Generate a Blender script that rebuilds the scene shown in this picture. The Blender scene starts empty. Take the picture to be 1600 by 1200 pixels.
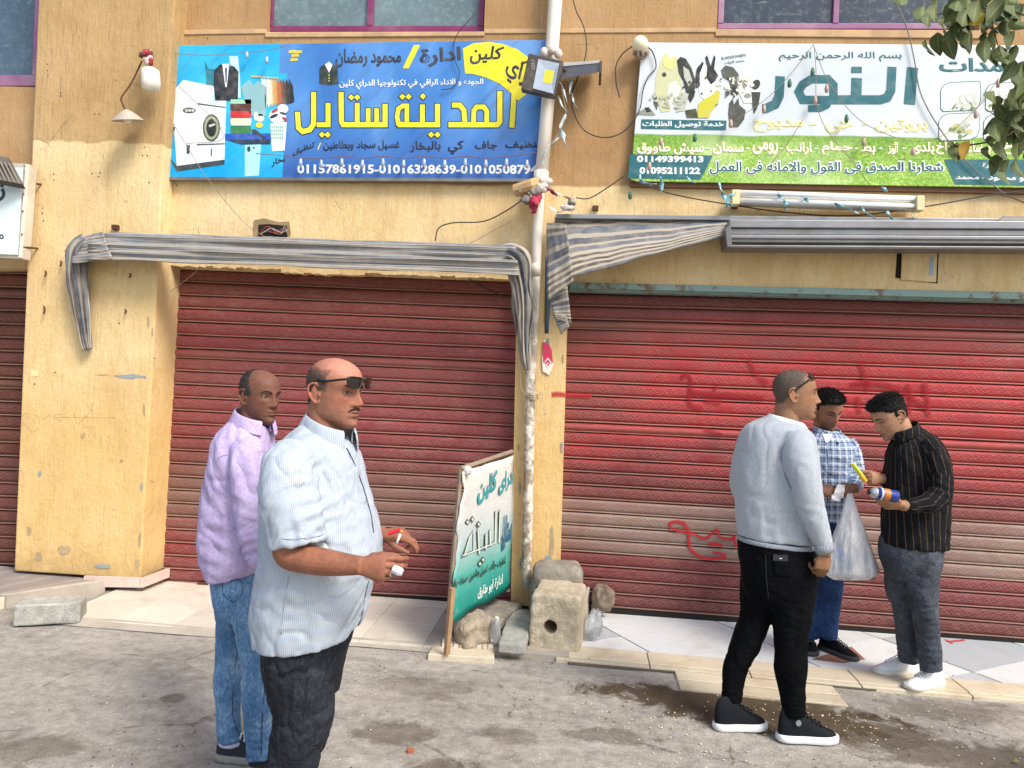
import bpy, bmesh, math, random
import numpy as np
from mathutils import Vector, Matrix
SC = bpy.context.scene
COL = SC.collection
rnd = random.Random(11)
nrg = np.random.RandomState(5)
# ------------------------------------------------------------------ camera
FPX = 1150.0
YAW, PIT, ROL = math.radians(5.6), math.radians(.35), math.radians(2.5)
CH = 1.6
cd = Vector((-math.sin(YAW)*math.cos(PIT), math.cos(YAW)*math.cos(PIT), math.sin(PIT)))
R0 = cd.cross(Vector((0, 0, 1))).normalized(); U0 = R0.cross(cd)
CR = math.cos(ROL)*R0 + math.sin(ROL)*U0
CU = -math.sin(ROL)*R0 + math.cos(ROL)*U0
cam = bpy.data.cameras.new('camera'); camo = bpy.data.objects.new('camera', cam); COL.objects.link(camo)
cam.sensor_width = 36; cam.lens = FPX/1600*36; cam.clip_end = 500; cam.clip_start = .05
m = Matrix((CR, CU, -cd)).transposed().to_4x4(); m.translation = Vector((0, 0, CH)); camo.matrix_world = m
SC.camera = camo
# ------------------------------------------------------------------ light
world = bpy.data.worlds.new("World"); SC.world = world; world.use_nodes = True
wn = world.node_tree; bg = wn.nodes['Background']
sky = wn.nodes.new('ShaderNodeTexSky'); sky.sky_type = 'NISHITA'; sky.sun_disc = False
SUN_EL, SUN_AZ = math.radians(48), math.radians(48)      # azimuth from -y (behind the camera) towards +x
sky.sun_elevation = SUN_EL; sky.sun_rotation = math.pi - SUN_AZ; sky.dust_density = 3.0; sky.air_density = 1.2; sky.altitude = 0
wn.links.new(sky.outputs[0], bg.inputs[0]); bg.inputs[1].default_value = 0.14
sl = bpy.data.lights.new('sun', 'SUN'); so = bpy.data.objects.new('sun', sl); COL.objects.link(so)
sl.energy = 2.3; sl.angle = math.radians(19); sl.color = (1, .95, .87)
sdir = Vector((math.sin(SUN_AZ)*math.cos(SUN_EL), -math.cos(SUN_AZ)*math.cos(SUN_EL), math.sin(SUN_EL)))
so.rotation_euler = sdir.to_track_quat('Z', 'Y').to_euler(); so.location = (3, -4, 9)
SC.view_settings.view_transform = 'Standard'; SC.view_settings.look = 'None'; SC.view_settings.gamma = 1
SC.view_settings.use_curve_mapping = False
SC.view_settings.exposure = 0.68

# ------------------------------------------------------------------ pixel -> world
CO = Vector((0, 0, CH))
def ray(x, y): return cd*FPX + CR*(x-800) - CU*(y-600)
def P(x, y, Y):
    r = ray(x, y); return CO + r*(Y/r.y)
def G(x, y, z=0.0):
    r = ray(x, y); return CO + r*((z-CH)/r.z)
def PL(x, y, o, n):
    r = ray(x, y); return CO + r*((o-CO).dot(n)/r.dot(n))
def mpp(Y): return Y/FPX      # metres per photo pixel at depth Y, about

# ------------------------------------------------------------------ objects
def tag(o, label=None, cat=None, group=None, kind=None):
    if label: o['label'] = label
    if cat: o['category'] = cat
    if group: o['group'] = group
    if kind: o['kind'] = kind
    return o
def empty(name, loc, label=None, cat=None, group=None):
    o = bpy.data.objects.new(name, None); COL.objects.link(o); o.location = loc; o.empty_display_size = .1
    return tag(o, label, cat, group)
WORLD_ORG = {}
def wloc(o):
    l = Vector(o.location)
    while o.parent: o = o.parent; l += Vector(o.location)
    return l
def link(name, me, mat=None, parent=None, smooth=False):
    """me is in world coordinates; the object origin stays at the world origin so that textures sit in world space"""
    if mat is not None:
        for mm in (mat if isinstance(mat, (list, tuple)) else [mat]): me.materials.append(mm)
    if smooth: me.polygons.foreach_set('use_smooth', [True]*len(me.polygons))
    o = bpy.data.objects.new(name, me); COL.objects.link(o)
    if parent is not None:
        o.parent = parent; o.location = -wloc(parent)
    return o
def mesh(vs, fs):
    me = bpy.data.meshes.new('mesh'); me.from_pydata([tuple(v) for v in vs], [], fs); me.update(); return me
class MB:
    def __init__(s): s.v = []; s.f = []; s.uv = None; s.mi = []
    def add(s, vs, fs, mi=0):
        b = len(s.v); s.v += [Vector(v) for v in vs]; s.f += [tuple(i+b for i in f) for f in fs]; s.mi += [mi]*len(fs)
        return s
    def hexa(s, a, b, mi=0):   # a, b: 4 corners front and back, same order (counter-clockwise seen from front)
        return s.add(list(a)+list(b), [(0,1,2,3),(7,6,5,4),(0,4,5,1),(1,5,6,2),(2,6,7,3),(3,7,4,0)], mi)
    def box(s, c, d, rz=0, mi=0, tilt=None):
        c = Vector(c); d = Vector(d)/2
        M = Matrix.Rotation(rz, 3, 'Z')
        if tilt is not None: M = tilt @ M
        q = [c + M @ Vector((x*d.x, y*d.y, z*d.z)) for y in (-1, 1) for x, z in ((-1,-1),(1,-1),(1,1),(-1,1))]
        return s.hexa(q[:4], q[4:], mi)
    def pxbox(s, q, Y, depth, mi=0):   # q: pixel corners BL BR TR TL on the plane y=Y, extruded back
        a = [P(x, y, Y) for x, y in q]
        return s.hexa(a, [v+Vector((0, depth, 0)) for v in a], mi)
    def poly(s, pts, d=None, mi=0):    # flat polygon, thickness vector d behind it
        n = len(pts); pts = [Vector(p) for p in pts]
        if d is None: return s.add(pts, [tuple(range(n))], mi)
        d = Vector(d)
        return s.add(pts+[p+d for p in pts], [tuple(range(n)), tuple(range(2*n-1, n-1, -1))]+[(i, i+n, (i+1) % n+n, (i+1) % n) for i in range(n)], mi)
    def tube(s, pts, r, seg=8, caps=True, mi=0, flat=1.0, up=None):
        v, f = tube_np(pts, r, seg, caps, flat, up); return s.add(v, f, mi)
    def ball(s, c, r, seg=12, rings=8, mi=0, rot=None):
        c = Vector(c); r = Vector(r) if hasattr(r, '__len__') else Vector((r, r, r)); vs = []; fs = []
        for i in range(1, rings):
            a = math.pi*i/rings
            for j in range(seg):
                b = 2*math.pi*j/seg
                p = Vector((r.x*math.sin(a)*math.cos(b), r.y*math.sin(a)*math.sin(b), r.z*math.cos(a)))
                vs.append(c + (rot @ p if rot else p))
        t = Vector((0, 0, r.z)); vs += [c + (rot @ t if rot else t), c - (rot @ t if rot else t)]
        for i in range(rings-2):
            for j in range(seg): fs.append((i*seg+j, (i+1)*seg+j, (i+1)*seg+(j+1) % seg, i*seg+(j+1) % seg))
        T = len(vs)-2
        for j in range(seg): fs.append((T, j, (j+1) % seg)); fs.append((T+1, (rings-2)*seg+(j+1) % seg, (rings-2)*seg+j))
        return s.add(vs, fs, mi)
    def build(s, name, mat, parent=None, smooth=False, bevel=0, seg=2):
        me = mesh(s.v, s.f)
        if len(set(s.mi)) > 1: me.polygons.foreach_set('material_index', s.mi)
        if bevel:
            bm = bmesh.new(); bm.from_mesh(me)
            bmesh.ops.recalc_face_normals(bm, faces=bm.faces)
            ee = [e for e in bm.edges if len(e.link_faces) == 2 and e.calc_face_angle(0) > .5]
            bmesh.ops.bevel(bm, geom=ee, offset=bevel, segments=seg, profile=.6, affect='EDGES', clamp_overlap=True)
            bm.to_mesh(me); bm.free()
        return link(name, me, mat, parent, smooth)
def catmull(pts, n=6):
    pts = [np.array(p, float) for p in pts]
    if len(pts) < 3: return pts
    P_ = [2*pts[0]-pts[1]]+pts+[2*pts[-1]-pts[-2]]; out = []
    for i in range(1, len(P_)-2):
        a, b, c, d = P_[i-1:i+3]
        for k in range(n):
            t = k/n
            out.append(.5*((2*b)+(-a+c)*t+(2*a-5*b+4*c-d)*t*t+(-a+3*b-3*c+d)*t**3))
    out.append(pts[-1]); return out
def tube_np(pts, r, seg=8, caps=True, flat=1.0, up=None):
    pts = [Vector(p) for p in pts]; n = len(pts)
    if not hasattr(r, '__len__'): r = [r]*n
    fl = flat if hasattr(flat, '__len__') else [flat]*n
    vs = []; fs = []
    t = (pts[1]-pts[0]).normalized()
    ref = Vector(up) if up is not None else (Vector((0, 0, 1)) if abs(t.z) < .9 else Vector((0, -1, 0)))
    nrm = (ref - t*ref.dot(t)).normalized()
    for i in range(n):
        t = (pts[min(i+1, n-1)]-pts[max(i-1, 0)])
        t = t.normalized() if t.length > 1e-9 else Vector((0, 0, 1))
        nrm = (nrm - t*nrm.dot(t)).normalized(); b = t.cross(nrm)
        for j in range(seg):
            a = 2*math.pi*j/seg
            vs.append(pts[i] + nrm*(math.cos(a)*r[i]*fl[i]) + b*(math.sin(a)*r[i]))
    for i in range(n-1):
        for j in range(seg): fs.append((i*seg+j, i*seg+(j+1) % seg, (i+1)*seg+(j+1) % seg, (i+1)*seg+j))
    if caps: fs.append(tuple(range(seg-1, -1, -1))); fs.append(tuple(range((n-1)*seg, n*seg)))
    return vs, fs
def wire(name, pts, r, mat, parent=None, label=None, cat=None, n=6, group=None):
    pts = catmull(pts, n); o = MB().tube([Vector(p) for p in pts], r, 6).build(name, mat, parent, True)
    return tag(o, label, cat, group) if parent is None else o
def pxs(l, Y): return [P(a[0], a[1], Y - (a[2] if len(a) > 2 else 0)) for a in l]

# ------------------------------------------------------------------ numpy noise
def _h(ix, iy, iz, seed):
    n = (ix*374761393 + iy*668265263 + iz*2147483647 + seed*974711) & 0xffffffff
    n = ((n ^ (n >> 13))*1274126177) & 0xffffffff
    n = ((n ^ (n >> 16))*2246822519) & 0xffffffff
    return ((n ^ (n >> 15)) & 0xffff)/65535.0*2-1
def vnoise(p, seed=0):
    p = np.asarray(p, float); f = np.floor(p).astype(np.int64); u = p-f; u = u*u*u*(u*(u*6-15)+10)
    out = 0
    for dx in (0, 1):
        for dy in (0, 1):
            for dz in (0, 1):
                w = (u[:, 0] if dx else 1-u[:, 0])*(u[:, 1] if dy else 1-u[:, 1])*(u[:, 2] if dz else 1-u[:, 2])
                out = out + w*_h(f[:, 0]+dx, f[:, 1]+dy, f[:, 2]+dz, seed)
    return out
def fbm(p, o=3, seed=0):
    s = 0; a = 1; p = np.asarray(p, float)
    for k in range(o): s = s + a*vnoise(p*2**k, seed+k*17); a *= .5
    return s
def get_co(me):
    a = np.empty(len(me.vertices)*3); me.vertices.foreach_get('co', a); return a.reshape(-1, 3)
def get_no(me):
    a = np.empty(len(me.vertices)*3); me.vertices.foreach_get('normal', a); return a.reshape(-1, 3)
def set_co(me, a): me.vertices.foreach_set('co', np.ascontiguousarray(a, dtype=np.float64).ravel()); me.update()

# ------------------------------------------------------------------ materials
def srgb(h):
    if isinstance(h, str): h = h.lstrip('#'); c = [int(h[i:i+2], 16)/255 for i in (0, 2, 4)]
    else: c = h
    return tuple(x/12.92 if x <= .04045 else ((x+.055)/1.055)**2.4 for x in c)
class NT:
    """small node-tree writer"""
    def __init__(s, name):
        s.m = bpy.data.materials.new(name); s.m.use_nodes = True; s.t = s.m.node_tree
        s.b = s.t.nodes['Principled BSDF']; s.out = s.t.nodes['Material Output']
        s.tc = None
    def n(s, typ, **k):
        nd = s.t.nodes.new('ShaderNode'+typ)
        for a, v in k.items(): setattr(nd, a, v)
        return nd
    def L(s, a, b): s.t.links.new(a, b)
    def put(s, sock, v):
        if isinstance(v, bpy.types.NodeSocket): s.L(v, sock)
        elif isinstance(v, (tuple, list)) and sock.type == 'RGBA' and len(v) == 3: sock.default_value = (*v, 1)
        else: sock.default_value = v
    def obj(s):
        if not s.tc: s.tc = s.n('TexCoord')
        return s.tc.outputs['Object']
    def uv(s):
        if not s.tc: s.tc = s.n('TexCoord')
        return s.tc.outputs['UV']
    def attr(s, name): a = s.n('Attribute'); a.attribute_name = name; return a
    def map(s, scale=(1, 1, 1), loc=(0, 0, 0), rot=(0, 0, 0), src=None):
        m = s.n('Mapping'); s.L(src or s.obj(), m.inputs[0]); m.inputs['Scale'].default_value = scale; m.inputs['Location'].default_value = loc; m.inputs['Rotation'].default_value = rot
        return m.outputs[0]
    def noise(s, scale=5, detail=4, rough=.55, vec=None, dist=0):
        x = s.n('TexNoise'); s.L(vec or s.obj(), x.inputs['Vector']); x.inputs['Scale'].default_value = scale
        x.inputs['Detail'].default_value = detail; x.inputs['Roughness'].default_value = rough; x.inputs['Distortion'].default_value = dist
        return x.outputs[0]
    def vor(s, scale=5, vec=None, feat='F1', out=0):
        x = s.n('TexVoronoi', feature=feat); s.L(vec or s.obj(), x.inputs['Vector']); x.inputs['Scale'].default_value = scale; return x.outputs[out]
    def ramp(s, v, stops, interp='LINEAR'):
        r = s.n('ValToRGB'); s.L(v, r.inputs[0]); e = r.color_ramp.elements; r.color_ramp.interpolation = interp
        while len(e) < len(stops): e.new(.5)
        for i, (p, c) in enumerate(stops):
            e[i].position = p; c = (c, c, c) if not hasattr(c, '__len__') else c; e[i].color = (*c, 1)
        return r.outputs[0]
    def sep(s, v): x = s.n('SeparateXYZ'); s.L(v, x.inputs[0]); return x.outputs
    def comb(s, x, y, z):
        c = s.n('CombineXYZ')
        for k, v in enumerate((x, y, z)): s.put(c.inputs[k], v)
        return c.outputs[0]
    def math(s, op, a, b=0.0, c=None, clamp=False):
        x = s.n('Math', operation=op); x.use_clamp = clamp; s.put(x.inputs[0], a); s.put(x.inputs[1], b)
        if c is not None: s.put(x.inputs[2], c)
        return x.outputs[0]
    def mix(s, f, a, b, mode='MIX'):
        x = s.n('MixRGB', blend_type=mode); s.put(x.inputs[0], f); s.put(x.inputs[1], a); s.put(x.inputs[2], b); return x.outputs[0]
    def rng(s, v, a, b, c=0.0, d=1.0):
        x = s.n('MapRange'); x.clamp = True; s.put(x.inputs[0], v)
        for k, q in enumerate((a, b, c, d)): s.put(x.inputs[k+1], q)
        return x.outputs[0]
    def bump(s, h, st=.3, dist=.01, prev=None):
        x = s.n('Bump'); s.L(h, x.inputs['Height']); x.inputs['Strength'].default_value = st; x.inputs['Distance'].default_value = dist
        if prev: s.L(prev, x.inputs['Normal'])
        return x.outputs[0]
    def fin(s, color=None, rough=None, normal=None, metal=None, spec=None, **k):
        if color is not None: s.put(s.b.inputs['Base Color'], color)
        if rough is not None: s.put(s.b.inputs['Roughness'], rough)
        if normal is not None: s.L(normal, s.b.inputs['Normal'])
        if metal is not None: s.put(s.b.inputs['Metallic'], metal)
        if spec is not None: s.put(s.b.inputs['Specular IOR Level'], spec)
        for a, v in k.items(): s.put(s.b.inputs[a.replace('_', ' ')], v)
        return s.m
_pc = {}
def plain(name, col, rough=.6, metal=0, var=.12, bump=.0, sc=30, spec=None, dirt=None):
    """simple painted / plastic / metal surface with mottling and wear"""
    key = (name,)
    if key in _pc: return _pc[key]
    c = srgb(col); t = NT(name)
    n1 = t.noise(sc*.25, 5, .65)
    k = t.rng(n1, .3, .7, 1-var, 1+var)
    cc = t.mix(1.0, c, t.comb(k, k, k), 'MULTIPLY')
    if dirt:
        n2 = t.noise(sc*.12, 6, .7)
        cc = t.mix(t.rng(n2, .48, .68, 0, dirt[1]), cc, srgb(dirt[0]))
    nm = t.bump(t.noise(sc*3, 4, .6), max(bump, .05), .002)
    _pc[key] = t.fin(cc, t.rng(n1, .3, .7, rough-.06, rough+.06), nm, metal, spec)
    return _pc[key]
# ------------------------------------------------------------------ ground, road, pavement
YW, YS, YP = 5.20, 5.33, 5.03       # wall face, shutter slats, left pillar face
def road_mat():
    t = NT('road_surface'); o = t.obj()
    big = t.noise(.9, 5, .6, dist=.3); fine = t.noise(14, 6, .7); grit = t.noise(90, 4, .75)
    c = t.ramp(t.math('MULTIPLY_ADD', fine, .5, t.math('MULTIPLY', t.noise(1, 7, .7, t.map((1.3, 3.2, 1))), .5)), [(.36, srgb('8c867e')), (.48, srgb('aca69d')), (.6, srgb('c6c0b6'))])
    ck = t.vor(1.1, t.map((1, 1, 1), src=None) if False else o, 'DISTANCE_TO_EDGE', 0); cn_ = t.noise(2.5, 3)
    c = t.mix(t.math('MULTIPLY', t.rng(t.math('ADD', ck, t.math('MULTIPLY', t.math('SUBTRACT', t.noise(14, 5, .7), .5), .05)), .0, .007, .55, 0), t.rng(cn_, .5, .56, 0, 1)), c, srgb('5a534b'))
    c = t.mix(t.rng(t.noise(3.5, 8, .78), .57, .66, 0, .4), c, srgb('857c72')); c = t.mix(t.rng(t.noise(6, 8, .8, dist=.4), .6, .7, 0, .5), c, srgb('d2ccc2'))
    c = t.mix(t.rng(grit, .35, .7, 0, .5), t.mix(1, c, (.62, .62, .62), 'MULTIPLY'), c)
    # small embedded aggregate, pale and dark
    v = t.vor(75, feat='F1', out=0); vc = t.vor(75, feat='F1', out=1)
    r = t.sep(vc)[0]
    c = t.mix(t.math('MULTIPLY', t.rng(v, .12, .3, 1, 0), t.rng(r, .8, .83, 0, .85)), c, srgb('d8cdb6'))
    c = t.mix(t.math('MULTIPLY', t.rng(v, .15, .4, 1, 0), t.rng(r, .14, .1, 0, .6)), c, srgb('5f564d'))
    # damp stains: ellipses in the ground plane broken by noise
    s = t.sep(o); ns = t.noise(4.5, 8, .72, dist=.8)
    wet = None
    for cx, cy, rx, ry, k in STAINS:
        dx = t.math('DIVIDE', t.math('SUBTRACT', s[0], cx), rx); dy = t.math('DIVIDE', t.math('SUBTRACT', s[1], cy), ry)
        e = t.math('SUBTRACT', 1.0, t.math('SQRT', t.math('ADD', t.math('MULTIPLY', dx, dx), t.math('MULTIPLY', dy, dy))))
        e = t.math('ADD', e, t.math('MULTIPLY', t.math('SUBTRACT', ns, .5), 2.6))
        e = t.rng(e, .0, .3, 0, k)
        wet = e if wet is None else t.math('MAXIMUM', wet, e)
    c = t.mix(wet, c, t.mix(1, c, srgb('8e806c'), 'MULTIPLY'))
    h = t.math('ADD', t.math('MULTIPLY', fine, 1.0), t.math('MULTIPLY', grit, .5))
    nm = t.bump(h, .55, .012); nm = t.bump(t.rng(v, 0, .45, 1, 0), .35, .004, nm)
    return t.fin(c, t.rng(wet, 0, 1, .92, .6), nm, spec=.3)
def gp(x, y): v = G(x, y); return v
STAINS = []
for (px, py, wx, wy, k) in [(1080, 1092, 190, 20, 1), (1220, 1120, 210, 30, 1), (1330, 1140, 140, 26, .8), (620, 1148, 85, 22, .6), (800, 1150, 50, 18, .5), (660, 1075, 90, 18, .4),
                            (1500, 1180, 160, 30, .7), (700, 1215, 80, 30, .7), (60, 1170, 90, 30, .5), (960, 1150, 80, 14, .5), (270, 1090, 20, 8, .6), (400, 1110, 60, 30, .3), (1480, 1110, 120, 18, .45)]:
    a = gp(px-wx, py); b = gp(px+wx, py); c1 = gp(px, py-wy); c2 = gp(px, py+wy); c0 = (c1+c2)/2
    STAINS.append((c0.x, c0.y, abs(b.x-a.x)/2, abs(c2.y-c1.y)/2, k))
rm = road_mat()
# road sheet: fine and slightly uneven near the camera, coarse beyond
bm = bmesh.new()
xs = [-60, -30, -12]+[-6+.06*i for i in range(201)]+[12, 30, 60]; ys = [-60, -30, -10, -3]+[.5+.06*i for i in range(88)]+[8, 14, 60]
vv = np.array([(x, y, 0) for y in ys for x in xs], float)
near = (np.abs(vv[:, 0]) < 6.1) & (vv[:, 1] > .4) & (vv[:, 1] < 4.6)
hh = fbm(vv*np.array([1.6, 1.6, 1]), 4, 3)*.008 + fbm(vv*9, 2, 4)*.003
vv[:, 2] = np.where(near, hh*np.clip((4.45-vv[:, 1])/.3, 0, 1), 0) - .002
nx = len(xs); me = mesh(vv, [(j*nx+i, j*nx+i+1, (j+1)*nx+i+1, (j+1)*nx+i) for j in range(len(ys)-1) for i in range(nx-1)]); bm.free()
tag(link('road', me, rm, smooth=True), kind='structure')

def tile_mat(name, col, vein=None, dirty='8b7d68', k=.35, rough=.35, grad=False):
    t = NT(name); oi = t.n('ObjectInfo'); rv = oi.outputs['Random']
    n1 = t.noise(3, 6, .65, dist=.4); n2 = t.noise(22, 5, .7)
    c = t.mix(t.rng(n2, .3, .7, 0, .35), srgb(col), t.mix(1, srgb(col), (.86, .84, .8), 'MULTIPLY'))
    k0 = t.rng(rv, 0, 1, .9, 1.06); c = t.mix(1, c, t.comb(k0, k0, k0), 'MULTIPLY')
    if vein:
        w = t.n('TexWave'); t.L(t.map((1, 1, 1), (0, 0, 0), (0, 0, .6)), w.inputs['Vector']); w.inputs['Scale'].default_value = 1.7; w.inputs['Distortion'].default_value = 9; w.inputs['Detail'].default_value = 4
        c = t.mix(t.rng(w.outputs[1], .0, .25, .5, 0), c, srgb(vein))
    c = t.mix(t.rng(n1, .5, .74, 0, k), c, srgb(dirty))
    c = t.mix(t.rng(t.noise(60, 3, .7), .62, .7, 0, .35), c, srgb(dirty))
    return t.fin(c, t.rng(n1, .3, .7, rough, rough+.3), t.bump(n2, .12, .002), spec=.4)
m_tileL = tile_mat('cream_floor_tile', 'd6cec1', None, '9a8d79', .5)
m_marb = tile_mat('white_marble_slab', 'd3d7da', None, '9a8a6e', .45, .28)
m_marb2 = tile_mat('grey_marble_slab', 'b3bac0', None, '8a7a62', .4, .28)
m_beige = tile_mat('beige_edging_stone', 'cfc4ad', None, 'a08a68', .75, .4)
m_grey = plain('grey_cement', 'a59c90', .9, 0, .2, .4, 20)
m_dkstone = tile_mat('grey_stone_slab', '948b88', 'a8a19c', '6f675e', .4, .45)
m_grout = plain('grout_bed', '8a8074', .95, 0, .2, .3, 20)
pave = empty('pavement', G(300, 960, 0)); tag(pave, kind='structure')
TZ = .022
def slab_tile(name, c4, z0, z1, mat, parent, bev=.0015):
    b = MB(); a = [Vector((x, y, z0)) for x, y in c4]; q = [Vector((x, y, z1)) for x, y in c4]
    b.add(a+q, [(3, 2, 1, 0), (4, 5, 6, 7), (0, 1, 5, 4), (1, 2, 6, 5), (2, 3, 7, 6), (3, 0, 4, 7)])
    return b.build(name, mat, parent, bevel=bev, seg=1)
# bedding under the tiles
MB().add([Vector(v) for v in [(-3.28, 4.38, TZ-.012), (-.42, 4.44, TZ-.012), (-.42, 5.6, TZ-.012), (-3.45, 5.6, TZ-.012), (-3.28, 4.38, -.1), (-.42, 4.44, -.1), (-.42, 5.6, -.1), (-3.45, 5.6, -.1)]],
         [(0, 1, 2, 3), (0, 4, 5, 1), (1, 5, 6, 2), (3, 7, 4, 0)]).build('tile_bed', m_grout, pave)
s = .40
for i in range(8):
    for j in range(4):
        x0 = -3.30+i*s; y1 = 4.385+j*s
        if x0+s > -.42: continue
        if j >= 3: continue
        x1 = x0+s-.004; y0 = y1; y2 = y1+s-.004
        slab_tile('floor_tile', [(x0, y0), (x1, y0), (x1, y2 if j < 2 else 5.55), (x0, y2 if j < 2 else 5.55)], TZ-.01, TZ+rnd.uniform(0, .0015), m_tileL, pave)
slab_tile('floor_tile', [(-.90, 4.79), (-.44, 4.79), (-.44, 5.55), (-.90, 5.55)], TZ-.01, TZ, m_tileL, pave)
# cement apron and pale stone scrap at the left edge
b = MB(); pts = [(-60, 4.0), (-4.2, 4.25), (-3.3, 4.33), (-.6, 4.38), (-.6, 4.24), (-2, 4.21), (-3.4, 4.17), (-4.2, 4.1), (-60, 3.9)]
ap = [(98, 963), (200, 969), (340, 982), (520, 993), (700, 1006), (680, 1020), (560, 1010), (350, 997), (200, 985), (80, 975)]
gp4 = [G(x, y, .028) for x, y in ap[:5]] + [G(x, y, .002) for x, y in ap[5:]]
b.add(gp4, [(0, 9, 8, 1), (1, 8, 7, 2), (2, 7, 6, 3), (3, 6, 5, 4)]); b.build('cement_apron', m_grey, pave, bevel=0)
# right-hand floor: marble slabs laid on the diagonal, beige edging, one extra step strip
LX0, LX1, LY0, LY1 = .10, 6.0, 4.60, 5.42
def clip_poly(poly, edges):
    for (ax, ay, bx, by) in edges:
        out = []
        for i in range(len(poly)):
            p, q = poly[i], poly[(i+1) % len(poly)]
            sp = (bx-ax)*(p[1]-ay)-(by-ay)*(p[0]-ax); sq = (bx-ax)*(q[1]-ay)-(by-ay)*(q[0]-ax)
            if sp >= 0: out.append(p)
            if sp*sq < 0: k = sp/(sp-sq); out.append((p[0]+(q[0]-p[0])*k, p[1]+(q[1]-p[1])*k))
        poly = out
        if len(poly) < 3: return None
    return poly
MZ = .022
pv2 = empty('shop_threshold', G(1100, 1000, 0)); tag(pv2, kind='structure')
MB().hexa([Vector((-.02, 4.33, -.05)), Vector((6.1, 4.25, -.05)), Vector((6.1, 4.25, MZ-.012)), Vector((-.02, 4.33, MZ-.012))], [Vector((-.3, 5.6, -.05)), Vector((6.1, 5.6, -.05)), Vector((6.1, 5.6, MZ-.012)), Vector((-.3, 5.6, MZ-.012))]).build('slab_bed', plain('dark_grout', '5f564c', .95, 0, .2, .3, 20), pv2)
def yb(x): return 4.60-.028*x          # inner line of the edging
D = .62
ca, sa = math.cos(math.radians(32)), math.sin(math.radians(32))
for i in range(-3, 12):
    for j in range(-10, 8):
        def W(u, v): return (-.4+ca*u*D*1.35-sa*v*D, 4.4+sa*u*D*1.35+ca*v*D)
        g = .007
        q = [W(i+g, j+g), W(i+1-g, j+g), W(i+1-g, j+1-g), W(i+g, j+1-g)]
        q = clip_poly(q, [(-.2, yb(-.2)+.003, 6, yb(6)+.003), (5.9, 4, 5.9, 6), (6, 5.5, -.4, 5.5), (-.05, 6, -.05, 4)])
        if not q: continue
        area = abs(sum(q[k][0]*q[(k+1) % len(q)][1]-q[(k+1) % len(q)][0]*q[k][1] for k in range(len(q))))/2
        if area < .002: continue
        n = len(q); zt = MZ+rnd.uniform(0, .002)
        MB().add([Vector((x, y, zt)) for x, y in q]+[Vector((x, y, zt-.012)) for x, y in q], [tuple(range(n))]+[(k, k+n, (k+1) % n+n, (k+1) % n) for k in range(n)]).build('marble_slab', m_marb if (i*7+j*3) % 5 else m_marb2, pv2)
xx = [-.10, .45, 1.02, 1.62, 2.2, 2.85, 3.5, 4.2, 5, 6]
for a, c in zip(xx[:-1], xx[1:]):
    slab_tile('edging_stone', [(a+.003, yb(a)-.20), (c-.003, yb(c)-.20), (c-.003, yb(c)), (a+.003, yb(a))], MZ-.02, MZ+.003, m_beige, pv2, .003)
    slab_tile('edging_stone', [(a+.003, yb(a)-.245), (c-.003, yb(c)-.245), (c-.003, yb(c)-.203), (a+.003, yb(a)-.203)], -.02, MZ-.002, m_beige, pv2, .003)
c0, c1 = G(1062, 1068, .0), G(1322, 1102, .0)
for k in range(2):
    ya = 4.335-.125*k
    slab_tile('edging_stone', [(c0.x-.01, ya-.12), (c1.x, ya-.045*1-.12), (c1.x, ya-.045), (c0.x-.01, ya)], -.02, .016-.004*k, m_beige, pv2, .003)
# dark stone platform in front of the left-most shop
pl = empty('stone_platform', G(40, 940, 0)); tag(pl, kind='structure')
q = [G(-300, 965, .09), G(-20, 941, .09), G(128, 912, .09), G(150, 893, .09)]
for a, c in ((-6.5, -5.3), (-5.3, -4.3)):
    slab_tile('platform_slab', [(a, 4.55), (c-.004, 4.55), (c-.004, 5.2), (a, 5.2)], -.02, .085, m_dkstone, pl, .004)
slab_tile('platform_slab', [(-4.3, 4.55), (-3.80, 4.55), (-3.44, 5.04), (-4.3, 5.2)], -.02, .085, m_dkstone, pl, .004)
slab_tile('platform_edge', [(-3.795, 4.545), (-3.74, 4.545), (-3.37, 5.02), (-3.435, 5.02)], -.02, .092, m_grey, pl, .006)
slab_tile('platform_edge', [(-6.5, 4.46), (-3.80, 4.46), (-3.75, 4.54), (-6.5, 4.54)], -.02, .075, m_beige, pl, .006)

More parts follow.
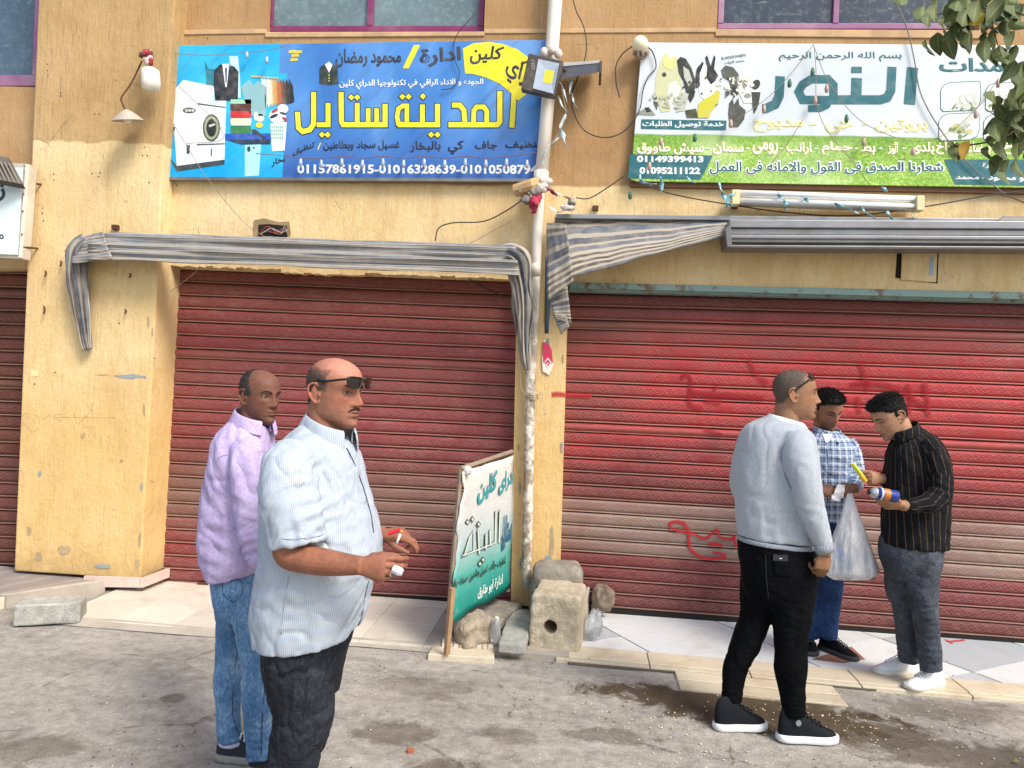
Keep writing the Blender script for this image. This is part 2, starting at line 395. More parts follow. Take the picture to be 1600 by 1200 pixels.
# ------------------------------------------------------------------ the building
def plaster(name, zb, upcol='b5936a', upcol2='a58259', low='e1c99a', low2='d6ba82', nb=.05, xamp=1.0):
    t = NT(name); s = t.sep(t.obj())
    streak = t.noise(1, 6, .7, t.map((75, 75, 5))); blot = t.noise(1.6, 5, .6); fine = t.noise(45, 5, .7)
    strk2 = t.noise(1, 5, .65, t.map((16, 16, .9)))
    up = t.ramp(t.math('MULTIPLY_ADD', streak, .55, t.math('MULTIPLY', blot, .45)), [(.38, srgb(upcol2)), (.52, srgb(upcol)), (.64, srgb('c4a57c'))])
    up = t.mix(t.rng(strk2, .52, .78, 0, .35), up, srgb('8f7250'))
    lo = t.ramp(t.math('MULTIPLY_ADD', fine, .4, t.math('MULTIPLY', blot, .6)), [(.35, srgb(low2)), (.52, srgb(low)), (.66, srgb('e9d6ae'))])
    lo = t.mix(t.rng(streak, .54, .72, 0, .5), lo, srgb('a98c5c'))
    lo = t.mix(t.rng(t.noise(1, 6, .7, t.map((5, 5, 1.1))), .48, .66, 0, .45), lo, srgb('c09c6c'))
    lo = t.mix(t.math('MULTIPLY', t.rng(t.noise(2.6, 7, .78, dist=.5), .5, .62, 0, .55), t.rng(s[2], 2.2, .4, .2, 1)), lo, srgb('a98f6c'))
    lo = t.mix(t.rng(t.noise(38, 4, .75), .66, .72, 0, .6), lo, srgb('7d6a4c'))
    lo = t.mix(t.rng(s[2], 2.1, 1.2, 0, .55), lo, srgb('d8b069'))
    # dirt rising from the floor, chips
    dz = t.math('ADD', s[2], t.math('MULTIPLY', t.math('SUBTRACT', t.noise(5, 5, .7), .5), .5))
    lo = t.mix(t.rng(dz, .30, .05, 0, .55), lo, srgb('8f7a56'))
    lo = t.mix(t.rng(t.noise(7, 7, .75), .645, .66, 0, .8), lo, srgb('a09080'))
    lo = t.mix(t.rng(strk2, .55, .78, 0, .4), lo, srgb('c8a273'))
    lo = t.mix(t.rng(t.noise(1.1, 3, .5), .5, .72, 0, .45), lo, srgb('d9b583'))
    zz = t.math('ADD', s[2], t.math('MULTIPLY', t.math('SUBTRACT', t.noise(1, 3, .5, t.map((3.2, 3.2, 1.2))), .5), nb*4))
    m = t.rng(zz, zb-.008, zb+.008, 0, 1)
    c = t.mix(m, lo, up)
    up = t.mix(t.rng(streak, .5, .68, 0, .55), up, srgb('836543'))
    c = t.mix(m, lo, up)
    h = t.math('ADD', t.math('MULTIPLY', streak, .8), t.math('MULTIPLY', fine, .5))
    ckd = t.vor(2.3, t.map((1, 1, .8), src=None), 'DISTANCE_TO_EDGE', 0); crk = t.math('MULTIPLY', t.rng(t.math('ADD', ckd, t.math('MULTIPLY', t.math('SUBTRACT', t.noise(9, 6, .7), .5), .09)), 0, .006, 1, 0), t.rng(t.noise(1.7, 3), .6, .64, 0, 1))
    c = t.mix(t.math('MULTIPLY', crk, .35), c, srgb('8a7250'))
    dab = t.noise(1, 5, .7, t.map((9, 9, 7)))
    nm = t.bump(t.math('SUBTRACT', h, t.math('MULTIPLY', crk, .5)), .7, .007); nm = t.bump(dab, .5, .02, nm)
    return t.fin(c, .93, nm, spec=.15)
zb_wall = P(900, 292, YW).z; zb_pil = P(140, 222, YP).z
m_wall = plaster('wall_plaster', zb_wall, nb=.012)
m_pil = plaster('pillar_plaster', zb_pil, 'c0a274', 'a98a5e', nb=.045)
m_wallL = plaster('side_wall_plaster', P(20, 300, YW).z)
bld = empty('building', Vector((0, YW, 0)), 'cream and tan rendered shop building with purple framed upper windows', 'building')
w = MB(); DEP = .30
def wp(q, Y=YW, d=DEP, mi=0): w.pxbox(q, Y, d, mi)
TOP = -700
# above the openings, split round the windows
XL, XR = 236, 2500
W1 = (415, 756, 50); W2 = (1120, 1530, 46)
def topy(x): return {0: 0}.get(x, 0)
wp([(XL, 50), (W1[0], 49), (W1[0]+30, TOP), (XL+30, TOP)])
wp([(W1[1], 50), (W2[0], 46), (W2[0]+30, TOP), (W1[1]+30, TOP)])
wp([(W2[1], 48), (XR, 60), (XR, TOP), (W2[1]+30, TOP)])
# band between windows and openings, 6 mm proud of the upper wall with a rough ledge line
Yb = YW-.012
wp([(XL, 415), (262, 409), (278, 50), (XL, 50)], YW, DEP)
w.pxbox([(255, 409), (808, 431), (830, 49), (278, 50)], Yb, DEP)
w.pxbox([(808, 431), (888, 434), (905, 46), (830, 49)], Yb, DEP)
w.pxbox([(888, 444), (1700, 463), (1700, 48), (905, 46)], Yb, DEP)
w.pxbox([(1700, 463), (XR, 480), (XR, 60), (1700, 48)], Yb, DEP)
# centre pier and right-hand wall
w.pxbox([(798, 945), (873, 950), (888, 434), (808, 431)], Yb, DEP)
w.pxbox([(1690, 1030), (XR, 1100), (XR, 480), (1700, 463)], Yb, DEP)
w.build('wall', m_wall, bld)
# eroded lower lip of the lintel over the left shutter
lp = MB(); n = 46
for i in range(n):
    x0 = 262+(806-262)*i/n; x1 = 262+(806-262)*(i+1)/n; y0 = 409+22*i/n; y1 = 409+22*(i+1)/n
    e0 = 4+1.5*abs(math.sin(i*.7))+rnd.random()*1.0+(4 if 14 < i < 26 else 0)
    lp.pxbox([(x0, y0+e0), (x1, y1+e0+rnd.uniform(-2, 2)), (x1, y1-.5), (x0, y0-.5)], Yb+.001, .08)
lp.build('lintel_edge', m_wall, bld)
MB().pxbox([(262, 419), (806, 440), (807, 428), (263, 407)], YW+.10, .1).build('lintel_underside', m_wall, bld)
# ledge line
m_ledge = plain('pale_ledge_plaster', 'c0a07a', .9, 0, .2, .5, 25)
for a, c in (((276, 54), (415, 52)), ((757, 52), (1119, 50))):
    MB().pxbox([(a[0], a[1]), (c[0], c[1]), (c[0], c[1]-7), (a[0], a[1]-7)], YW-.02, .03).build('ledge', m_ledge, bld, bevel=.004)
MB().pxbox([(414, 58), (757, 56), (757, 49), (414, 50)], YW-.022, .2).build('sill', m_ledge, bld, bevel=.005)
MB().pxbox([(1118, 56), (1532, 60), (1532, 47), (1118, 45)], YW-.022, .2).build('sill', m_ledge, bld, bevel=.005)
# left pillar
pb = MB()
a = [P(22, 892, YP), P(219, 905, YP), P(247, 410, YP), P(251, 300, YP), P(277, -60, YP), P(300, TOP, YP), P(90, TOP, YP), P(60, 0, YP)]
pb.poly(a, (0, .42, 0)); pb.build('pillar', m_pil, bld, bevel=.012)
# plinth skirting of the pillar
m_skirt = tile_mat('pink_marble_skirting', 'ddc5bb', 'c9aea2', '9a8670', .4)
MB().pxbox([(130, 917), (218, 918), (219, 903), (131, 900)], YP-.022, .02).build('skirting', m_skirt, bld)
MB().hexa([P(219, 918, YP-.02), P(219, 918, YP-.02)+Vector((.02, .3, 0)), P(220, 903, YP-.02)+Vector((.02, .3, 0)), P(220, 903, YP-.02)],
          [P(224, 918, YP-.02), P(224, 918, YP-.02)+Vector((.02, .3, 0)), P(225, 903, YP-.02)+Vector((.02, .3, 0)), P(225, 903, YP-.02)]).build('skirting', m_skirt, bld)
# wall left of the pillar, with the upper-left window
wl = MB()
wl.pxbox([(-600, 300), (80, 320), (80, 137), (-600, 120)], YW, DEP)
wl.pxbox([(-600, 420), (60, 420), (80, 320), (-600, 300)], YW, DEP)
wl.pxbox([(-600, 120), (-340, 128), (-340, TOP), (-600, TOP)], YW, DEP)
wl.pxbox([(-600, 900), (-420, 900), (-400, 420), (-600, 420)], YW, DEP)
wl.build('wall', m_wallL, bld)
# windows
def glass(name, col, k=.25):
    t = NT(name); n1 = t.noise(2.2, 5, .6, dist=.5); n2 = t.noise(26, 5, .7); n3 = t.noise(1, 4, .6, t.map((6, 6, 22), rot=(0, .5, 0)))
    c = t.ramp(n1, [(.3, srgb(col)), (.6, t_mul(srgb(col), 1.6))])
    c = t.mix(t.rng(n2, .5, .8, 0, k), c, srgb('a9b4b8'))
    c = t.mix(t.rng(n3, .66, .74, 0, .25), c, srgb('d5dbdd'))
    return t.fin(c, t.rng(n2, .3, .7, .12, .35), t.bump(n1, .05, .01), spec=.6)
def t_mul(c, k): return tuple(min(1, x*k) for x in c)
m_gl = glass('dusty_blue_glass', '3f505e'); m_gl2 = glass('dark_dirty_glass', '252f3a'); m_gl3 = glass('grey_dusty_glass', '5c6e72', .5)
m_pur = plain('purple_window_frame', '7a2c5c', .45, 0, .2, .1, 12, dirt=('a58a8f', .35)); m_pur2 = plain('faded_purple_frame', '8d5a86', .5, 0, .2, .1, 12, dirt=('b3a3a8', .4))
def window(x0, x1, yb_, mat, panes, divs, fr=9, Y=YW+.07, top=-330, lean=.043):
    wf = MB(); X = lambda x, y: x + lean*(yb_-y)
    wf.pxbox([(x0, yb_), (x1, yb_), (X(x1, yb_-fr), yb_-fr), (X(x0, yb_-fr), yb_-fr)], Y, .05)
    for x in [x0, x1-fr]+list(divs):
        wf.pxbox([(X(x, yb_-fr), yb_-fr), (X(x, yb_-fr)+fr, yb_-fr), (X(x, top)+fr, top), (X(x, top), top)], Y-.004, .05)
    wf.pxbox([(X(x0, top), top), (X(x1, top), top), (X(x1, top-fr), top-fr), (X(x0, top-fr), top-fr)], Y, .05)
    o = wf.build('window', mat, bld, bevel=.004)
    ed = [x0]+list(divs)+[x1]
    for i in range(len(ed)-1):
        MB().pxbox([(ed[i]+fr*.3, yb_-fr*.3), (ed[i+1]+fr*.3, yb_-fr*.3), (X(ed[i+1], top), top), (X(ed[i], top), top)], Y+.02+.012*(i % 2), .006).build('pane', panes[i % len(panes)], o)
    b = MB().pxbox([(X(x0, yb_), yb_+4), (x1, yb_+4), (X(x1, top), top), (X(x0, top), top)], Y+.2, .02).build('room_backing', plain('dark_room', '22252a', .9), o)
window(416, 755, 49, m_pur, [m_gl3, m_gl3], [572]); window(1121, 1529, 45, m_pur2, [m_gl2, m_gl2], [1301])
window(-340, 66, 134, m_pur2, [m_gl, m_gl], [-150], fr=17)
for o in bld.children:
    if o.name.startswith('window'): pass
# hole with loose wiring over the left awning, and the loose service hatch over the right shutter
m_void = plain('dark_hollow', '1b1612', .95)
m_brk = plain('broken_plaster', '8f7a5a', .95, 0, .3, .6, 40)
hb = MB(); q = [(397, 344), (412, 341), (436, 347), (452, 346), (454, 366), (452, 372), (396, 372), (395, 356)]
hb.poly([P(x, y, Yb-.004) for x, y in reversed(q)], (0, .003, 0)); hb.build('broken_edge', m_brk, bld)
hb = MB(); q = [(404, 351), (420, 350), (448, 353), (449, 370), (403, 370)]
hb.poly([P(x, y, Yb-.009) for x, y in reversed(q)], (0, .003, 0)); hb.build('wall_hole', m_void, bld)
for k, c in enumerate(['b2432f', 'c9c4b8', '4f5b63', 'a04030', '8a8a86']):
    wire('hole_wire', pxs([(404+k*3, 368-k*2, .012), (418+k*5, 354+k*3, .02), (436+k*2, 366-k*3, .02), (449, 358+k*2, .012)], Yb), .003, plain('wire_'+c, c, .5), bld)
hb = MB(); hb.poly([P(x, y, Yb-.003) for x, y in [(1399, 434), (1402, 392), (1467, 392), (1465, 443)]], (0, .002, 0)); hb.build('wall_hole', m_void, bld)
MB().pxbox([(1408, 437), (1463, 441), (1465, 393), (1410, 391)], Yb-.018, .012).build('service_hatch', m_wall, bld, bevel=.004)
MB().pxbox([(1452, 430), (1458, 431), (1459, 402), (1454, 401)], Yb-.021, .002).build('blue_paint_scrape', plain('blue_scrape', '9db4c8', .8), bld)
# teal steel lintel over the right shutter
t = NT('teal_steel'); nn = t.noise(9, 7, .75); 
m_teal = t.fin(t.mix(t.rng(nn, .54, .6, 0, 1), srgb('7f9c96'), t.mix(t.noise(30, 3), srgb('4a2e1d'), srgb('8d7a62'))), .7, t.bump(nn, .3, .004))
MB().pxbox([(889, 450), (1700, 470), (1700, 459), (889, 441)], Yb-.02, .25).build('steel_lintel', m_teal, bld, bevel=.003)
MB().pxbox([(889, 454), (1700, 474), (1700, 470), (889, 450)], Yb+.02, .2).build('steel_lintel', m_teal, bld, bevel=.003)
MB().add([V for V in [Vector((-3.6, 5.75, -.1)), Vector((6.5, 5.75, -.1)), Vector((6.5, 5.75, 3)), Vector((-3.6, 5.75, 3))]], [(0, 1, 2, 3)]).build('dark_interior', m_void, bld)
MB().add([Vector((-8, 5.75, -.1)), Vector((-3.6, 5.75, -.1)), Vector((-3.6, 5.75, 3)), Vector((-8, 5.75, 3))], [(0, 1, 2, 3)]).build('dark_interior', m_void, bld)
# small nail holes, hooks and studs on the pillar
m_rust = plain('rusty_iron', '5a3a26', .85, .2, .3, .4, 40)
m_dark = plain('black_hole_fill', '2e2419', .95)
hk = MB()
for x, y in [(72, 100), (72, 110), (73, 118), (93, 145), (93, 150), (179, 125), (146, 178), (153, 178), (224, 230), (221, 243), (228, 243), (82, 272), (82, 281), (142, 271), (154, 270), (152, 276), (231, 285), (65, 325), (64, 333), (66, 345), (100, 392), (100, 399), (258, 330), (84, 582), (184, 505), (240, 560), (52, 600), (322, 60), (268, 285), (274, 290), (283, 378)]:
    hk.ball(P(x+2, y, (YP if x < 250 else Yb)-.001), (.005, .003, .005+.002*rnd.random()), 6, 4)
hk.build('nail_hole', m_dark, bld)
for x, y, d in [(95, 412, 8), (71, 428, 9), (69, 485, 12), (203, 431, 6), (196, 487, 6)]:
    wire('wall_hook', pxs([(x, y-d/2, 0), (x+1, y, .03), (x-1, y+d/2, .035)], YP), .006, m_rust, bld)
for x, y in [(178, 355), (930, 325), (1148, 322)]:
    MB().pxbox([(x-4, y+3), (x+5, y+3), (x+5, y-4), (x-4, y-4)], (YP if x < 250 else Yb)-.03, .035).build('wall_bracket', m_rust, bld)
# chipped patches of bare cement and blue-grey paint
m_chip = plain('bare_cement_chip', 'ad9a78', .95, 0, .25, .5, 30); m_patch = plain('filler_patch', 'e8cf98', .9, 0, .1, .2, 30)
def blotch(x, y, w_, h_, Y, mat, seed, name='chipped_patch', n=14):
    r = random.Random(seed); pts = []
    for k in range(n):
        a = -2*math.pi*k/n; q = r.uniform(.55, 1.1)
        pts.append(P(x+math.cos(a)*w_*q, y+math.sin(a)*h_*q, Y))
    MB().poly(pts, (0, .001, 0)).build(name, mat, bld)
for i, (x, y, w_, h_, Y) in enumerate([(207, 588, 14, 2.5, YP), (160, 586, 12, 1.2, YP), (184, 587, 8, 1.2, YP), (226, 589, 3, 3, YP), (232, 503, 2, 14, YP), (862, 850, 4, 28, Yb), (856, 873, 5, 8, Yb), (60, 870, 7, 10, YP), (215, 880, 4, 9, YP), (846, 885, 4, 14, Yb), (225, 640, 2, 10, YP), (238, 520, 1.6, 9, YP), (221, 760, 2, 9, YP), (218, 845, 3, 16, YP), (130, 680, 5, 5, YP), (62, 740, 3, 5, YP), (190, 720, 3, 3, YP), (100, 860, 12, 8, YP), (160, 885, 16, 4, YP), (45, 830, 4, 9, YP), (880, 560, 1.6, 8, Yb), (878, 700, 1.8, 12, Yb), (812, 760, 2.5, 16, Yb), (810, 700, 2, 8, Yb), (815, 880, 4, 12, Yb)]):
    blotch(x, y, w_, h_, Y-.0015-.0002*i, m_chip if i % 3 else plain('bluegrey_scuff', '8f9aa0', .9), i)
blotch(203, 588, 26, 4, YP-.003, plain('bluegrey_scuff', '8f9aa0', .9), 77)
MB().pxbox([(48, 588), (60, 588), (60, 578), (48, 578)], YP-.0025, .001).build('filler_patch', m_patch, bld)
# faint pencil scrawl on the pillar
m_pencil = plain('pencil_line', '9a8458', .9)
def scribble(name, strokes, Y, r, mat, parent):
    b = MB()
    for s_ in strokes: b.tube([Vector(v) for v in catmull([P(x, y, Y-.001) for x, y in s_], 4)], r, 5, flat=.3, up=(0, 1, 0))
    return b.build(name, mat, parent)
scribble('scrawl', [[(35, 650), (42, 645), (40, 655), (48, 650)], [(52, 660), (58, 648), (62, 662)], [(68, 655), (80, 648), (78, 660)], [(88, 652), (180, 653)], [(95, 645), (84, 652), (97, 658)], [(130, 625), (143, 643)], [(144, 632), (143, 644)], [(130, 668), (144, 668), (138, 682)], [(148, 665), (149, 684)],
                    [(36, 660), (50, 675), (60, 668)]], YP, .0012, m_pencil, bld)
# ------------------------------------------------------------------ roller shutters
def slat_mat(name, dust, spray=None, dark='6b2222', mid='9a3a38'):
    t = NT(name); s = t.sep(t.obj()); uv = t.sep(t.uv()); u, v = uv[0], uv[1]
    oi = t.n('ObjectInfo'); base = oi.outputs['Color']; dk = oi.outputs['Alpha']
    # embossed braid: two crossing wave bands inside an oval chain
    band = t.math('MULTIPLY', t.rng(v, .26, .34, 0, 1), t.rng(v, .90, .82, 0, 1))
    ph = t.math('MULTIPLY', u, 2*math.pi/.135)
    a = t.math('MULTIPLY', t.math('SINE', ph), .19); vc = t.math('SUBTRACT', v, .58)
    l1 = t.math('ABSOLUTE', t.math('SUBTRACT', vc, a)); l2 = t.math('ABSOLUTE', t.math('ADD', vc, a))
    a3 = t.math('MULTIPLY', t.math('SINE', t.math('MULTIPLY', ph, 2)), .09); l3 = t.math('ABSOLUTE', t.math('SUBTRACT', vc, a3))
    b2 = t.math('ADD', t.math('ABSOLUTE', t.math('MULTIPLY', t.math('COSINE', ph), .24)), .02)
    l4 = t.math('ABSOLUTE', t.math('SUBTRACT', t.math('ABSOLUTE', vc), b2))
    ln = t.math('MINIMUM', t.math('MINIMUM', l1, l2), t.math('MINIMUM', l3, l4))
    keep = t.rng(t.noise(4, 2, .5), .36, .44, .35, 1)
    em = t.math('MULTIPLY', t.math('MULTIPLY', t.rng(ln, .0, .055, 1, 0), band), keep)
    n1 = t.noise(2.2, 5, .6, t.map((.7, 1, 1.5))); n2 = t.noise(1, 5, .7, t.map((14, 10, 60))); n3 = t.noise(35, 5, .7)
    c = t.mix(1, base, t.comb(*[t.rng(n1, .3, .7, .82, 1.14)]*3), 'MULTIPLY')
    if spray:
        m = None
        for cx, cz, rx, rz, k in spray[1]:
            dx = t.math('DIVIDE', t.math('SUBTRACT', s[0], cx), rx); dz = t.math('DIVIDE', t.math('SUBTRACT', s[2], cz), rz)
            e = t.math('SQRT', t.math('ADD', t.math('MULTIPLY', dx, dx), t.math('MULTIPLY', dz, dz)))
            e = t.math('ADD', e, t.math('MULTIPLY', t.math('SUBTRACT', t.noise(3.5, 5, .65), .5), .9))
            e = t.rng(e, 1.05, .45, 0, k); m = e if m is None else t.math('MAXIMUM', m, e)
        c = t.mix(m, c, srgb(spray[0]))
    # grime: brown dust in streaks, thicker on ledges
    c = t.mix(t.rng(n2, .46, .75, 0, .55), c, srgb(dust))
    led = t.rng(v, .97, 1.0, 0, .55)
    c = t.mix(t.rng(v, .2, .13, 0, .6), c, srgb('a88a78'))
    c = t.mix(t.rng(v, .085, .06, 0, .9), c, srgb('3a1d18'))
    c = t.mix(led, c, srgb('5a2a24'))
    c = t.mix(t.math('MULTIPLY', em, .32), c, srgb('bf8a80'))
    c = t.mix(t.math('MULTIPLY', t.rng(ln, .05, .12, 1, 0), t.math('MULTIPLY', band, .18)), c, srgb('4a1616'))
    c = t.mix(t.rng(n3, .64, .7, 0, .5), c, srgb('5e453e'))
    c = t.mix(t.rng(t.noise(1, 6, .75, t.map((5, 5, 28))), .56, .66, 0, .5), c, srgb(dust))
    c = t.mix(t.rng(t.noise(1, 6, .8, t.map((30, 30, 60))), .66, .69, 0, .7), c, srgb('a9a09a'))
    c = t.mix(t.rng(t.noise(.9, 5, .7), .5, .7, 0, .4), c, srgb('6a3430'))
    nm = t.bump(em, .6, .003); nm = t.bump(n3, .15, .002, nm)
    return t.fin(c, t.rng(n2, .3, .7, .48, .75), nm, spec=.35)
def desat(h, k=.12, l=.90):
    c = [int(h[i:i+2], 16) for i in (0, 2, 4)]; g = sum(c)/3
    return ''.join('%02x' % int(min(255, (v*(1-k)+g*k)*l)) for v in c)
def shutter(name, label, TL, TR, BR, BL, n, mat, colf, thin=(), Y=YS):
    root = empty(name, P((BL[0]+BR[0])/2, (BL[1]+BR[1])/2, Y), label, 'roller shutter')
    hs = [.74 if k in thin else 1.0 for k in range(n)]; T = sum(hs); acc = 0
    lerp = lambda a, b, t: (a[0]+(b[0]-a[0])*t, a[1]+(b[1]-a[1])*t)
    for k in range(n):
        t0 = acc/T; acc += hs[k]; t1 = acc/T
        prof = [(0.0, .010), (.05, .010), (.058, -.005), (.10, -.008), (.15, -.006), (.16, .001), (.205, .003), (.225, -.005), (.32, -.0085), (.5, -.0095), (.72, -.0095), (.86, -.008), (.95, -.003), (.98, .004), (1.0, .010)]
        if k in thin: prof = [(0.0, .018), (.06, .016), (.07, -.004), (.14, -.008), (.2, -.002), (.24, .006), (.3, -.006), (.5, -.016), (.75, -.012), (.93, .0), (1.0, .018)]
        vs = []; uvs = []
        L0, R0_ = lerp(TL, BL, t0), lerp(TR, BR, t0); L1, R1 = lerp(TL, BL, t1), lerp(TR, BR, t1); NS = 12
        jit = [(rnd.uniform(-1, 1)*.0011, rnd.uniform(-1, 1)*.0028) for _ in range(NS+1)]
        if rnd.random() < .3: d_i = rnd.randrange(1, NS); jit[d_i] = (jit[d_i][0]-.001, jit[d_i][1]+.008)
        for f, dy in prof:
            for s_i in range(NS+1):
                g = s_i/NS; a_, b_ = lerp(L0, R0_, g), lerp(L1, R1, g); q = lerp(b_, a_, f); p = P(q[0], q[1], Y); w_ = math.sin(math.pi*f)
                vs.append((p.x, Y+dy+jit[s_i][1]*(.4+.6*w_), p.z+jit[s_i][0])); uvs.append((p.x+(k % 2)*.067, f if k not in thin else 0.15 + f*.05 if f > .2 else f))
        N1 = NS+1; fs = [(N1*i+j, N1*i+j+1, N1*i+N1+j+1, N1*i+N1+j) for i in range(len(prof)-1) for j in range(NS)]
        me = mesh(vs, fs); ul = me.uv_layers.new(name='UVMap')
        for lp_ in me.loops: ul.data[lp_.index].uv = uvs[lp_.vertex_index]
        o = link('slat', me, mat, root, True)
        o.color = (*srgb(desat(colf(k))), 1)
    return root
def colL(k): return ['8f3d33', '9c4a42', 'a0443f', 'a6423f', 'aa3d3f', 'aa3f42', 'ad4344', 'ac4a49', 'a54c4a', 'ab4346', 'a63e42', 'a53a40', 'a33a40', '9a3d40', '8f4a46', '8c5a50', '8a6358', '8d6a5d', '8a6458', '8d4f4b', '92383c', '943036', '8e3438', '87353a', '86303a'][min(k, 24)]
m_slL = slat_mat('dusty_red_slat', '8f6f62')
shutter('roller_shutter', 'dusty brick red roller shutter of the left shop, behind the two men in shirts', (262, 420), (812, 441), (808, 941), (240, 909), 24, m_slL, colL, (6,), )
spray = [(P(x, y, YS).x, P(x, y, YS).z, w_*mpp(YS), h_*mpp(YS), k) for x, y, w_, h_, k in
         [(1130, 600, 190, 95, .75), (1330, 600, 230, 80, .9), (1500, 640, 180, 110, .85), (1000, 680, 120, 30, .5), (930, 705, 70, 30, .5), (1540, 720, 130, 60, .7), (1100, 640, 60, 50, .8), (1460, 560, 120, 40, .5), (1300, 520, 320, 30, .45), (960, 560, 70, 40, .4), (1250, 740, 300, 30, .4)]]
def colR(k): return ['7a3030', '8f3e3c', '94504a', 'a04a46', 'aa4c48', 'b04644', 'ad3c3e', 'a83a3c', 'a2383a', '9c3638', 'a03638', '8f3034', '8c2c32', '862a30', '82282e', '8a3a3a', 'a88c80', 'a89486', 'a39184', 'a08a7e', '84303a', '7c2a34', '722a30', '6c2c30'][min(k, 23)]
m_slR = slat_mat('spray_red_slat', '8a5c50', ('b81f2c', spray))
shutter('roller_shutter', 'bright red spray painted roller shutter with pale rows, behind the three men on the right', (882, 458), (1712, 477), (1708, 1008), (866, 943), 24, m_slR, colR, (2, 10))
m_slB = slat_mat('brown_slat', '6a4636')
shutter('roller_shutter', 'brown red roller shutter cut off by the left edge of the photo', (-420, 396), (52, 409), (38, 884), (-440, 868), 23, m_slB, lambda k: ['6f3a28', '753f2d', '6d3428', '703630'][k % 4] if k < 15 else '7a4038', (2, 9))
for (xa, ya, xb, yb2) in ((240, 909, 808, 941), (866, 943, 1708, 1008), (-440, 868, 38, 884)):
    a_, b_ = P(xa, ya, YS), P(xb, yb2, YS); MB().hexa([Vector((a_.x, YS-.004, -.05)), Vector((b_.x, YS-.004, -.05)), Vector((b_.x, YS-.004, b_.z+.004)), Vector((a_.x, YS-.004, a_.z+.004))], [Vector((a_.x, YS+.03, -.05)), Vector((b_.x, YS+.03, -.05)), Vector((b_.x, YS+.03, b_.z+.004)), Vector((a_.x, YS+.03, a_.z+.004))]).build('added_gap_bar', m_void, bld)  # dark bars added to close the light gap under the shutters
# bottom rail brackets and lock
m_steel = plain('worn_steel', '8d8a86', .4, .8, .2, .2, 40)
pad = empty('padlock', P(250, 900, YS-.03), 'small steel padlock low on the left shutter beside the pillar', 'padlock')
MB().box(P(249, 903, YS-.035), (.035, .02, .03)).build('lock_body', m_steel, pad, bevel=.004)
MB().tube([Vector(v) for v in catmull([P(247, 901, YS-.035), P(246, 893, YS-.035), P(252, 888, YS-.035), P(262, 890, YS-.03)], 5)], .004, 6).build('shackle', m_steel, pad, True)
tag(MB().pxbox([(305, 915), (325, 916), (322, 911), (309, 910)], YS-.035, .015).build('shutter_handle', m_rust, None, bevel=.003), 'rusty pull handle on the foot of the left shutter', 'handle')

# ------------------------------------------------------------------ lettering
_B = {'ء':(0xFE80,1),'آ':(0xFE81,2),'أ':(0xFE83,2),'إ':(0xFE87,2),'ا':(0xFE8D,2),'ب':(0xFE8F,4),'ة':(0xFE93,2),'ت':(0xFE95,4),'ج':(0xFE9D,4),'ح':(0xFEA1,4),'خ':(0xFEA5,4),'د':(0xFEA9,2),'ر':(0xFEAD,2),'ز':(0xFEAF,2),'س':(0xFEB1,4),'ش':(0xFEB5,4),'ص':(0xFEB9,4),'ض':(0xFEBD,4),'ط':(0xFEC1,4),'ظ':(0xFEC5,4),'ع':(0xFEC9,4),'غ':(0xFECD,4),'ف':(0xFED1,4),'ق':(0xFED5,4),'ك':(0xFED9,4),'ل':(0xFEDD,4),'م':(0xFEE1,4),'ن':(0xFEE5,4),'ه':(0xFEE9,4),'و':(0xFEED,2),'ى':(0xFEEF,2),'ي':(0xFEF1,4)}
def shape(s):
    if not any(c in _B for c in s): return s
    s = s.replace('لا', '\uE000'); out = []
    dual = lambda c: c in _B and _B[c][1] >= 4
    joins = lambda c: c == '\uE000' or (c in _B and _B[c][1] >= 2)
    for i, c in enumerate(s):
        p = i > 0 and dual(s[i-1]); n = i < len(s)-1 and joins(s[i+1])
        if c == '\uE000': out.append(chr(0xFEFC if p else 0xFEFB)); continue
        if c not in _B: out.append(c); continue
        b, k = _B[c]
        out.append(chr(b) if k == 1 else chr(b+(1 if p else 0)) if k == 2 else chr(b+(3 if p and n else 1 if p else 2 if n else 0)))
    return ''.join(reversed(out))
def text_np(s, bold=.02, res=3):
    c = bpy.data.curves.new('text', 'FONT'); c.body = shape(s); c.resolution_u = res; c.bevel_depth = bold; c.bevel_resolution = 0; c.fill_mode = 'FRONT'
    if bold: c.extrude = .001
    o = bpy.data.objects.new('text', c); COL.objects.link(o)
    me = bpy.data.meshes.new_from_object(o.evaluated_get(bpy.context.evaluated_depsgraph_get()))
    v = get_co(me).copy(); f = [tuple(p.vertices) for p in me.polygons]
    bpy.data.objects.remove(o); bpy.data.curves.remove(c); bpy.data.meshes.remove(me)
    lo = v.min(0); hi = v.max(0); v = (v-lo)/np.maximum(hi-lo, 1e-6); return v, f
def put_text(name, s, quad, Y, mat, parent, bold=.02, th=.0012, mapf=None, res=3):
    """quad: pixel corners BL BR TR TL of the ink box; Y: depth of the panel face"""
    v, f = text_np(s, bold, res); mapf = mapf or (lambda x, y: P(x, y, Y)); out = []
    (x0, y0), (x1, y1), (x2, y2), (x3, y3) = quad
    nrm = (mapf(x1, y1)-mapf(x0, y0)).cross(mapf(x3, y3)-mapf(x0, y0)).normalized()
    for a, b, z in v:
        px = (x0*(1-a)+x1*a)*(1-b)+(x3*(1-a)+x2*a)*b; py = (y0*(1-a)+y1*a)*(1-b)+(y3*(1-a)+y2*a)*b
        out.append(mapf(px, py)+nrm*(z*th))
    return link(name, mesh(out, f), mat, parent)
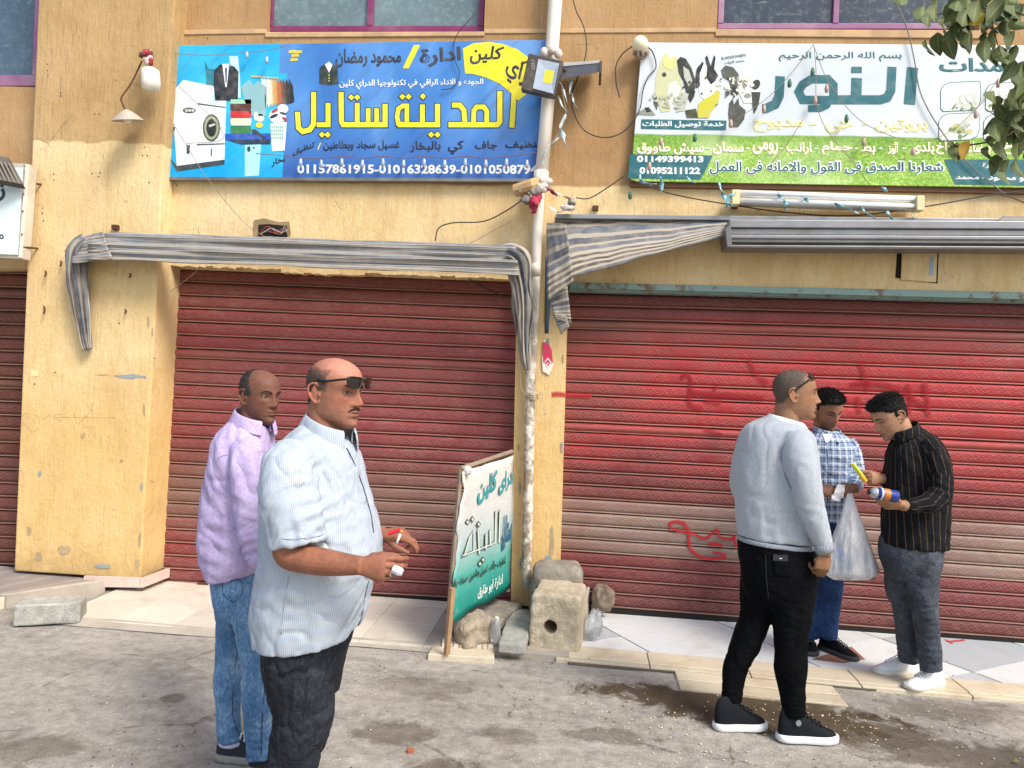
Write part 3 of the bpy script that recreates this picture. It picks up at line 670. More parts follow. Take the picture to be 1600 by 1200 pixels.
def ribbon(pts, w, closed=False):
    """mitred 2-D strip in pixel space -> list of (l, r)"""
    n = len(pts); L = []
    w = w if hasattr(w, '__len__') else [w]*n
    for i in range(n):
        a = pts[i-1] if i else None; b = pts[i+1] if i < n-1 else None; p = pts[i]
        def nr(p, q): d = math.hypot(q[0]-p[0], q[1]-p[1]) or 1; return (-(q[1]-p[1])/d, (q[0]-p[0])/d)
        if a is None: m = nr(p, b)
        elif b is None: m = nr(a, p)
        else:
            n1, n2 = nr(a, p), nr(p, b); mx, my = n1[0]+n2[0], n1[1]+n2[1]; d = mx*n1[0]+my*n1[1]
            k = 2/max(d, .7)/1 if d else 1; m = (mx*k/2, my*k/2)
        L.append(((p[0]+m[0]*w[i]/2, p[1]+m[1]*w[i]/2), (p[0]-m[0]*w[i]/2, p[1]-m[1]*w[i]/2)))
    return L
def strokes(name, lst, Y, mat, parent, grow=0.0, mapf=None, th=.0002, ext=0, step=.00012):
    """lst: (points, width) in pixels; each stroke lies a hair in front of the one before"""
    mapf = mapf or (lambda x, y: P(x, y, Y)); b = MB(); k = 0
    o_, ex, ey = mapf(800, 600), mapf(810, 600), mapf(800, 590); nrm = (ex-o_).cross(ey-o_).normalized()
    for pts, w in lst:
        if grow or ext:
            p = [list(q) for q in pts]
            for i, j in ((0, 1), (-1, -2)):
                d = math.hypot(p[i][0]-p[j][0], p[i][1]-p[j][1]) or 1; e = grow/2+ext
                p[i] = [p[i][0]+(p[i][0]-p[j][0])/d*e, p[i][1]+(p[i][1]-p[j][1])/d*e]
            pts = p
        R = ribbon(pts, (np.array(w)+grow).tolist() if hasattr(w, '__len__') else w+grow)
        v = []; off = nrm*(th+k*step); k += 1
        for l, r in R: v += [mapf(*r)+off, mapf(*l)+off]
        b.add(v, [(2*i, 2*i+2, 2*i+3, 2*i+1) for i in range(len(R)-1)])
    return b.build(name, mat, parent)
def polys(name, lst, Y, mat, parent, mapf=None, th=.0004, joined=False):
    mapf = mapf or (lambda x, y: P(x, y, Y)); b = MB()
    if not joined:
        if name == 'lettering' and len(lst) > 1: name = 'letter_dot'
        for k, pts in enumerate(lst): last = polys(name, [pts], Y, mat, parent, mapf, th+k*.00008, True)
        return last
    o_, ex, ey = mapf(800, 600), mapf(810, 600), mapf(800, 590); nrm = (ex-o_).cross(ey-o_).normalized()
    for k, pts in enumerate(lst):
        b.poly([mapf(x, y)+nrm*(th+k*.00008) for x, y in pts])
    return b.build(name, mat, parent)
def ell(cx, cy, rx, ry, n=16, a0=0, a1=2*math.pi, rot=0):
    o = []
    for k in range(n if a1-a0 >= 2*math.pi-.01 else n+1):
        a = a0+(a1-a0)*k/n; x, y = rx*math.cos(a), ry*math.sin(a); o.append((cx+x*math.cos(rot)-y*math.sin(rot), cy+x*math.sin(rot)+y*math.cos(rot)))
    return o
def c2(pts, org, sc): return [(org[0]+x/sc, org[1]+y/sc) for x, y in pts]
_ink = {}
def ink(col, rough=.45, kind=0):
    if (col, kind) in _ink: return _ink[(col, kind)]
    t = NT('print_'+col); n = t.noise(18, 4, .6)
    c = t.mix(t.rng(n, .45, .75, 0, .18), srgb(col), srgb('b9b2a4'))
    nm = banner_bump(t, kind)
    _ink[(col, kind)] = t.fin(c, rough, nm, spec=.35); return _ink[(col, kind)]
def banner_bump(t, kind):
    # stretched-vinyl creases running diagonally
    if kind == 1:
        w = t.noise(1, 2, .5, t.map((7, 1, 1.1), src=t.map(rot=(0, math.radians(-42), 0))))
        return t.bump(w, .7, .10)
    w = t.noise(1, 3, .5, t.map((2, 1, 2)))
    return t.bump(w, .15, .02)

# ------------------------------------------------------------------ blue banner
YB = YW-.07
def quadlerp(q, u, v):
    (x0, y0), (x1, y1), (x2, y2), (x3, y3) = q
    return ((x0*(1-u)+x1*u)*(1-v)+(x3*(1-u)+x2*u)*v, (y0*(1-u)+y1*u)*(1-v)+(y3*(1-u)+y2*u)*v)
bb = empty('banner_sign', P(555, 280, YB), 'large blue dry cleaning banner with yellow lettering over the left shutter', 'banner')
t = NT('blue_vinyl_print'); s_ = t.sep(t.obj()); xl = P(447, 150, YB).x
n1 = t.noise(1, 3, .5, t.map((2.2, 1, .8), rot=(0, .6, 0)))
blue = t.ramp(n1, [(.35, srgb('3f76bd')), (.5, srgb('4a86cc')), (.65, srgb('6a9cd8'))])
cyan = t.ramp(t.noise(1.3, 3), [(.35, srgb('0f9fe0')), (.65, srgb('3cbcf0'))])
step = t.math('GREATER_THAN', t.math('ADD', s_[0], t.math('MULTIPLY', t.math('GREATER_THAN', s_[2], P(440, 115, YB).z), .06)), xl)
low = t.rng(s_[2], P(600, 275, YB).z, P(600, 180, YB).z, 0, 1)
blue = t.mix(low, srgb('3a66ae'), blue)
m_banner = t.fin(t.mix(step, cyan, blue), .42, banner_bump(t, 1), spec=.35)
QB = [(254, 277), (843, 280), (853, 62), (261, 71)]
MB().pxbox(QB, YB, .012).build('vinyl_sheet', m_banner, bb, bevel=.003)
fb = MB()
fb.pxbox([(252, 281), (846, 284), (846, 279), (252, 276)], YB-.006, .03)
fb.pxbox([(252, 281), (258, 281), (265, 72), (260, 72)], YB+.013, .03); fb.pxbox([(258, 76), (853, 67), (853, 63), (258, 72)], YB+.013, .03)
fb.build('banner_frame', m_steel, bb, bevel=.002)
# yellow swash
def arc(cx, cy, r, a0, a1, n=14): return [(cx+r*math.cos(math.radians(a0+(a1-a0)*k/n)), cy-r*math.sin(math.radians(a0+(a1-a0)*k/n))) for k in range(n+1)]
O2, S2 = (440, 40), 3.636
Yk = lambda k: YB-.001-.0006*k
sw = c2([(1030, 130), (1090, 100), (1180, 92), (1260, 105), (1340, 135), (1400, 180), (1440, 230), (1460, 290), (1400, 380), (1345, 428), (1300, 380), (1240, 330), (1160, 295), (1090, 275), (1042, 272)], O2, S2)
polys('yellow_swash', [sw[:5]+[sw[13], sw[14]], [sw[4], sw[5], sw[6], sw[7], sw[8], sw[9], sw[10], sw[11], sw[12], sw[13]]], 0, ink('ece02c', .45, 1), bb, mapf=lambda x, y: P(x, y, Yk(1)))
YEL, BLK, WHT = ink('efe32e', .4, 1), ink('2b3340', .45, 1), ink('e9edf0', .4, 1)
put_text('lettering', 'كلين', c2([(1068, 222), (1240, 212), (1268, 118), (1072, 112)], O2, S2), Yk(2), BLK, bb, .03)
put_text('lettering', 'دراي', c2([(1262, 300), (1410, 420), (1460, 250), (1290, 160)], O2, S2), Yk(2), BLK, bb, .03)
put_text('lettering', 'ادارة', c2([(785, 240), (1020, 218), (1018, 118), (785, 128)], O2, S2), Yk(1), ink('333b4b', .45, 1), bb, .035)
polys('lettering', [c2([(688, 243), (722, 243), (788, 110), (752, 110)], O2, S2)], 0, YEL, bb, mapf=lambda x, y: P(x, y, Yk(1)))
put_text('lettering', 'محمود رمضان', c2([(305, 238), (680, 232), (680, 135), (308, 132)], O2, S2), Yk(1), ink('333b4b', .45, 1), bb, .035)
put_text('lettering', 'الجوده و الاداء الراقي في تكنولوجيا الدراي كلين', c2([(328, 364), (1145, 350), (1145, 300), (328, 308)], O2, S2), Yk(1), WHT, bb, .022)
MAIN = [([(1322, 372), (1308, 580)], 30),
 ([(1240, 372), (1240, 545), (1226, 563), (948, 563)], 30), ([(1090, 560), (1092, 485), (1108, 462), (1148, 462), (1166, 485), (1166, 560)], 27),
 ([(968, 452), (1012, 452), (1036, 480), (1042, 560)], 29),
 ([(886, 445), (886, 563), (660, 563)], 29), ([(800, 448), (800, 563)], 28), ([(716, 563), (664, 558), (656, 520), (664, 472), (690, 456), (712, 456), (712, 566)], 26),
 ([(588, 445), (588, 563), (350, 563), (340, 545), (338, 378)], 29), ([(540, 470), (540, 563)], 26), ([(492, 470), (492, 563)], 26), ([(430, 440), (430, 563)], 27),
 ([(264, 440), (264, 563), (200, 563)], 28), ([(182, 378), (182, 560), (160, 592), (120, 602), (96, 580), (90, 490)], 29)]
MAIN = [(c2(p, O2, S2), w_/S2) for p, w_ in MAIN]
DOTS = [(803, 402), (686, 404), (722, 404), (396, 408), (430, 408), (850, 620), (886, 620), (230, 620), (262, 620)]
GM = ([0], [1, 2, 3], [4, 5, 6], [7, 8, 9, 10], [11, 12])
for g_ in GM: strokes('lettering_outline', [MAIN[k] for k in g_], 0, ink('15284a', .45, 1), bb, grow=2.6, mapf=lambda x, y: P(x, y, Yk(1)))
polys('lettering_outline', [c2([(x-25, y), (x, y+25), (x+25, y), (x, y-25)], O2, S2) for x, y in DOTS], 0, ink('15284a', .45, 1), bb, mapf=lambda x, y: P(x, y, Yk(1)))
for g_ in GM: strokes('lettering', [MAIN[k] for k in g_], 0, YEL, bb, mapf=lambda x, y: P(x, y, Yk(5)))
polys('lettering', [c2([(x-18, y), (x, y+18), (x+18, y), (x, y-18)], O2, S2) for x, y in DOTS], 0, YEL, bb, mapf=lambda x, y: P(x, y, Yk(5)))
NAV = ink('1f2c48', .45, 1)
for s, x0, y0, x1, y1 in [('تنظيف', 1270, 706, 1475, 655), ('جاف', 1098, 712, 1225, 655), ('كي', 945, 732, 1035, 652), ('بالبخار', 728, 722, 905, 655), ('غسيل سجاد وبطاطين', 236, 712, 672, 652)]:
    put_text('lettering', s, c2([(x0, y0), (x1, y0-4), (x1, y1-2), (x0, y1+2)], O2, S2), Yk(1), NAV, bb, .035)
strokes('lettering', [(c2([(205, 705), (222, 665)], O2, S2), 1.4)], 0, YEL, bb, mapf=lambda x, y: P(x, y, Yk(1)))
put_text('lettering', 'تنظيق', c2([(60, 745), (180, 705), (190, 655), (70, 700)], O2, S2), Yk(1), NAV, bb, .03)
put_text('lettering', 'بخار', [(424, 262), (446, 254), (446, 242), (424, 249)], Yk(1), NAV, bb, .03)
put_text('lettering', '01157861915-01016328639-01010508794', c2([(88, 842), (1455, 845), (1455, 790), (88, 788)], O2, S2), Yk(1), WHT, bb, .035, res=2)
# pictures printed on the cyan part: washing machine, suits, folded towels, shirts on a rail, laundry basket, waistcoat
O1, S1 = (0, 0), 3.529
def pr(name, lst, col, k): return polys(name, [c2(p, O1, S1) for p in lst], 0, ink(col, .42, 1), bb, mapf=lambda x, y: P(x, y, Yk(k)))
pr('printed_machine', [[(945, 515), (975, 915), (1238, 880), (1250, 490), (1010, 440)]], 'dfeaf0', 1)
pr('printed_machine', [[(935, 870), (975, 945), (1238, 905), (1238, 880), (975, 915)], [(1090, 576), (1246, 596), (1246, 590), (1090, 568)], [(1085, 802), (1240, 796), (1240, 790), (1085, 794)], [(1028, 800), (1048, 800), (1045, 848), (1030, 848)], [(1163, 820), (1170, 820), (1168, 862), (1162, 862)], [(956, 700), (966, 700), (964, 722), (958, 720)]], '3a4248', 2)
pr('printed_machine', [ell(1044, 609, 36, 16), ell(1166, 705, 48, 76)], '454d50', 2)
pr('printed_machine', [ell(1166, 705, 40, 66)], 'a3a98a', 3); pr('printed_machine', [ell(1166, 705, 28, 50)], '2c3130', 4)
pr('printed_machine', [ell(1028, 609, 9, 9, 8), ell(1046, 609, 9, 9, 8), ell(1064, 609, 9, 9, 8), [(1150, 690), (1185, 680), (1188, 690), (1155, 702)]], 'c9cfcd', 5)
pr('printed_machine', [[(1168, 520), (1215, 528), (1213, 566), (1168, 562)]], 'b7dbe6', 2)
pr('printed_dress', [[(1130, 335), (1150, 380), (1205, 380), (1212, 335), (1200, 470), (1140, 470)]], '2a7f93', 1)
pr('printed_suit', [[(1180, 390), (1215, 355), (1290, 365), (1315, 395), (1312, 555), (1186, 555), (1178, 470)]], '2e3238', 2)
pr('printed_suit', [[(1225, 352), (1265, 352), (1250, 480), (1243, 480)]], 'e6eaec', 3); pr('printed_suit', [[(1240, 375), (1252, 375), (1250, 450), (1244, 460)]], '2b5170', 4)
pr('printed_shirt', [[(1265, 310), (1312, 310), (1322, 400), (1328, 540), (1310, 540), (1300, 400), (1268, 350)]], 'c5e8ee', 1)
pr('printed_shirt', [[(1330, 480), (1375, 440), (1400, 470), (1420, 445), (1470, 480), (1465, 640), (1390, 640), (1350, 560)]], '8bbac2', 3)
for i, cc in enumerate(['dfe6e8', 'c8d6da', 'e8dfc8', 'd0b78c', 'cfa05a', 'b76f4a', '8a5a46', '5e5148', '3d3a3a', '2e3134']):
    x = 1440+i*17; pr('printed_shirt', [[(x, 432), (x+22, 438+i*4), (x+30, 560), (x+6, 600-i*3)]], cc, 2+(i % 3))
pr('printed_rail', [[(1385, 418), (1535, 428), (1535, 434), (1385, 424)]], 'e9b93a', 6)
for i, (cc, y) in enumerate([('3a7f4a', 716), ('e8e6c8', 672), ('c93a3c', 630), ('5a3a33', 592), ('9fd0b0', 568)]):
    pr('printed_towel', [[(1272, y-20), (1384, y-20), (1386, y), (1380, y+20), (1276, y+20), (1270, y)]], cc, 3+i % 2)
pr('printed_board', [[(1240, 738), (1490, 735), (1494, 768), (1240, 772)]], '2156b8', 2); pr('printed_board', [[(1250, 772), (1494, 768), (1490, 795), (1330, 796)]], '27384e', 2)
pr('printed_basket', [[(1490, 680), (1582, 672), (1570, 830), (1500, 835)]], 'd7efe4', 3)
pr('printed_basket', [ell(1500+12*i, 700+20*j, 3, 6, 6) for i in range(6) for j in range(4)], '79a9a0', 5)
pr('printed_laundry', [ell(1530, 640, 48, 40), ell(1560, 600, 30, 26)], 'f0f4f4', 2); pr('printed_laundry', [ell(1515, 610, 22, 8, 10, rot=-.5), ell(1570, 655, 18, 7, 8, rot=.6)], 'c8323a', 6); pr('printed_laundry', [ell(1510, 640, 26, 9, 10, rot=-.4), ell(1560, 625, 20, 7, 8, rot=.3)], '2b3a5a', 4)
pr('printed_bottle', [ell(1435, 650, 22, 22), ell(1412, 640, 12, 26)], 'e9ecd0', 3); pr('printed_bottle', [ell(1430, 690, 20, 16)], 'e3d13b', 4); pr('printed_bottle', [[(1388, 715), (1408, 712), (1465, 760), (1455, 768), (1420, 742), (1392, 738)]], '2b3140', 5)
pr('printed_column', [[(1350, 800), (1440, 796), (1428, 968), (1350, 972)]], 'a9e4ea', 1); pr('printed_column', [ell(1372, 822, 10, 16, 8), ell(1400, 815, 5, 6, 6)], '2d4450', 3)
polys('printed_waistcoat', [c2([(215, 240), (240, 222), (268, 205), (296, 222), (318, 240), (322, 330), (270, 338), (214, 330)], O2, S2)], 0, ink('2f3b38', .45, 1), bb, mapf=lambda x, y: P(x, y, Yk(1)))
polys('printed_waistcoat', [c2([(246, 222), (268, 205), (290, 222), (270, 268)], O2, S2)], 0, ink('dfeaf4', .45, 1), bb, mapf=lambda x, y: P(x, y, Yk(2)))
polys('printed_waistcoat', [c2(ell(270, y, 4, 4, 8), O2, S2) for y in (282, 298, 314)], 0, YEL, bb, mapf=lambda x, y: P(x, y, Yk(2)))
polys('printed_parcel', [c2([(x, y+20), (x+42, y+16), (x+42, y), (x, y+2)], O2, S2) for x, y in [(40, 138), (56, 160), (50, 184), (74, 140)]], 0, ink('d9c94a', .45, 1), bb, mapf=lambda x, y: P(x, y, Yk(1)))

# ------------------------------------------------------------------ white and green poultry banner
YG = YW-.07
gb = empty('banner_sign', P(1300, 290, YG), 'wide white and green poultry shop banner over the right shutter', 'banner')
t = NT('white_green_print'); s_ = t.sep(t.obj())
zt = t.math('MULTIPLY_ADD', s_[0], P(1590, 220, YG).z*0, P(1200, 212, YG).z)
zt = t.math('ADD', zt, t.math('MULTIPLY', t.math('SUBTRACT', t.noise(3, 2), .5), .03))
grass = t.ramp(t.math('MULTIPLY_ADD', t.noise(60, 6, .8), .75, t.math('MULTIPLY', t.noise(5, 3), .25)), [(.36, srgb('4c7a22')), (.5, srgb('86b43e')), (.62, srgb('c4dc84'))])
fade = t.rng(t.noise(1.5, 2), .5, .65, 0, .7); z0, z1 = P(1200, 290, YG).z, P(1200, 212, YG).z
grass = t.mix(t.math('MULTIPLY', fade, .6), grass, srgb('d8e8b8'))
grass = t.mix(t.rng(s_[2], z1-.10, z1, 0, .55), grass, srgb('5f8f2c'))
c = t.mix(t.rng(t.math('SUBTRACT', s_[2], zt), -.004, .004, 0, 1), grass, t.mix(t.rng(t.noise(2, 3), .4, .7, 0, 1), srgb('d3dade'), srgb('c6d0d7')))
c = t.mix(t.rng(t.noise(30, 4, .7), .66, .72, 0, .25), c, srgb('8c8f86'))
m_gbanner = t.fin(c, .42, banner_bump(t, 0), spec=.35)
MB().pxbox([(985, 283), (1760, 296), (1760, 72), (1003, 66)], YG, .012).build('vinyl_sheet', m_gbanner, gb, bevel=.003)
MB().pxbox([(985, 291), (1760, 305), (1760, 296), (985, 283)], YG+.02, .04).build('banner_frame', plain('brown_frame_bar', '6b4a34', .7, 0, .2, .2), gb)
TEAL, TW = ink('1f6670', .45), ink('eef2ef', .45)
O4, S4 = (1180, 0), 3.529
Yg = lambda k: YG-.001-.0006*k
NUR = [([(868, 372), (850, 576)], 62), ([(755, 368), (748, 500), (728, 538), (690, 550), (420, 550)], 50), ([(560, 430), (556, 552)], 58), ([(530, 385), (588, 385)], 34),
       ([(432, 545), (432, 470), (400, 436), (310, 436), (262, 465), (240, 505), (262, 550), (420, 552)], 46), ([(415, 545), (396, 580), (360, 598), (292, 598)], 38),
       ([(138, 420), (132, 530), (110, 575), (60, 598), (40, 600)], 52)]
for g_ in ([0], [1, 2, 4, 5], [3], [6]): strokes('lettering', [(c2(p, O4, S4), w_/S4) for p, w_ in [NUR[k] for k in g_]], 0, TEAL, gb, mapf=lambda x, y: P(x, y, Yg(1)))
def gt(s, x0, y0, x1, y1, mat, k=1, bold=.025, O=O4, S=S4, sl=0):
    return put_text('lettering', s, c2([(x0, y0), (x1, y0+sl), (x1, y1+sl), (x0, y1)], O, S), Yg(k), mat, gb, bold)
gt('بسم الله الرحمن الرحيم', 130, 338, 808, 285, TEAL, 1, .012)
gt('مجمدات', 1015, 412, 1560, 318, TEAL, 1, .035)
PY = ink('e2dfa0', .45)
gt('بروتين', 660, 732, 955, 655, PY, 1, .04); gt('-', 590, 690, 620, 684, PY); gt('حى', 385, 735, 540, 665, PY, 1, .045); gt('-', 300, 690, 340, 684, PY); gt('مدبوح', -10, 730, 270, 655, PY, 1, .045)
# white lettering over yellow edge on the grass
PYW = ink('f2f4e4', .45)
for s, x0, x1 in [('سيش طاووق', 995, 1100), ('سمان', 1113, 1162), ('رومى', 1175, 1216), ('ارانب', 1228, 1268), ('حمام', 1283, 1332), ('بط', 1345, 1368), ('أوز', 1386, 1406), ('بلدى', 1422, 1460), ('فراخ', 1462, 1496), ('بيضاء', 1512, 1548), ('فراخ', 1560, 1640)]:
    put_text('lettering', s, [(x0, 242), (x1, 243), (x1, 222), (x0, 221)], Yg(1), ink('e3dc8e', .45), gb, .055)
    put_text('lettering', s, [(x0+1, 241), (x1-1, 242), (x1-1, 223), (x0+1, 222)], Yg(3.2), PYW, gb, .02)
for x in (1105, 1168, 1221, 1275, 1338, 1376, 1413): put_text('lettering', '-', [(x-3, 233), (x+3, 233), (x+3, 231), (x-3, 231)], Yg(1), PYW, gb)
put_text('lettering', 'شعارنا الصدق فى القول والامانه فى العمل', [(1107, 274), (1476, 273), (1476, 251), (1107, 250)], Yg(1), TW, gb, .075)
put_text('lettering', 'شعارنا الصدق فى القول والامانه فى العمل', [(1109, 272.5), (1474, 271.5), (1474, 253), (1109, 252)], Yg(4.2), TEAL, gb, .018)
# teal boxes
O3, S3 = (780, 0), 3.478
polys('teal_box', [c2([(770, 700), (1232, 708), (1236, 655), (772, 648)], O3, S3), c2([(700, 968), (1095, 975), (1162, 845), (712, 838)], O3, S3), [(1492, 288), (1760, 292), (1760, 250), (1475, 249)]], 0, TEAL, gb, mapf=lambda x, y: P(x, y, Yg(1)))
def g3(s, x0, y0, x1, y1, mat=TW, bold=.03): return put_text('lettering', s, c2([(x0, y0), (x1, y0+2), (x1, y1+2), (x0, y1)], O3, S3), Yg(2), mat, gb, bold)
g3('خدمة توصيل الطلبات', 778, 694, 1220, 656); g3('01149399413', 748, 882, 1110, 846, bold=.045); g3('01095211122', 762, 946, 1092, 908, bold=.045)
put_text('lettering', 'إدارة', [(1535, 264), (1562, 264), (1562, 254), (1535, 254)], Yg(2), TW, gb, .03)
put_text('lettering', 'أبو محمود - محمد', [(1493, 282), (1612, 285), (1612, 270), (1493, 271)], Yg(2), TW, gb, .035)
# photo frames and pictures of food
def rrect(x0, y0, x1, y1, r=14):
    p = [(x0+r, y0+2), (x1-2, y0), (x1, y0+4), (x1, y1-r), (x1-4, y1-5), (x1-r, y1), (x0+4, y1+2), (x0, y1-2), (x0, y0+r), (x0+5, y0+6)]; return p
for (x0, y0, x1, y1) in [(1470, 127, 1532, 172), (1467, 176, 1530, 218), (1540, 128, 1602, 172), (1537, 177, 1600, 218)]:
    q = rrect(x0, y0, x1, y1); polys('printed_photo', [q], 0, ink('dfe5dc', .45), gb, mapf=lambda x, y: P(x, y, Yg(1)))
    strokes('printed_frame', [(q+[q[0]], 1.0)], 0, TEAL, gb, mapf=lambda x, y: P(x, y, Yg(2)))
r_ = random.Random(4)
def blobs(name, col, cx, cy, rx, ry, n, s0, k, seed):
    r = random.Random(seed); L = []
    for i in range(n):
        a = r.uniform(0, 6.28); d = math.sqrt(r.random()); L.append(ell(cx+rx*d*math.cos(a), cy+ry*d*math.sin(a), s0*r.uniform(.5, 1.3), s0*r.uniform(.3, .9), 7, rot=r.uniform(0, 3)))
    o = polys(name, L, 0, ink(col, .45), gb, mapf=lambda x, y: P(x, y, Yg(k)), joined=True); o['kind'] = 'stuff'; return o
for (cx, cy, c_) in [(1508, 158, 'c9cfc4'), (1505, 200, 'c4c48a'), (1570, 155, 'd0d2ca'), (1575, 200, 'c9cfa0')]:
    blobs('printed_food', c_, cx, cy, 18, 10, 14, 6, 3, int(cx)); blobs('printed_food', '6f8a4a', cx-4, cy+5, 22, 10, 7, 4, 4, int(cx)+1); blobs('printed_food', 'e4e6dc', cx+4, cy-2, 12, 6, 6, 5, 5.5, int(cx)+2)
# poultry and rabbit picture
def pg(col, L, k): return polys('printed_animal', [c2(p, O3, S3) for p in L], 0, ink(col, .45), gb, mapf=lambda x, y: P(x, y, Yg(k)))
pg('c8cba0', [[(880, 330), (905, 285), (925, 320), (950, 300), (985, 350), (985, 420), (1000, 480), (960, 560), (925, 605), (880, 610), (845, 520), (850, 420), (865, 370)]], 1)
pg('e6e8dc', [[(925, 450), (965, 440), (985, 480), (960, 560), (930, 600), (915, 520)]], 2); pg('d9d98a', [[(885, 330), (905, 285), (922, 322), (950, 300), (965, 350), (940, 380), (900, 370)]], 3)
pg('2f352b', [ell(897, 405, 12, 12, 10), [(845, 500), (862, 540), (858, 600), (840, 560)]], 4)
pg('30352f', [[(965, 330), (985, 308), (1015, 320), (1045, 370), (1065, 430), (1062, 520), (1040, 560), (1020, 520), (1000, 440), (975, 400)]], 2)
pg('b9bdb0', [[(1000, 360), (1030, 380), (1050, 440), (1030, 470), (1005, 420)], [(1000, 500), (1030, 510), (1010, 600), (960, 610), (985, 540)]], 3)
pg('eef0ea', [[(1080, 420), (1110, 340), (1150, 380), (1190, 420), (1180, 520), (1140, 560), (1090, 520)]], 2)
pg('20242a', [[(1120, 310), (1130, 300), (1150, 360), (1168, 300), (1176, 310), (1168, 375), (1190, 410), (1175, 440), (1150, 460), (1125, 420), (1130, 370)], [(1065, 430), (1075, 370), (1105, 335), (1112, 345), (1090, 400), (1090, 470), (1070, 480)]], 3)
pg('c9c438', [[(1080, 600), (1085, 560), (1130, 530), (1165, 510), (1180, 488), (1200, 500), (1190, 560), (1150, 610), (1140, 640), (1080, 640)]], 4); pg('3c4022', [[(1010, 600), (1070, 590), (1080, 640), (1020, 640)]], 3)
pg('52584f', [[(1205, 380), (1230, 355), (1270, 365), (1300, 400), (1310, 470), (1300, 510), (1260, 510), (1250, 440), (1215, 420)]], 2); pg('e2e5dd', [[(1290, 420), (1360, 370), (1415, 430), (1420, 500), (1400, 560), (1330, 560), (1300, 500)]], 2)
pg('2a302a', [ell(1395, 460, 22, 30, 10, rot=.5), [(1370, 500), (1420, 500), (1410, 570), (1385, 620), (1375, 560)], [(1255, 470), (1300, 480), (1300, 515), (1260, 515)]], 3)
pg('454b42', [[(1250, 560), (1270, 535), (1275, 570), (1300, 530), (1305, 570), (1340, 600), (1330, 650), (1300, 690), (1255, 690), (1245, 620)]], 3)
pg('8f9488', [[(740, 620), (790, 590), (830, 600), (850, 625), (800, 625)], ell(1335, 455, 16, 22, 8), ell(1350, 520, 20, 14, 8)], 4); pg('30342f', [[(790, 585), (812, 582), (830, 605), (800, 612)]], 5)
blobs('printed_animal', 'b4b8a4', 1045, 155, 30, 14, 26, 4, 6, 9); blobs('printed_animal', '3b4038', 1120, 140, 55, 24, 26, 2.5, 6.5, 10); blobs('printed_animal', 'd6d8c4', 1150, 130, 30, 18, 26, 3, 7, 12)
put_text('lettering', 'EL-NOUR SWEETS', [(1128, 93), (1165, 88), (1165, 84), (1127, 89)], Yg(2), ink('5c7f86', .45), gb, .02)
put_text('lettering', 'محمد الزيات', [(1132, 101), (1163, 97), (1163, 92), (1132, 96)], Yg(2), ink('5c7f86', .45), gb, .02)

# ------------------------------------------------------------------ small white box sign, far left
YL = YW-.32
lsn = empty('shop_sign', P(0, 400, YL), 'white lightbox shop sign cut off by the left photo edge, beside the pillar', 'sign')
t = NT('milky_sign_face'); m_face = t.fin(t.mix(t.rng(t.noise(3, 4), .4, .7), srgb('dfeceb'), srgb('cfe2e4')), .3, spec=.5)
MB().pxbox([(-330, 392), (33, 404), (44, 256), (-330, 235)], YL+.01, .09).build('sign_box', plain('cream_sheet_metal', 'd8d0c0', .5, .1, .12, .1, 14, dirt=('9a8a72', .5)), lsn, bevel=.004)
MB().pxbox([(-320, 386), (28, 398), (36, 262), (-320, 243)], YL-.004, .003).build('sign_face', m_face, lsn)
MB().pxbox([(29, 402), (34, 402), (45, 257), (40, 257)], YL-.008, .006).build('edge_strip', plain('pale_edge_strip', 'e4ddd0', .5, 0, .1, .1), lsn)
sc_ = MB()
for y in (259, 303, 330, 366): sc_.ball(P(38-(y-260)*.035, y, YL-.012), (.008, .004, .008), 8, 5)
sc_.build('rivet', m_steel, lsn)
put_text('lettering', 'ز', [(-6, 316), (8, 316), (9, 287), (-6, 287)], YL-.0045, plain('charcoal_print', '3a3f44', .5), lsn, .04)
put_text('lettering', 'ما', [(-8, 373), (6, 374), (6, 359), (-8, 359)], YL-.0045, plain('charcoal_print', '3a3f44', .5), lsn, .02)
for y, x in ((287, 64), (387, 59)):
    MB().tube([P(x-24, y-1, YL+.02), P(x, y+1, YP-.002)], .007, 6).build('bracket', m_rust, lsn)
fl = empty('floodlight', P(10, 270, YL-.1), 'dark grey finned floodlight on top of the white sign at the left edge', 'floodlight')
b = MB(); q1 = [P(-30, 275, YL-.2), P(36, 288, YL-.06), P(14, 246, YL-.02), P(-45, 235, YL-.2)]
b.poly(q1, (0, .03, -.03)); b.build('housing', plain('dusty_black_metal', '4b4742', .6, .2, .2, .2, 20), fl, bevel=.004)
for k in range(9):
    f = k/9; a = q1[0].lerp(q1[1], f); c_ = q1[3].lerp(q1[2], f); MB().poly([a+Vector((0, -.004, .0)), a+Vector((.008, -.004, 0)), c_.lerp(a, .3)+Vector((.008, -.014, .01)), c_.lerp(a, .3)+Vector((0, -.014, .01))], (0, .012, 0)).build('fin', plain('dusty_grey_metal', '8a8478', .6, .2), fl)

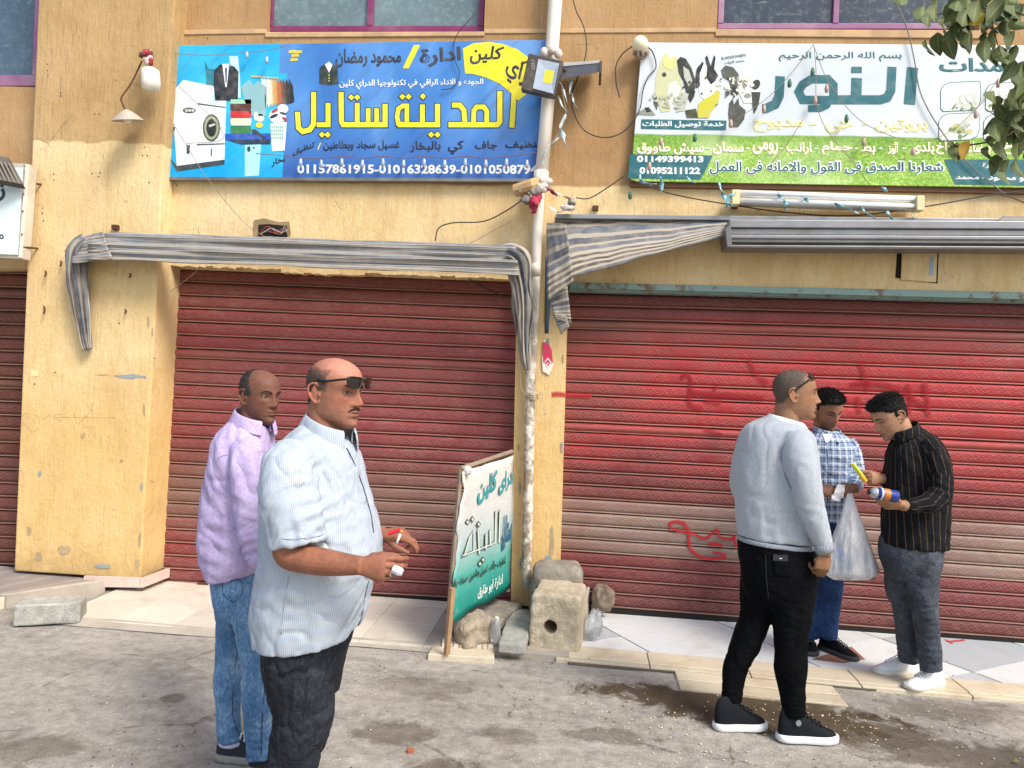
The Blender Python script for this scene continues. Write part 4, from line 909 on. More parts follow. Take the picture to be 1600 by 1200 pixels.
# ------------------------------------------------------------------ leaning sign board
A0, A1 = G(703, 1018, .05), Vector((-.42, 5.15, .05)); d_ = (A1-A0); d_.z = 0; nl = Vector((d_.y, -d_.x, 0)).normalized()
lean = .0
def MS(x, y): return PL(x, y, A0, nl)
bs = empty('board_sign', A0, 'faded white and teal cloth sign on a wooden post between the shutters', 'sign')
t = NT('faded_teal_cloth'); s_ = t.sep(t.obj()); zz = t.math('ADD', s_[2], t.math('MULTIPLY', t.math('SUBTRACT', t.noise(4, 3), .5), .05))
za, zb_ = MS(750, 950).z, MS(750, 740).z
c = t.ramp(t.rng(zz, za, zb_), [(.05, srgb('12877c')), (.3, srgb('4fa89c')), (.48, srgb('a3bcbd')), (.7, srgb('c6c9c8')), (1, srgb('cfccc5'))])
c = t.mix(t.rng(t.noise(14, 5, .7), .55, .75, 0, .4), c, srgb('a89c84')); sn = t.noise(1, 3, .5, t.map((3, 3, 9)))
m_cloth = t.fin(c, .7, t.bump(sn, .5, .02), spec=.2)
N = 14; M_ = 18; gv = []
QL = [(705, 972), (797, 920), (803, 712), (723, 737)]
for j in range(M_+1):
    for i in range(N+1):
        x, y = quadlerp(QL, i/N, j/M_); x += (2.0*math.sin(j*.9)+1.5*math.sin(j*2.1)) * (1-i/N)**3; y += 3*math.sin(i*.8) * (j == 0)
        gv.append(MS(x, y)+nl*(.006*math.sin(i*1.1+j*.5)))
me = mesh(gv, [(j*(N+1)+i, j*(N+1)+i+1, (j+1)*(N+1)+i+1, (j+1)*(N+1)+i) for j in range(M_) for i in range(N)])
o = link('cloth_panel', me, m_cloth, bs, True); md = o.modifiers.new('thick', 'SOLIDIFY'); md.thickness = .004; md.offset = 0
m_wood = plain('weathered_wood', 'a58461', .85, 0, .25, .5, 30); m_wood2 = plain('grey_wood', '8a7a68', .85, 0, .25, .5, 30)
def bar(a, c_, w_, mat, parent, name): return MB().tube([a, c_], w_, 4).build(name, mat, parent, bevel=.002)
bar(G(698, 1022, .04), MS(704, 918)+nl*.012, .020, m_wood, bs, 'post')
bar(MS(706, 960)-nl*.02, MS(724, 735)-nl*.02, .016, m_wood2, bs, 'post'); bar(MS(723, 733)-nl*.012, MS(803, 706)-nl*.012, .018, m_wood2, bs, 'top_rail'); bar(MS(708, 966)-nl*.025, MS(797, 917)-nl*.02, .016, m_wood2, bs, 'bottom_rail')
bar(MS(797, 925)-nl*.02, MS(803, 708)-nl*.02, .016, m_wood2, bs, 'post')
MB().ball(MS(728, 735)+nl*.01, (.03, .03, .03), 8, 6).build('torn_corner', m_cloth, bs)
def tx(s, q, mat, bold): return put_text('lettering', s, q, 0, mat, bs, bold, .001, mapf=lambda x, y: MS(x, y)+nl*.009)
m_t1 = ink('2f8f96', .6); m_t2 = ink('1f5f7c', .6); m_t3 = ink('27443a', .6)
tx('كلين', [(744, 790), (774, 772), (776, 732), (746, 750)], m_t1, .05); tx('دراى', [(777, 775), (799, 762), (800, 728), (779, 742)], m_t1, .05)
O5, S5 = (680, 680), 3.243
OUT = [([(322, 380), (316, 545)], 8), ([(300, 385), (296, 545), (130, 610)], 8), ([(270, 480), (272, 560)], 8), ([(250, 500), (250, 575)], 8), ([(210, 480), (215, 600)], 8), ([(140, 608), (165, 520), (185, 480), (188, 590)], 8)]
for g_ in ([0], [1], [2, 3, 4, 5]): strokes('lettering', [(c2(p, O5, S5), 2.6) for p, w_ in [OUT[k] for k in g_]], 0, m_t3, bs, mapf=lambda x, y: MS(x, y)+nl*.009, grow=1)
for g_ in ([0], [1], [2, 3, 4, 5]): strokes('lettering', [(c2(p, O5, S5), 2.2) for p, w_ in [OUT[k] for k in g_]], 0, ink('ccd6cc', .6), bs, mapf=lambda x, y: MS(x, y)+nl*.0115)
DD = [(155, 440), (180, 425), (212, 450), (218, 650), (234, 630)]
polys('lettering', [c2([(x-13, y), (x, y+18), (x+13, y), (x, y-18)], O5, S5) for x, y in DD], 0, m_t3, bs, mapf=lambda x, y: MS(x, y)+nl*.010)
polys('lettering', [c2([(x-7, y), (x, y+10), (x+7, y), (x, y-10)], O5, S5) for x, y in DD], 0, ink('ccd6cc', .6), bs, mapf=lambda x, y: MS(x, y)+nl*.0125)
tx('ستايل', [(781, 862), (797, 854), (799, 802), (783, 806)], m_t2, .05)
tx('تنظيف جاف - غسيل بطاطين - سجاد - رفا -', [(704, 922), (788, 884), (789, 866), (705, 906)], m_t3, .03); tx('ادارة ابو طارق', [(744, 938), (783, 916), (784, 896), (745, 918)], ink('dfe9e4', .6), .03)
# ------------------------------------------------------------------ awnings
def stripe_mat(name, cols, k, dusty=.45):
    t = NT(name); uv = t.sep(t.uv()); u, v = uv[0], uv[1]
    w = t.math('FRACT', t.math('ADD', t.math('MULTIPLY', u, k), t.math('MULTIPLY', t.noise(3, 2, .5), .25)))
    n = len(cols); st = []
    for i, (p, c) in enumerate(cols): st.append((p, srgb(c)))
    c = t.ramp(w, st, 'CONSTANT')
    n1 = t.noise(9, 6, .7); n2 = t.noise(1, 4, .6, t.map((60, 60, 60)))
    c = t.mix(t.rng(n1, .42, .7, 0, dusty), c, srgb('a79d90')); c = t.mix(t.rng(n2, .6, .75, 0, .4), c, srgb('6f675f'))
    return t.fin(c, .75, t.bump(n2, .25, .003, t.bump(n1, .3, .01)), spec=.2, Sheen_Weight=.1)
STR = [(0, '3f4652'), (.16, 'a59b8c'), (.24, '544d45'), (.36, 'aca294'), (.44, '6f757c'), (.6, '9c9386'), (.68, '3b3838'), (.78, '8d867d'), (.9, '5d636b')]
m_strA = stripe_mat('grey_striped_canvas', [(0, '666d77'), (.16, 'a19a8e'), (.24, '6c665e'), (.36, 'aaa397'), (.44, '7f858b'), (.6, '9e978b'), (.68, '55514e'), (.78, '989289'), (.9, '757c84')], 4.0, .4)
m_strB = stripe_mat('dark_striped_canvas', STR, 3.0, .4)
def cloth_roll(name, path, rads, Y, mat, parent, deps, seg=72, seed=1, rip=.16):
    """gathered cloth: px path, px radii, depth offsets (towards the camera)"""
    pts = catmull([[x, y, d] for (x, y), d in zip(path, deps)], 8); rr = [float(a[0]) for a in catmull([[r, 0, 0] for r in rads], 8)]
    n = len(pts); C = [P(p[0], p[1], Y-p[2]) for p in pts]; vs = []; uvs = []; L = 0
    nrm = Vector((0, -1, 0))
    for i in range(n):
        t_ = (C[min(i+1, n-1)]-C[max(i-1, 0)]).normalized(); nrm = (Vector((0, -1, 0)) - t_*t_.dot(Vector((0, -1, 0)))).normalized(); b = t_.cross(nrm)
        if i: L += (C[i]-C[i-1]).length
        r = rr[i]*mpp(Y)
        a = np.arange(seg)*2*math.pi/seg
        q = np.stack([np.cos(a)*3.2+seed, np.sin(a)*3.2, np.full(seg, L*1.5)], 1)
        q2 = np.stack([np.cos(a)*7+seed, np.sin(a)*7, np.full(seg, L*2.2)], 1)
        q3 = np.stack([np.cos(a)*2.5, np.sin(a)*2.5+seed, np.full(seg, L*9)], 1)
        q4 = np.stack([np.cos(a)*13+seed, np.sin(a)*13, np.full(seg, L*1.2)], 1)
        k = 1+rip*vnoise(q, seed)+rip*.9*vnoise(q2, seed+5)+rip*.5*vnoise(q3, seed+9)-rip*.9*np.abs(vnoise(q4, seed+13))
        for j in range(seg):
            vs.append(C[i]+nrm*(math.cos(a[j])*r*k[j]*.75)+b*(math.sin(a[j])*r*k[j])); uvs.append((j/seg, L))
    fs = []; fu = []
    for i in range(n-1):
        for j in range(seg): fs.append((i*seg+j, (i+1)*seg+j, (i+1)*seg+(j+1) % seg, i*seg+(j+1) % seg)); fu.append(((j/seg, uvs[i*seg][1]), (j/seg, uvs[(i+1)*seg][1]), ((j+1)/seg, uvs[(i+1)*seg][1]), ((j+1)/seg, uvs[i*seg][1])))
    fs += [tuple(range(seg)), tuple(range((n-1)*seg, n*seg))[::-1]]; fu += [tuple((.1, 0) for _ in range(seg))]*2
    me = mesh(vs, fs); ul = me.uv_layers.new(name='UVMap'); k = 0
    for p, uu in zip(me.polygons, fu):
        for li, q in zip(p.loop_indices, uu): ul.data[li].uv = q
    return link(name, me, mat, parent, True)
def cloth_patch(name, quad, ydep, mat, parent, nu=24, nv=12, amp=.012, seed=2, uvk=(1, 1), fr=6):
    """quad px BL BR TR TL ; ydep depths of the same corners"""
    vs = []; uvs = []; no = (P(*quad[1], 5)-P(*quad[0], 5)).cross(P(*quad[3], 5)-P(*quad[0], 5)).normalized()
    for j in range(nv+1):
        for i in range(nu+1):
            u, v = i/nu, j/nv; x, y = quadlerp(quad, u, v); Y = (ydep[0]*(1-u)+ydep[1]*u)*(1-v)+(ydep[3]*(1-u)+ydep[2]*u)*v
            d = amp*float(vnoise(np.array([[u*2.2, v*fr, seed]]), seed)[0]) + amp*.5*float(vnoise(np.array([[u*7, v*fr*2, seed]]), seed+3)[0])
            e = 2.0*float(vnoise(np.array([[u*9, v*2, seed+.5]]))[0])*(1 if j in (0,) else 0)
            vs.append(P(x, y+e, Y)+Vector((0, -d, 0))); uvs.append((v*uvk[0], u))
    me = mesh(vs, [(j*(nu+1)+i, j*(nu+1)+i+1, (j+1)*(nu+1)+i+1, (j+1)*(nu+1)+i) for j in range(nv) for i in range(nu)])
    ul = me.uv_layers.new(name='UVMap')
    for l in me.loops: ul.data[l.index].uv = uvs[l.vertex_index]
    o = link(name, me, mat, parent, True); md = o.modifiers.new('thick', 'SOLIDIFY'); md.thickness = .004; md.offset = 0; return o
YA = 4.98
aw = empty('awning', P(480, 390, YA), 'gathered grey striped canvas awning rolled up over the left shutter', 'awning')
cloth_roll('canvas_roll', [(128, 392), (160, 381), (250, 381), (400, 384), (560, 390), (700, 394), (790, 402), (806, 412)], [20, 17, 15, 14, 14, 14, 17, 17], YA, m_strA, aw, [.0, .02, .03, .03, .02, .02, .0, 0], seed=3)
cloth_roll('hanging_end', [(138, 373), (124, 395), (122, 430), (128, 480), (134, 530), (137, 546)], [12, 19, 17, 13, 9, 7], YA, m_strB, aw, [.05, .05, .03, .02, 0, 0], seed=8, rip=.3)
cloth_roll('hanging_end', [(780, 398), (806, 406), (816, 440), (820, 480), (820, 520), (822, 560), (824, 578)], [14, 21, 17, 16, 11, 8, 4], YA, m_strB, aw, [.02, .04, .03, .02, 0, 0, 0], seed=12, rip=.34)
MB().tube([P(124, 380, YA+.02), P(812, 402, YA+.02)], .014, 8).build('awning_rod', m_steel, aw)
cloth_patch('canvas_front', [(140, 405), (812, 430), (806, 384), (142, 364)], [YA-.13, YA-.12, YA-.09, YA-.09], m_strA, aw, 80, 40, .022, 7, (1, 1), 7)
cloth_patch('canvas_front', [(112, 412), (176, 404), (160, 362), (124, 372)], [YA-.12, YA-.15, YA-.10, YA-.07], m_strA, aw, 14, 16, .014, 17, (.5, 1), 4)
m_strC = stripe_mat('navy_cream_striped_canvas', [(0, '5c6470'), (.18, 'a59b8a'), (.24, '57504a'), (.31, 'b0a697'), (.36, '57504a'), (.42, 'aca292'), (.48, '5f5a55'), (.53, 'b0a697'), (.6, '6b7078'), (.7, 'aaa090'), (.76, '565a62'), (.9, 'a59c8d')], 1.25, .6)
ar = empty('awning', P(1000, 380, 4.95), 'torn dark striped canvas hanging folded at the left end of the right-hand awning', 'awning')
cloth_patch('canvas_sheet', [(890, 434), (1140, 366), (1138, 342), (866, 340)], [4.86, 4.95, 5.1, 5.12], m_strC, ar, 30, 12, .012, 2)
cloth_patch('canvas_flap', [(856, 470), (896, 440), (884, 350), (854, 348)], [4.84, 4.82, 4.86, 4.95], m_strC, ar, 12, 16, .015, 5, fr=3)
cloth_patch('torn_flap', [(868, 500), (893, 505), (886, 446), (856, 462)], [4.88, 4.86, 4.88, 4.93], m_strC, ar, 8, 8, .01, 9, fr=3)
cloth_patch('torn_flap', [(877, 523), (890, 510), (884, 492), (862, 488)], [4.88, 4.86, 4.87, 4.9], m_strC, ar, 6, 6, .006, 11)
cloth_patch('torn_flap', [(851, 520), (857, 522), (864, 420), (852, 400)], [5.0, 5.0, 5.0, 5.0], plain('navy_canvas', '3c4558', .8, 0, .3, .2), ar, 4, 8, .006, 12)
cloth_patch('yellow_strip', [(849, 506), (854, 508), (856, 450), (851, 450)], [5.02]*4, plain('yellow_tape', 'd9b52c', .5), ar, 3, 6, .004, 13)
# metal roll housing
hm = plain('grey_awning_metal', '8d8f93', .42, .35, .15, .15, 18, dirt=('77706a', .5)); hm2 = plain('dark_awning_metal', '6a6b70', .45, .35, .2, .15, 18, dirt=('8a8178', .4)); hm3 = plain('light_awning_metal', 'b0b2b4', .4, .3, .2, .15, 14, dirt=('8c8074', .6))
hs_ = empty('awning_housing', P(1350, 370, 5.0), 'long layered grey metal awning housing over the right shutter', 'awning housing')
def hb_(y0, y1, Y, dep, mat, x0=1140, name='housing_rail', sl=0): return MB().pxbox([(x0, y1), (1720, y1+sl+3), (1720, y0+sl+3), (x0, y0)], Y, dep).build(name, mat, hs_, bevel=.005)
hb_(343, 355, 4.90, .25, hm); hb_(357, 366, 4.93, .2, hm3); hb_(366.5, 372, 4.90, .22, hm); hb_(372.5, 378, 4.93, .2, hm3); hb_(379, 382, 4.96, .18, hm2); hb_(382.5, 385, 4.93, .2, hm3); hb_(385.5, 388, 4.98, .15, hm2)
MB().pxbox([(868, 341), (1720, 350), (1720, 343), (868, 334)], 5.06, .12).build('top_cover', hm, hs_, bevel=.004)
MB().pxbox([(1136, 386), (1144, 386), (1142, 352), (1133, 356)], 4.88, .2).build('end_cap', hm2, hs_, bevel=.004)
cloth_patch('loose_strip', [(1556, 346), (1640, 347), (1640, 340), (1566, 338)], [5.0, 5.0, 5.05, 5.05], m_strA, hs_, 10, 4, .008, 4)

# ------------------------------------------------------------------ drain pipe
t = NT('pipe_white_paint'); n1 = t.noise(8, 5, .7); z = t.sep(t.obj())[2]
wear = t.rng(t.math('ADD', z, t.math('MULTIPLY', t.math('SUBTRACT', t.noise(2, 3), .5), 1.2)), 1.5, 2.8, 1, 0)
c = t.mix(t.math('MULTIPLY', wear, t.rng(n1, .44, .56, 0, .9)), srgb('e6e0d4'), srgb('6f5f4e'))
c = t.mix(t.math('MULTIPLY', wear, t.rng(t.noise(20, 4, .7), .4, .65, 0, .6)), c, srgb('a89a84'))
c = t.mix(t.rng(n1, .62, .85, 0, .2), c, srgb('cdb8a0'))
m_pipe = t.fin(c, t.rng(wear, 0, 1, .45, .8), t.bump(n1, .25, .004), spec=.3)
pp = empty('drain_pipe', P(822, 905, 5.1), 'white drain pipe running down between the two shops, peeling lower down', 'pipe')
up = [P(890, -420, 5.1), P(868, 0, 5.1), P(857, 150, 5.1), P(845, 285, 5.1)]
MB().tube(up, [.048, .048, .046, .045], 16).build('upper_pipe', m_pipe, pp, True)
lo = catmull([P(845, 278, 5.12), P(842, 320, 5.12), P(838, 400, 5.12), P(835, 470, 5.12), P(829, 600, 5.12), P(826, 740, 5.12), P(822, 918, 5.12)], 6)
MB().tube([Vector(v) for v in lo], .035, 16).build('lower_pipe', m_pipe, pp, True)
MB().tube([P(846, 268, 5.1), P(844, 292, 5.1)], .052, 16).build('pipe_collar', m_pipe, pp, True); MB().tube([P(836, 412, 5.12), P(835.5, 432, 5.12)], .040, 16).build('pipe_collar', m_pipe, pp, True)
m_twine = plain('dirty_twine', 'a79a86', .9, 0, .2, .3); tw = MB()
for k in range(4):
    c0 = P(831, 616+k*2.3, 5.12); tw.tube([c0+Vector((math.cos(a)*.043, math.sin(a)*.043, .004*math.sin(a*1.5+k))) for a in [i*.45 for i in range(15)]], .0035, 5)
for q in ([(826, 620), (815, 608), (812, 580), (808, 560)], [(826, 624), (820, 640), (822, 648), (826, 628)], [(842, 618), (848, 614), (846, 626), (840, 622)]): tw.tube([Vector(v) for v in catmull(pxs([(x, y, .04) for x, y in q], 5.12), 5)], .0025, 5)
tag(tw.build('twine', m_twine, None, True), 'pale twine knotted round the drain pipe below the awnings', 'twine')

# ------------------------------------------------------------------ lamps
m_blk = plain('dusty_dark_metal', '4c4641', .55, .3, .2, .2, 30, dirt=('8a8072', .5)); m_silv = plain('lamp_reflector', 'c3c8cc', .25, .7, .1)
fo = empty('floodlight', P(848, 120, 4.96), 'dark square LED floodlight with a yellow chip, tied to the drain pipe', 'floodlight')
def q3(L, k=3.478, o=(780, 0)): return [(o[0]+x/k, o[1]+y/k) for x, y in L]
YF = 4.92
MB().poly([P(x, y, YF) for x, y in q3([(118, 485), (300, 525), (350, 330), (160, 288)])], (0, .06, 0)).build('housing', m_blk, fo, bevel=.006)
oq = q3([(183, 480), (295, 510), (327, 345), (213, 320)]); iq = q3([(236, 446), (286, 457), (301, 386), (250, 376)])
fr_ = MB(); a = [P(x, y, YF-.006) for x, y in oq]; b_ = [P(x, y, YF-.002) for x, y in iq]; b_ = [v+Vector((0, .0, 0)) for v in b_]
inn = [P(x, y, YF-.0015) for x, y in iq]
fr_.add(a+inn, [(0, 1, 5, 4), (1, 2, 6, 5), (2, 3, 7, 6), (3, 0, 4, 7)]); fr_.build('reflector', m_silv, fo)
MB().poly([P(x, y, YF-.003) for x, y in iq], (0, .001, 0)).build('led_chip', plain('yellow_led', 'd8d23c', .4), fo)
put_text('lettering', 'LED', q3([(190, 325), (196, 375), (178, 378), (172, 326)]), YF-.0015, plain('pale_print', 'a8a49c', .5), fo, .02)
MB().tube([P(814, 100, YF+.05), P(836, 92, YF+.08), P(868, 98, YF+.1), P(884, 112, YF+.05)], .007, 6).build('yoke', m_rust, fo)
hb = empty('light_bar', P(905, 112, 5.0), 'grey metal bar lamp housing sticking out right of the drain pipe', 'lamp housing')
MB().hexa([P(876, 124, 4.98), P(938, 112, 4.92), P(938, 97, 4.92), P(877, 104, 4.98)], [P(874, 122, 5.14), P(936, 110, 5.14), P(936, 95, 5.14), P(876, 101, 5.14)]).build('bar', hm2, hb, bevel=.004)
MB().hexa([P(877, 104, 4.975), P(939, 98, 4.915), P(939, 95, 4.93), P(878, 99, 5.0)], [P(874, 103, 5.12), P(937, 97, 5.12), P(937, 94, 5.12), P(876, 98, 5.12)]).build('bar_lid', hm3, hb, bevel=.002)
MB().pxbox([(936, 114), (940, 114), (941, 95), (937, 95)], 4.91, .2).build('end_plate', m_blk, hb)
t = NT('opal_plastic'); m_opal = t.fin(t.mix(t.rng(t.noise(8, 4), .4, .75), srgb('eeeade'), srgb('c8bfa8')), .3, spec=.5, Subsurface_Weight=.1)
t = NT('cream_bulb'); m_bulb = t.fin(srgb('efe6c8'), .25, spec=.5)
gl = empty('globe_lamp', P(1000, 84, 5.1), 'cream round globe lamp at the top left corner of the poultry banner', 'lamp')
MB().ball(P(1000, 69, 5.08), .055, 20, 14).build('globe', m_bulb, gl, True)
cp = MB(); cp.tube([P(1001, 76, 5.1), P(1002, 84, 5.12), P(1002, 92, 5.14)], [.05, .058, .02], 14)
cp.build('lamp_cap', plain('rag_and_rust', '9c8f80', .9, 0, .4, .6, 60), gl, True)
for k in range(7): MB().tube([P(990+k*3.5, 80, 5.06), P(988+k*4.4, 88+abs(3-k)*-1, 5.07)], .004, 5).build('cap_strip', m_rust if k % 2 else m_twine, gl)
jl = empty('jar_lamp', P(236, 143, 4.9), 'white jar shaped lamp hanging from a red rag bundle on the pillar', 'lamp')
jb = MB(); jb.tube([P(235, 106, 4.9), P(235, 110, 4.9), P(235, 117, 4.9), P(236, 130, 4.9), P(236, 138, 4.9), P(236, 142, 4.9)], [.03, .058, .063, .064, .058, .035], 20)
jb.build('shade', m_opal, jl, True, bevel=0)
r_ = random.Random(6); cols = ['8a2730', '9c3a44', 'b9a8a0', '5d1f28', 'cfc4c0']
def crumple(name, c, r, mat, parent, seed, n=3):
    bm = bmesh.new(); bmesh.ops.create_icosphere(bm, subdivisions=n, radius=1); me = bpy.data.meshes.new('mesh'); bm.to_mesh(me); bm.free()
    v = get_co(me); d = 1+.35*fbm(v*1.6+seed, 3, seed)+.12*vnoise(v*6+seed, seed); v = v*d[:, None]*np.array(r)+np.array(c); set_co(me, v); return link(name, me, mat, parent, True)
for k in range(6): crumple('rag', P(230+r_.uniform(-6, 7), 92+r_.uniform(-9, 8), 4.9+r_.uniform(-.03, .03)), (.022, .022, .03), plain('rag_'+cols[k % 5], cols[k % 5], .9, 0, .3, .5, 60), jl, k)
crumple('metal_clip', P(221, 86, 4.92), (.015, .015, .02), m_blk, jl, 9); crumple('metal_clip', P(232, 80, 4.94), (.025, .015, .012), m_steel, jl, 10)
wl_ = empty('wall_lamp', P(200, 188, 4.86), 'small cone shade lamp on a thin rusty arm in front of the pillar', 'lamp')
MB().tube([Vector(v) for v in catmull(pxs([(222, 95, .05), (205, 130, .12), (190, 152, .17), (192, 163, .17), (196, 172, .17)], YP), 5)], .006, 6).build('arm', m_rust, wl_, True)
c0 = P(197, 171, YP-.17); rv_ = ray(198, 180).normalized(); ax = (P(200, 188, YP-.17)-c0); ax = (ax-rv_*(ax.dot(rv_))).normalized(); ax = (ax-rv_*.10).normalized(); c1 = c0+ax*.075
MB().tube([c0, c0+ax*.025, c1], [.012, .05, .108], 20, caps=False).build('shade', plain('dusty_enamel', 'b5aa9c', .6, .2, .15, .2, 20), wl_)
MB().ball(c1-ax*.01, .028, 12, 8).build('bulb', m_opal, wl_, True)
ff = empty('tube_light', P(1295, 312, 5.05), 'double white fluorescent tube light fixed under the poultry banner', 'tube light')
m_wh = plain('chipped_white_enamel', 'd9d6cc', .4, 0, .1, .1, 20, dirt=('7a5a40', .35)); m_tube = plain('white_glass_tube', 'f1f3f3', .15, 0, .03)
MB().pxbox([(1148, 318), (1443, 328), (1443, 306), (1148, 296)], 5.06, .08).build('batten', m_wh, ff, bevel=.004)
for dy in (0, 11): MB().tube([P(1156, 302+dy, 5.03), P(1434, 311+dy, 5.03)], .0155, 12).build('fluorescent_tube', m_tube, ff, True)
for x in (1150, 1439):
    yy = 302+(x-1156)/278*9
    MB().pxbox([(x-6, yy+17), (x+6, yy+17), (x+6, yy-6), (x-6, yy-6)], 5.0, .08).build('end_holder', plain('yellowed_plastic', 'd8ca9c', .4), ff, bevel=.004)
# ------------------------------------------------------------------ cables, string lights, shreds
m_cab = plain('black_cable', '2b2a2a', .6, 0, .1); m_cab2 = plain('grey_cable', '7a736a', .7, 0, .1)
for nm, pts, r, mm, lab in [
    ('cable', [(890, -40), (898, 10), (913, 45), (916, 82), (905, 115), (893, 150), (898, 180), (915, 205), (945, 215), (975, 205), (998, 175), (1005, 140), (1013, 120), (1025, 105), (1020, 82), (1010, 72)], .0042, m_cab, 'black cable looping from above the drain pipe to the globe lamp'),
    ('cable', [(988, 72), (972, 85), (962, 105), (963, 130), (968, 152)], .0042, m_cab, 'short black cable end dangling left of the globe lamp'),
    ('cable', [(900, 309), (920, 310), (945, 296), (978, 273)], .004, m_cab, 'black cable rising to the lower left corner of the poultry banner'),
    ('cable', [(985, 281), (1050, 303), (1130, 318), (1230, 332), (1330, 337), (1450, 322), (1560, 303), (1680, 292)], .0045, m_cab, 'long black cable sagging behind the fluorescent tube light'),
    ('cable', [(1560, 303), (1590, 312), (1625, 330)], .004, m_cab, 'black cable branching down at the right edge over the awning housing'),
    ('cable', [(680, 376), (686, 356), (710, 348), (755, 346), (790, 330), (822, 308)], .0045, m_cab, 'black cable arching over the right end of the left awning'),
    ('cable', [(743, 20), (712, 58), (710, 90), (718, 115), (708, 136), (690, 140)], .003, m_cab, 'thin black cable hanging over the word on the blue banner top'),
    ('cable', [(1388, -20), (1415, 38), (1428, 90), (1440, 150), (1478, 215), (1520, 262), (1572, 305)], .0042, m_cab2, 'grey cable crossing the poultry banner from the right window'),
    ('cable', [(712, 422), (740, 440), (775, 458), (800, 465)], .0035, m_cab, 'black wire trailing across the top right of the left shutter'),
    ('cable', [(848, -20), (846, 20), (845, 55)], .0025, m_cab2, 'thin wire dropping just left of the drain pipe top')]:
    wire(nm, pxs([(x, y, .09 if nm else 0) for x, y in pts], YW) if 'shutter' not in lab else pxs([(x, y, .03) for x, y in pts], YS), r, mm, None, lab, 'cable')
m_thin = plain('thin_brown_wire', '8c7b6c', .7)
for pts, lab in [([(258, 172), (290, 225), (318, 270), (362, 326), (400, 362), (470, 395), (520, 410), (600, 412), (700, 395), (800, 345)], 'thin slack wire from the blue banner across the left awning'),
                 ([(267, 455), (300, 430), (312, 418)], 'short taut string at the top left corner of the left shutter'),
                 ([(262, 118), (350, 210), (290, 225)], 'thin wire crossing the printed washing machine')]:
    wire('string', pxs([(x, y, .12) for x, y in pts], YW if 'corner' not in lab else YS), .0022, m_thin, None, lab, 'string')
def bulb(x, y, Y, mat, cap, parent, s=1.0):
    a = P(x, y-6*s, Y); b = MB(); b.tube([a, a+Vector((0, 0, -.012*s)), a+Vector((0, 0, -.03*s)), a+Vector((0, 0, -.05*s)), a+Vector((0, 0, -.056*s))], [.008*s, .011*s, .015*s, .012*s, .004*s], 8); o = b.build('bulb', mat, parent, True)
    return o
m_clear = plain('clear_bulb_glass', 'a9b6c4', .15, .2); m_pink = plain('pink_bulb', 'b59a8c', .6); m_green = plain('green_bulb', '3f6f58', .6)
sl1 = empty('string_lights', P(640, 250, YB-.04), 'string of clear little bulbs sagging along the phone numbers of the blue banner', 'string lights')
wp_ = [(400, 240), (440, 243), (470, 247)]+[(470+32.3*k/1, 244+(3 if k % 2 else 0)) for k in range(1, 11)]+[(838, 238), (848, 225)]
wire('wire', pxs([(x, y, .05) for x, y in wp_], YB), .003, plain('red_brown_wire', '7a5a5c', .7), sl1)
for k in range(12): bulb(470+32.3*k*.995, 254+(2 if k % 2 else 0), YB-.05, m_clear, None, sl1, 1.0)
sl0 = empty('string_lights', P(350, 85, YB-.04), 'thin light string along the top edge of the blue banner beside the suit picture', 'string lights')
wire('wire', pxs([(232, 76, .1), (270, 83, .05), (320, 86, .05), (385, 82, .05), (425, 77, .05), (452, 70, .05)], YB), .0025, m_thin, sl0)
for x, y in ((386, 82), (417, 90)): bulb(x, y+4, YB-.05, m_clear, None, sl0, .9)
sl2 = empty('string_lights', P(1275, 75, YG-.04), 'string of pink and green cone bulbs zigzagging over the white poultry banner', 'string lights')
for pts in ([(1271, 70), (1240, 110), (1215, 138), (1190, 160), (1145, 190)], [(1271, 70), (1290, 120), (1310, 150), (1330, 175), (1360, 198), (1425, 221), (1480, 208), (1530, 165), (1560, 122)], [(1272, 72), (1275, 110), (1276, 160), (1290, 200), (1330, 250), (1360, 290)], [(1256, 185), (1230, 225), (1205, 255)]):
    wire('wire', pxs([(x, y, .05) for x, y in pts], YG), .0022, m_thin, sl2)
for i, (x, y) in enumerate([(1234, 130), (1270, 112), (1292, 138), (1194, 170), (1274, 156), (1323, 185), (1350, 222), (1427, 236), (1560, 130), (1525, 178), (1580, 145), (1142, 193), (1086, 215), (1015, 260), (1033, 221), (985, 305)]):
    bulb(x, y, YG-.05, m_green if i in (0, 1, 5, 12, 15) else m_pink, None, sl2, 1.0)
m_shred = plain('blue_plastic_film', '7fb4c0', .35, 0, .25, .3, 30); m_shred2 = plain('pale_plastic_film', 'b9c9cc', .35, 0, .25, .3, 30)
sb = empty('bunting_shreds', P(1150, 310, 5.05), 'torn blue plastic shreds tied along the wires under the poultry banner', 'plastic shreds')
def shred(pts, w_, mat, parent, Y=5.05, seed=0):
    r = random.Random(seed); C = catmull(pxs([(x, y, 0) for x, y in pts], Y), 4); vs = []; n = len(C)
    for i, c_ in enumerate(C):
        a = r.uniform(-.5, .5)+i*.5+seed; k = w_*(.35+.65*math.sin(math.pi*(i+.6)/(n+.2)))*r.uniform(.7, 1.2)
        d = Vector((math.cos(a), math.sin(a)*.7, .35*math.sin(a*2))).normalized()*k/2; vs += [Vector(c_)+d, Vector(c_)-d]
    me = mesh(vs, [(2*i, 2*i+1, 2*i+3, 2*i+2) for i in range(n-1)]); o = link('shred', me, mat, parent, True)
    md = o.modifiers.new('thick', 'SOLIDIFY'); md.thickness = .0015
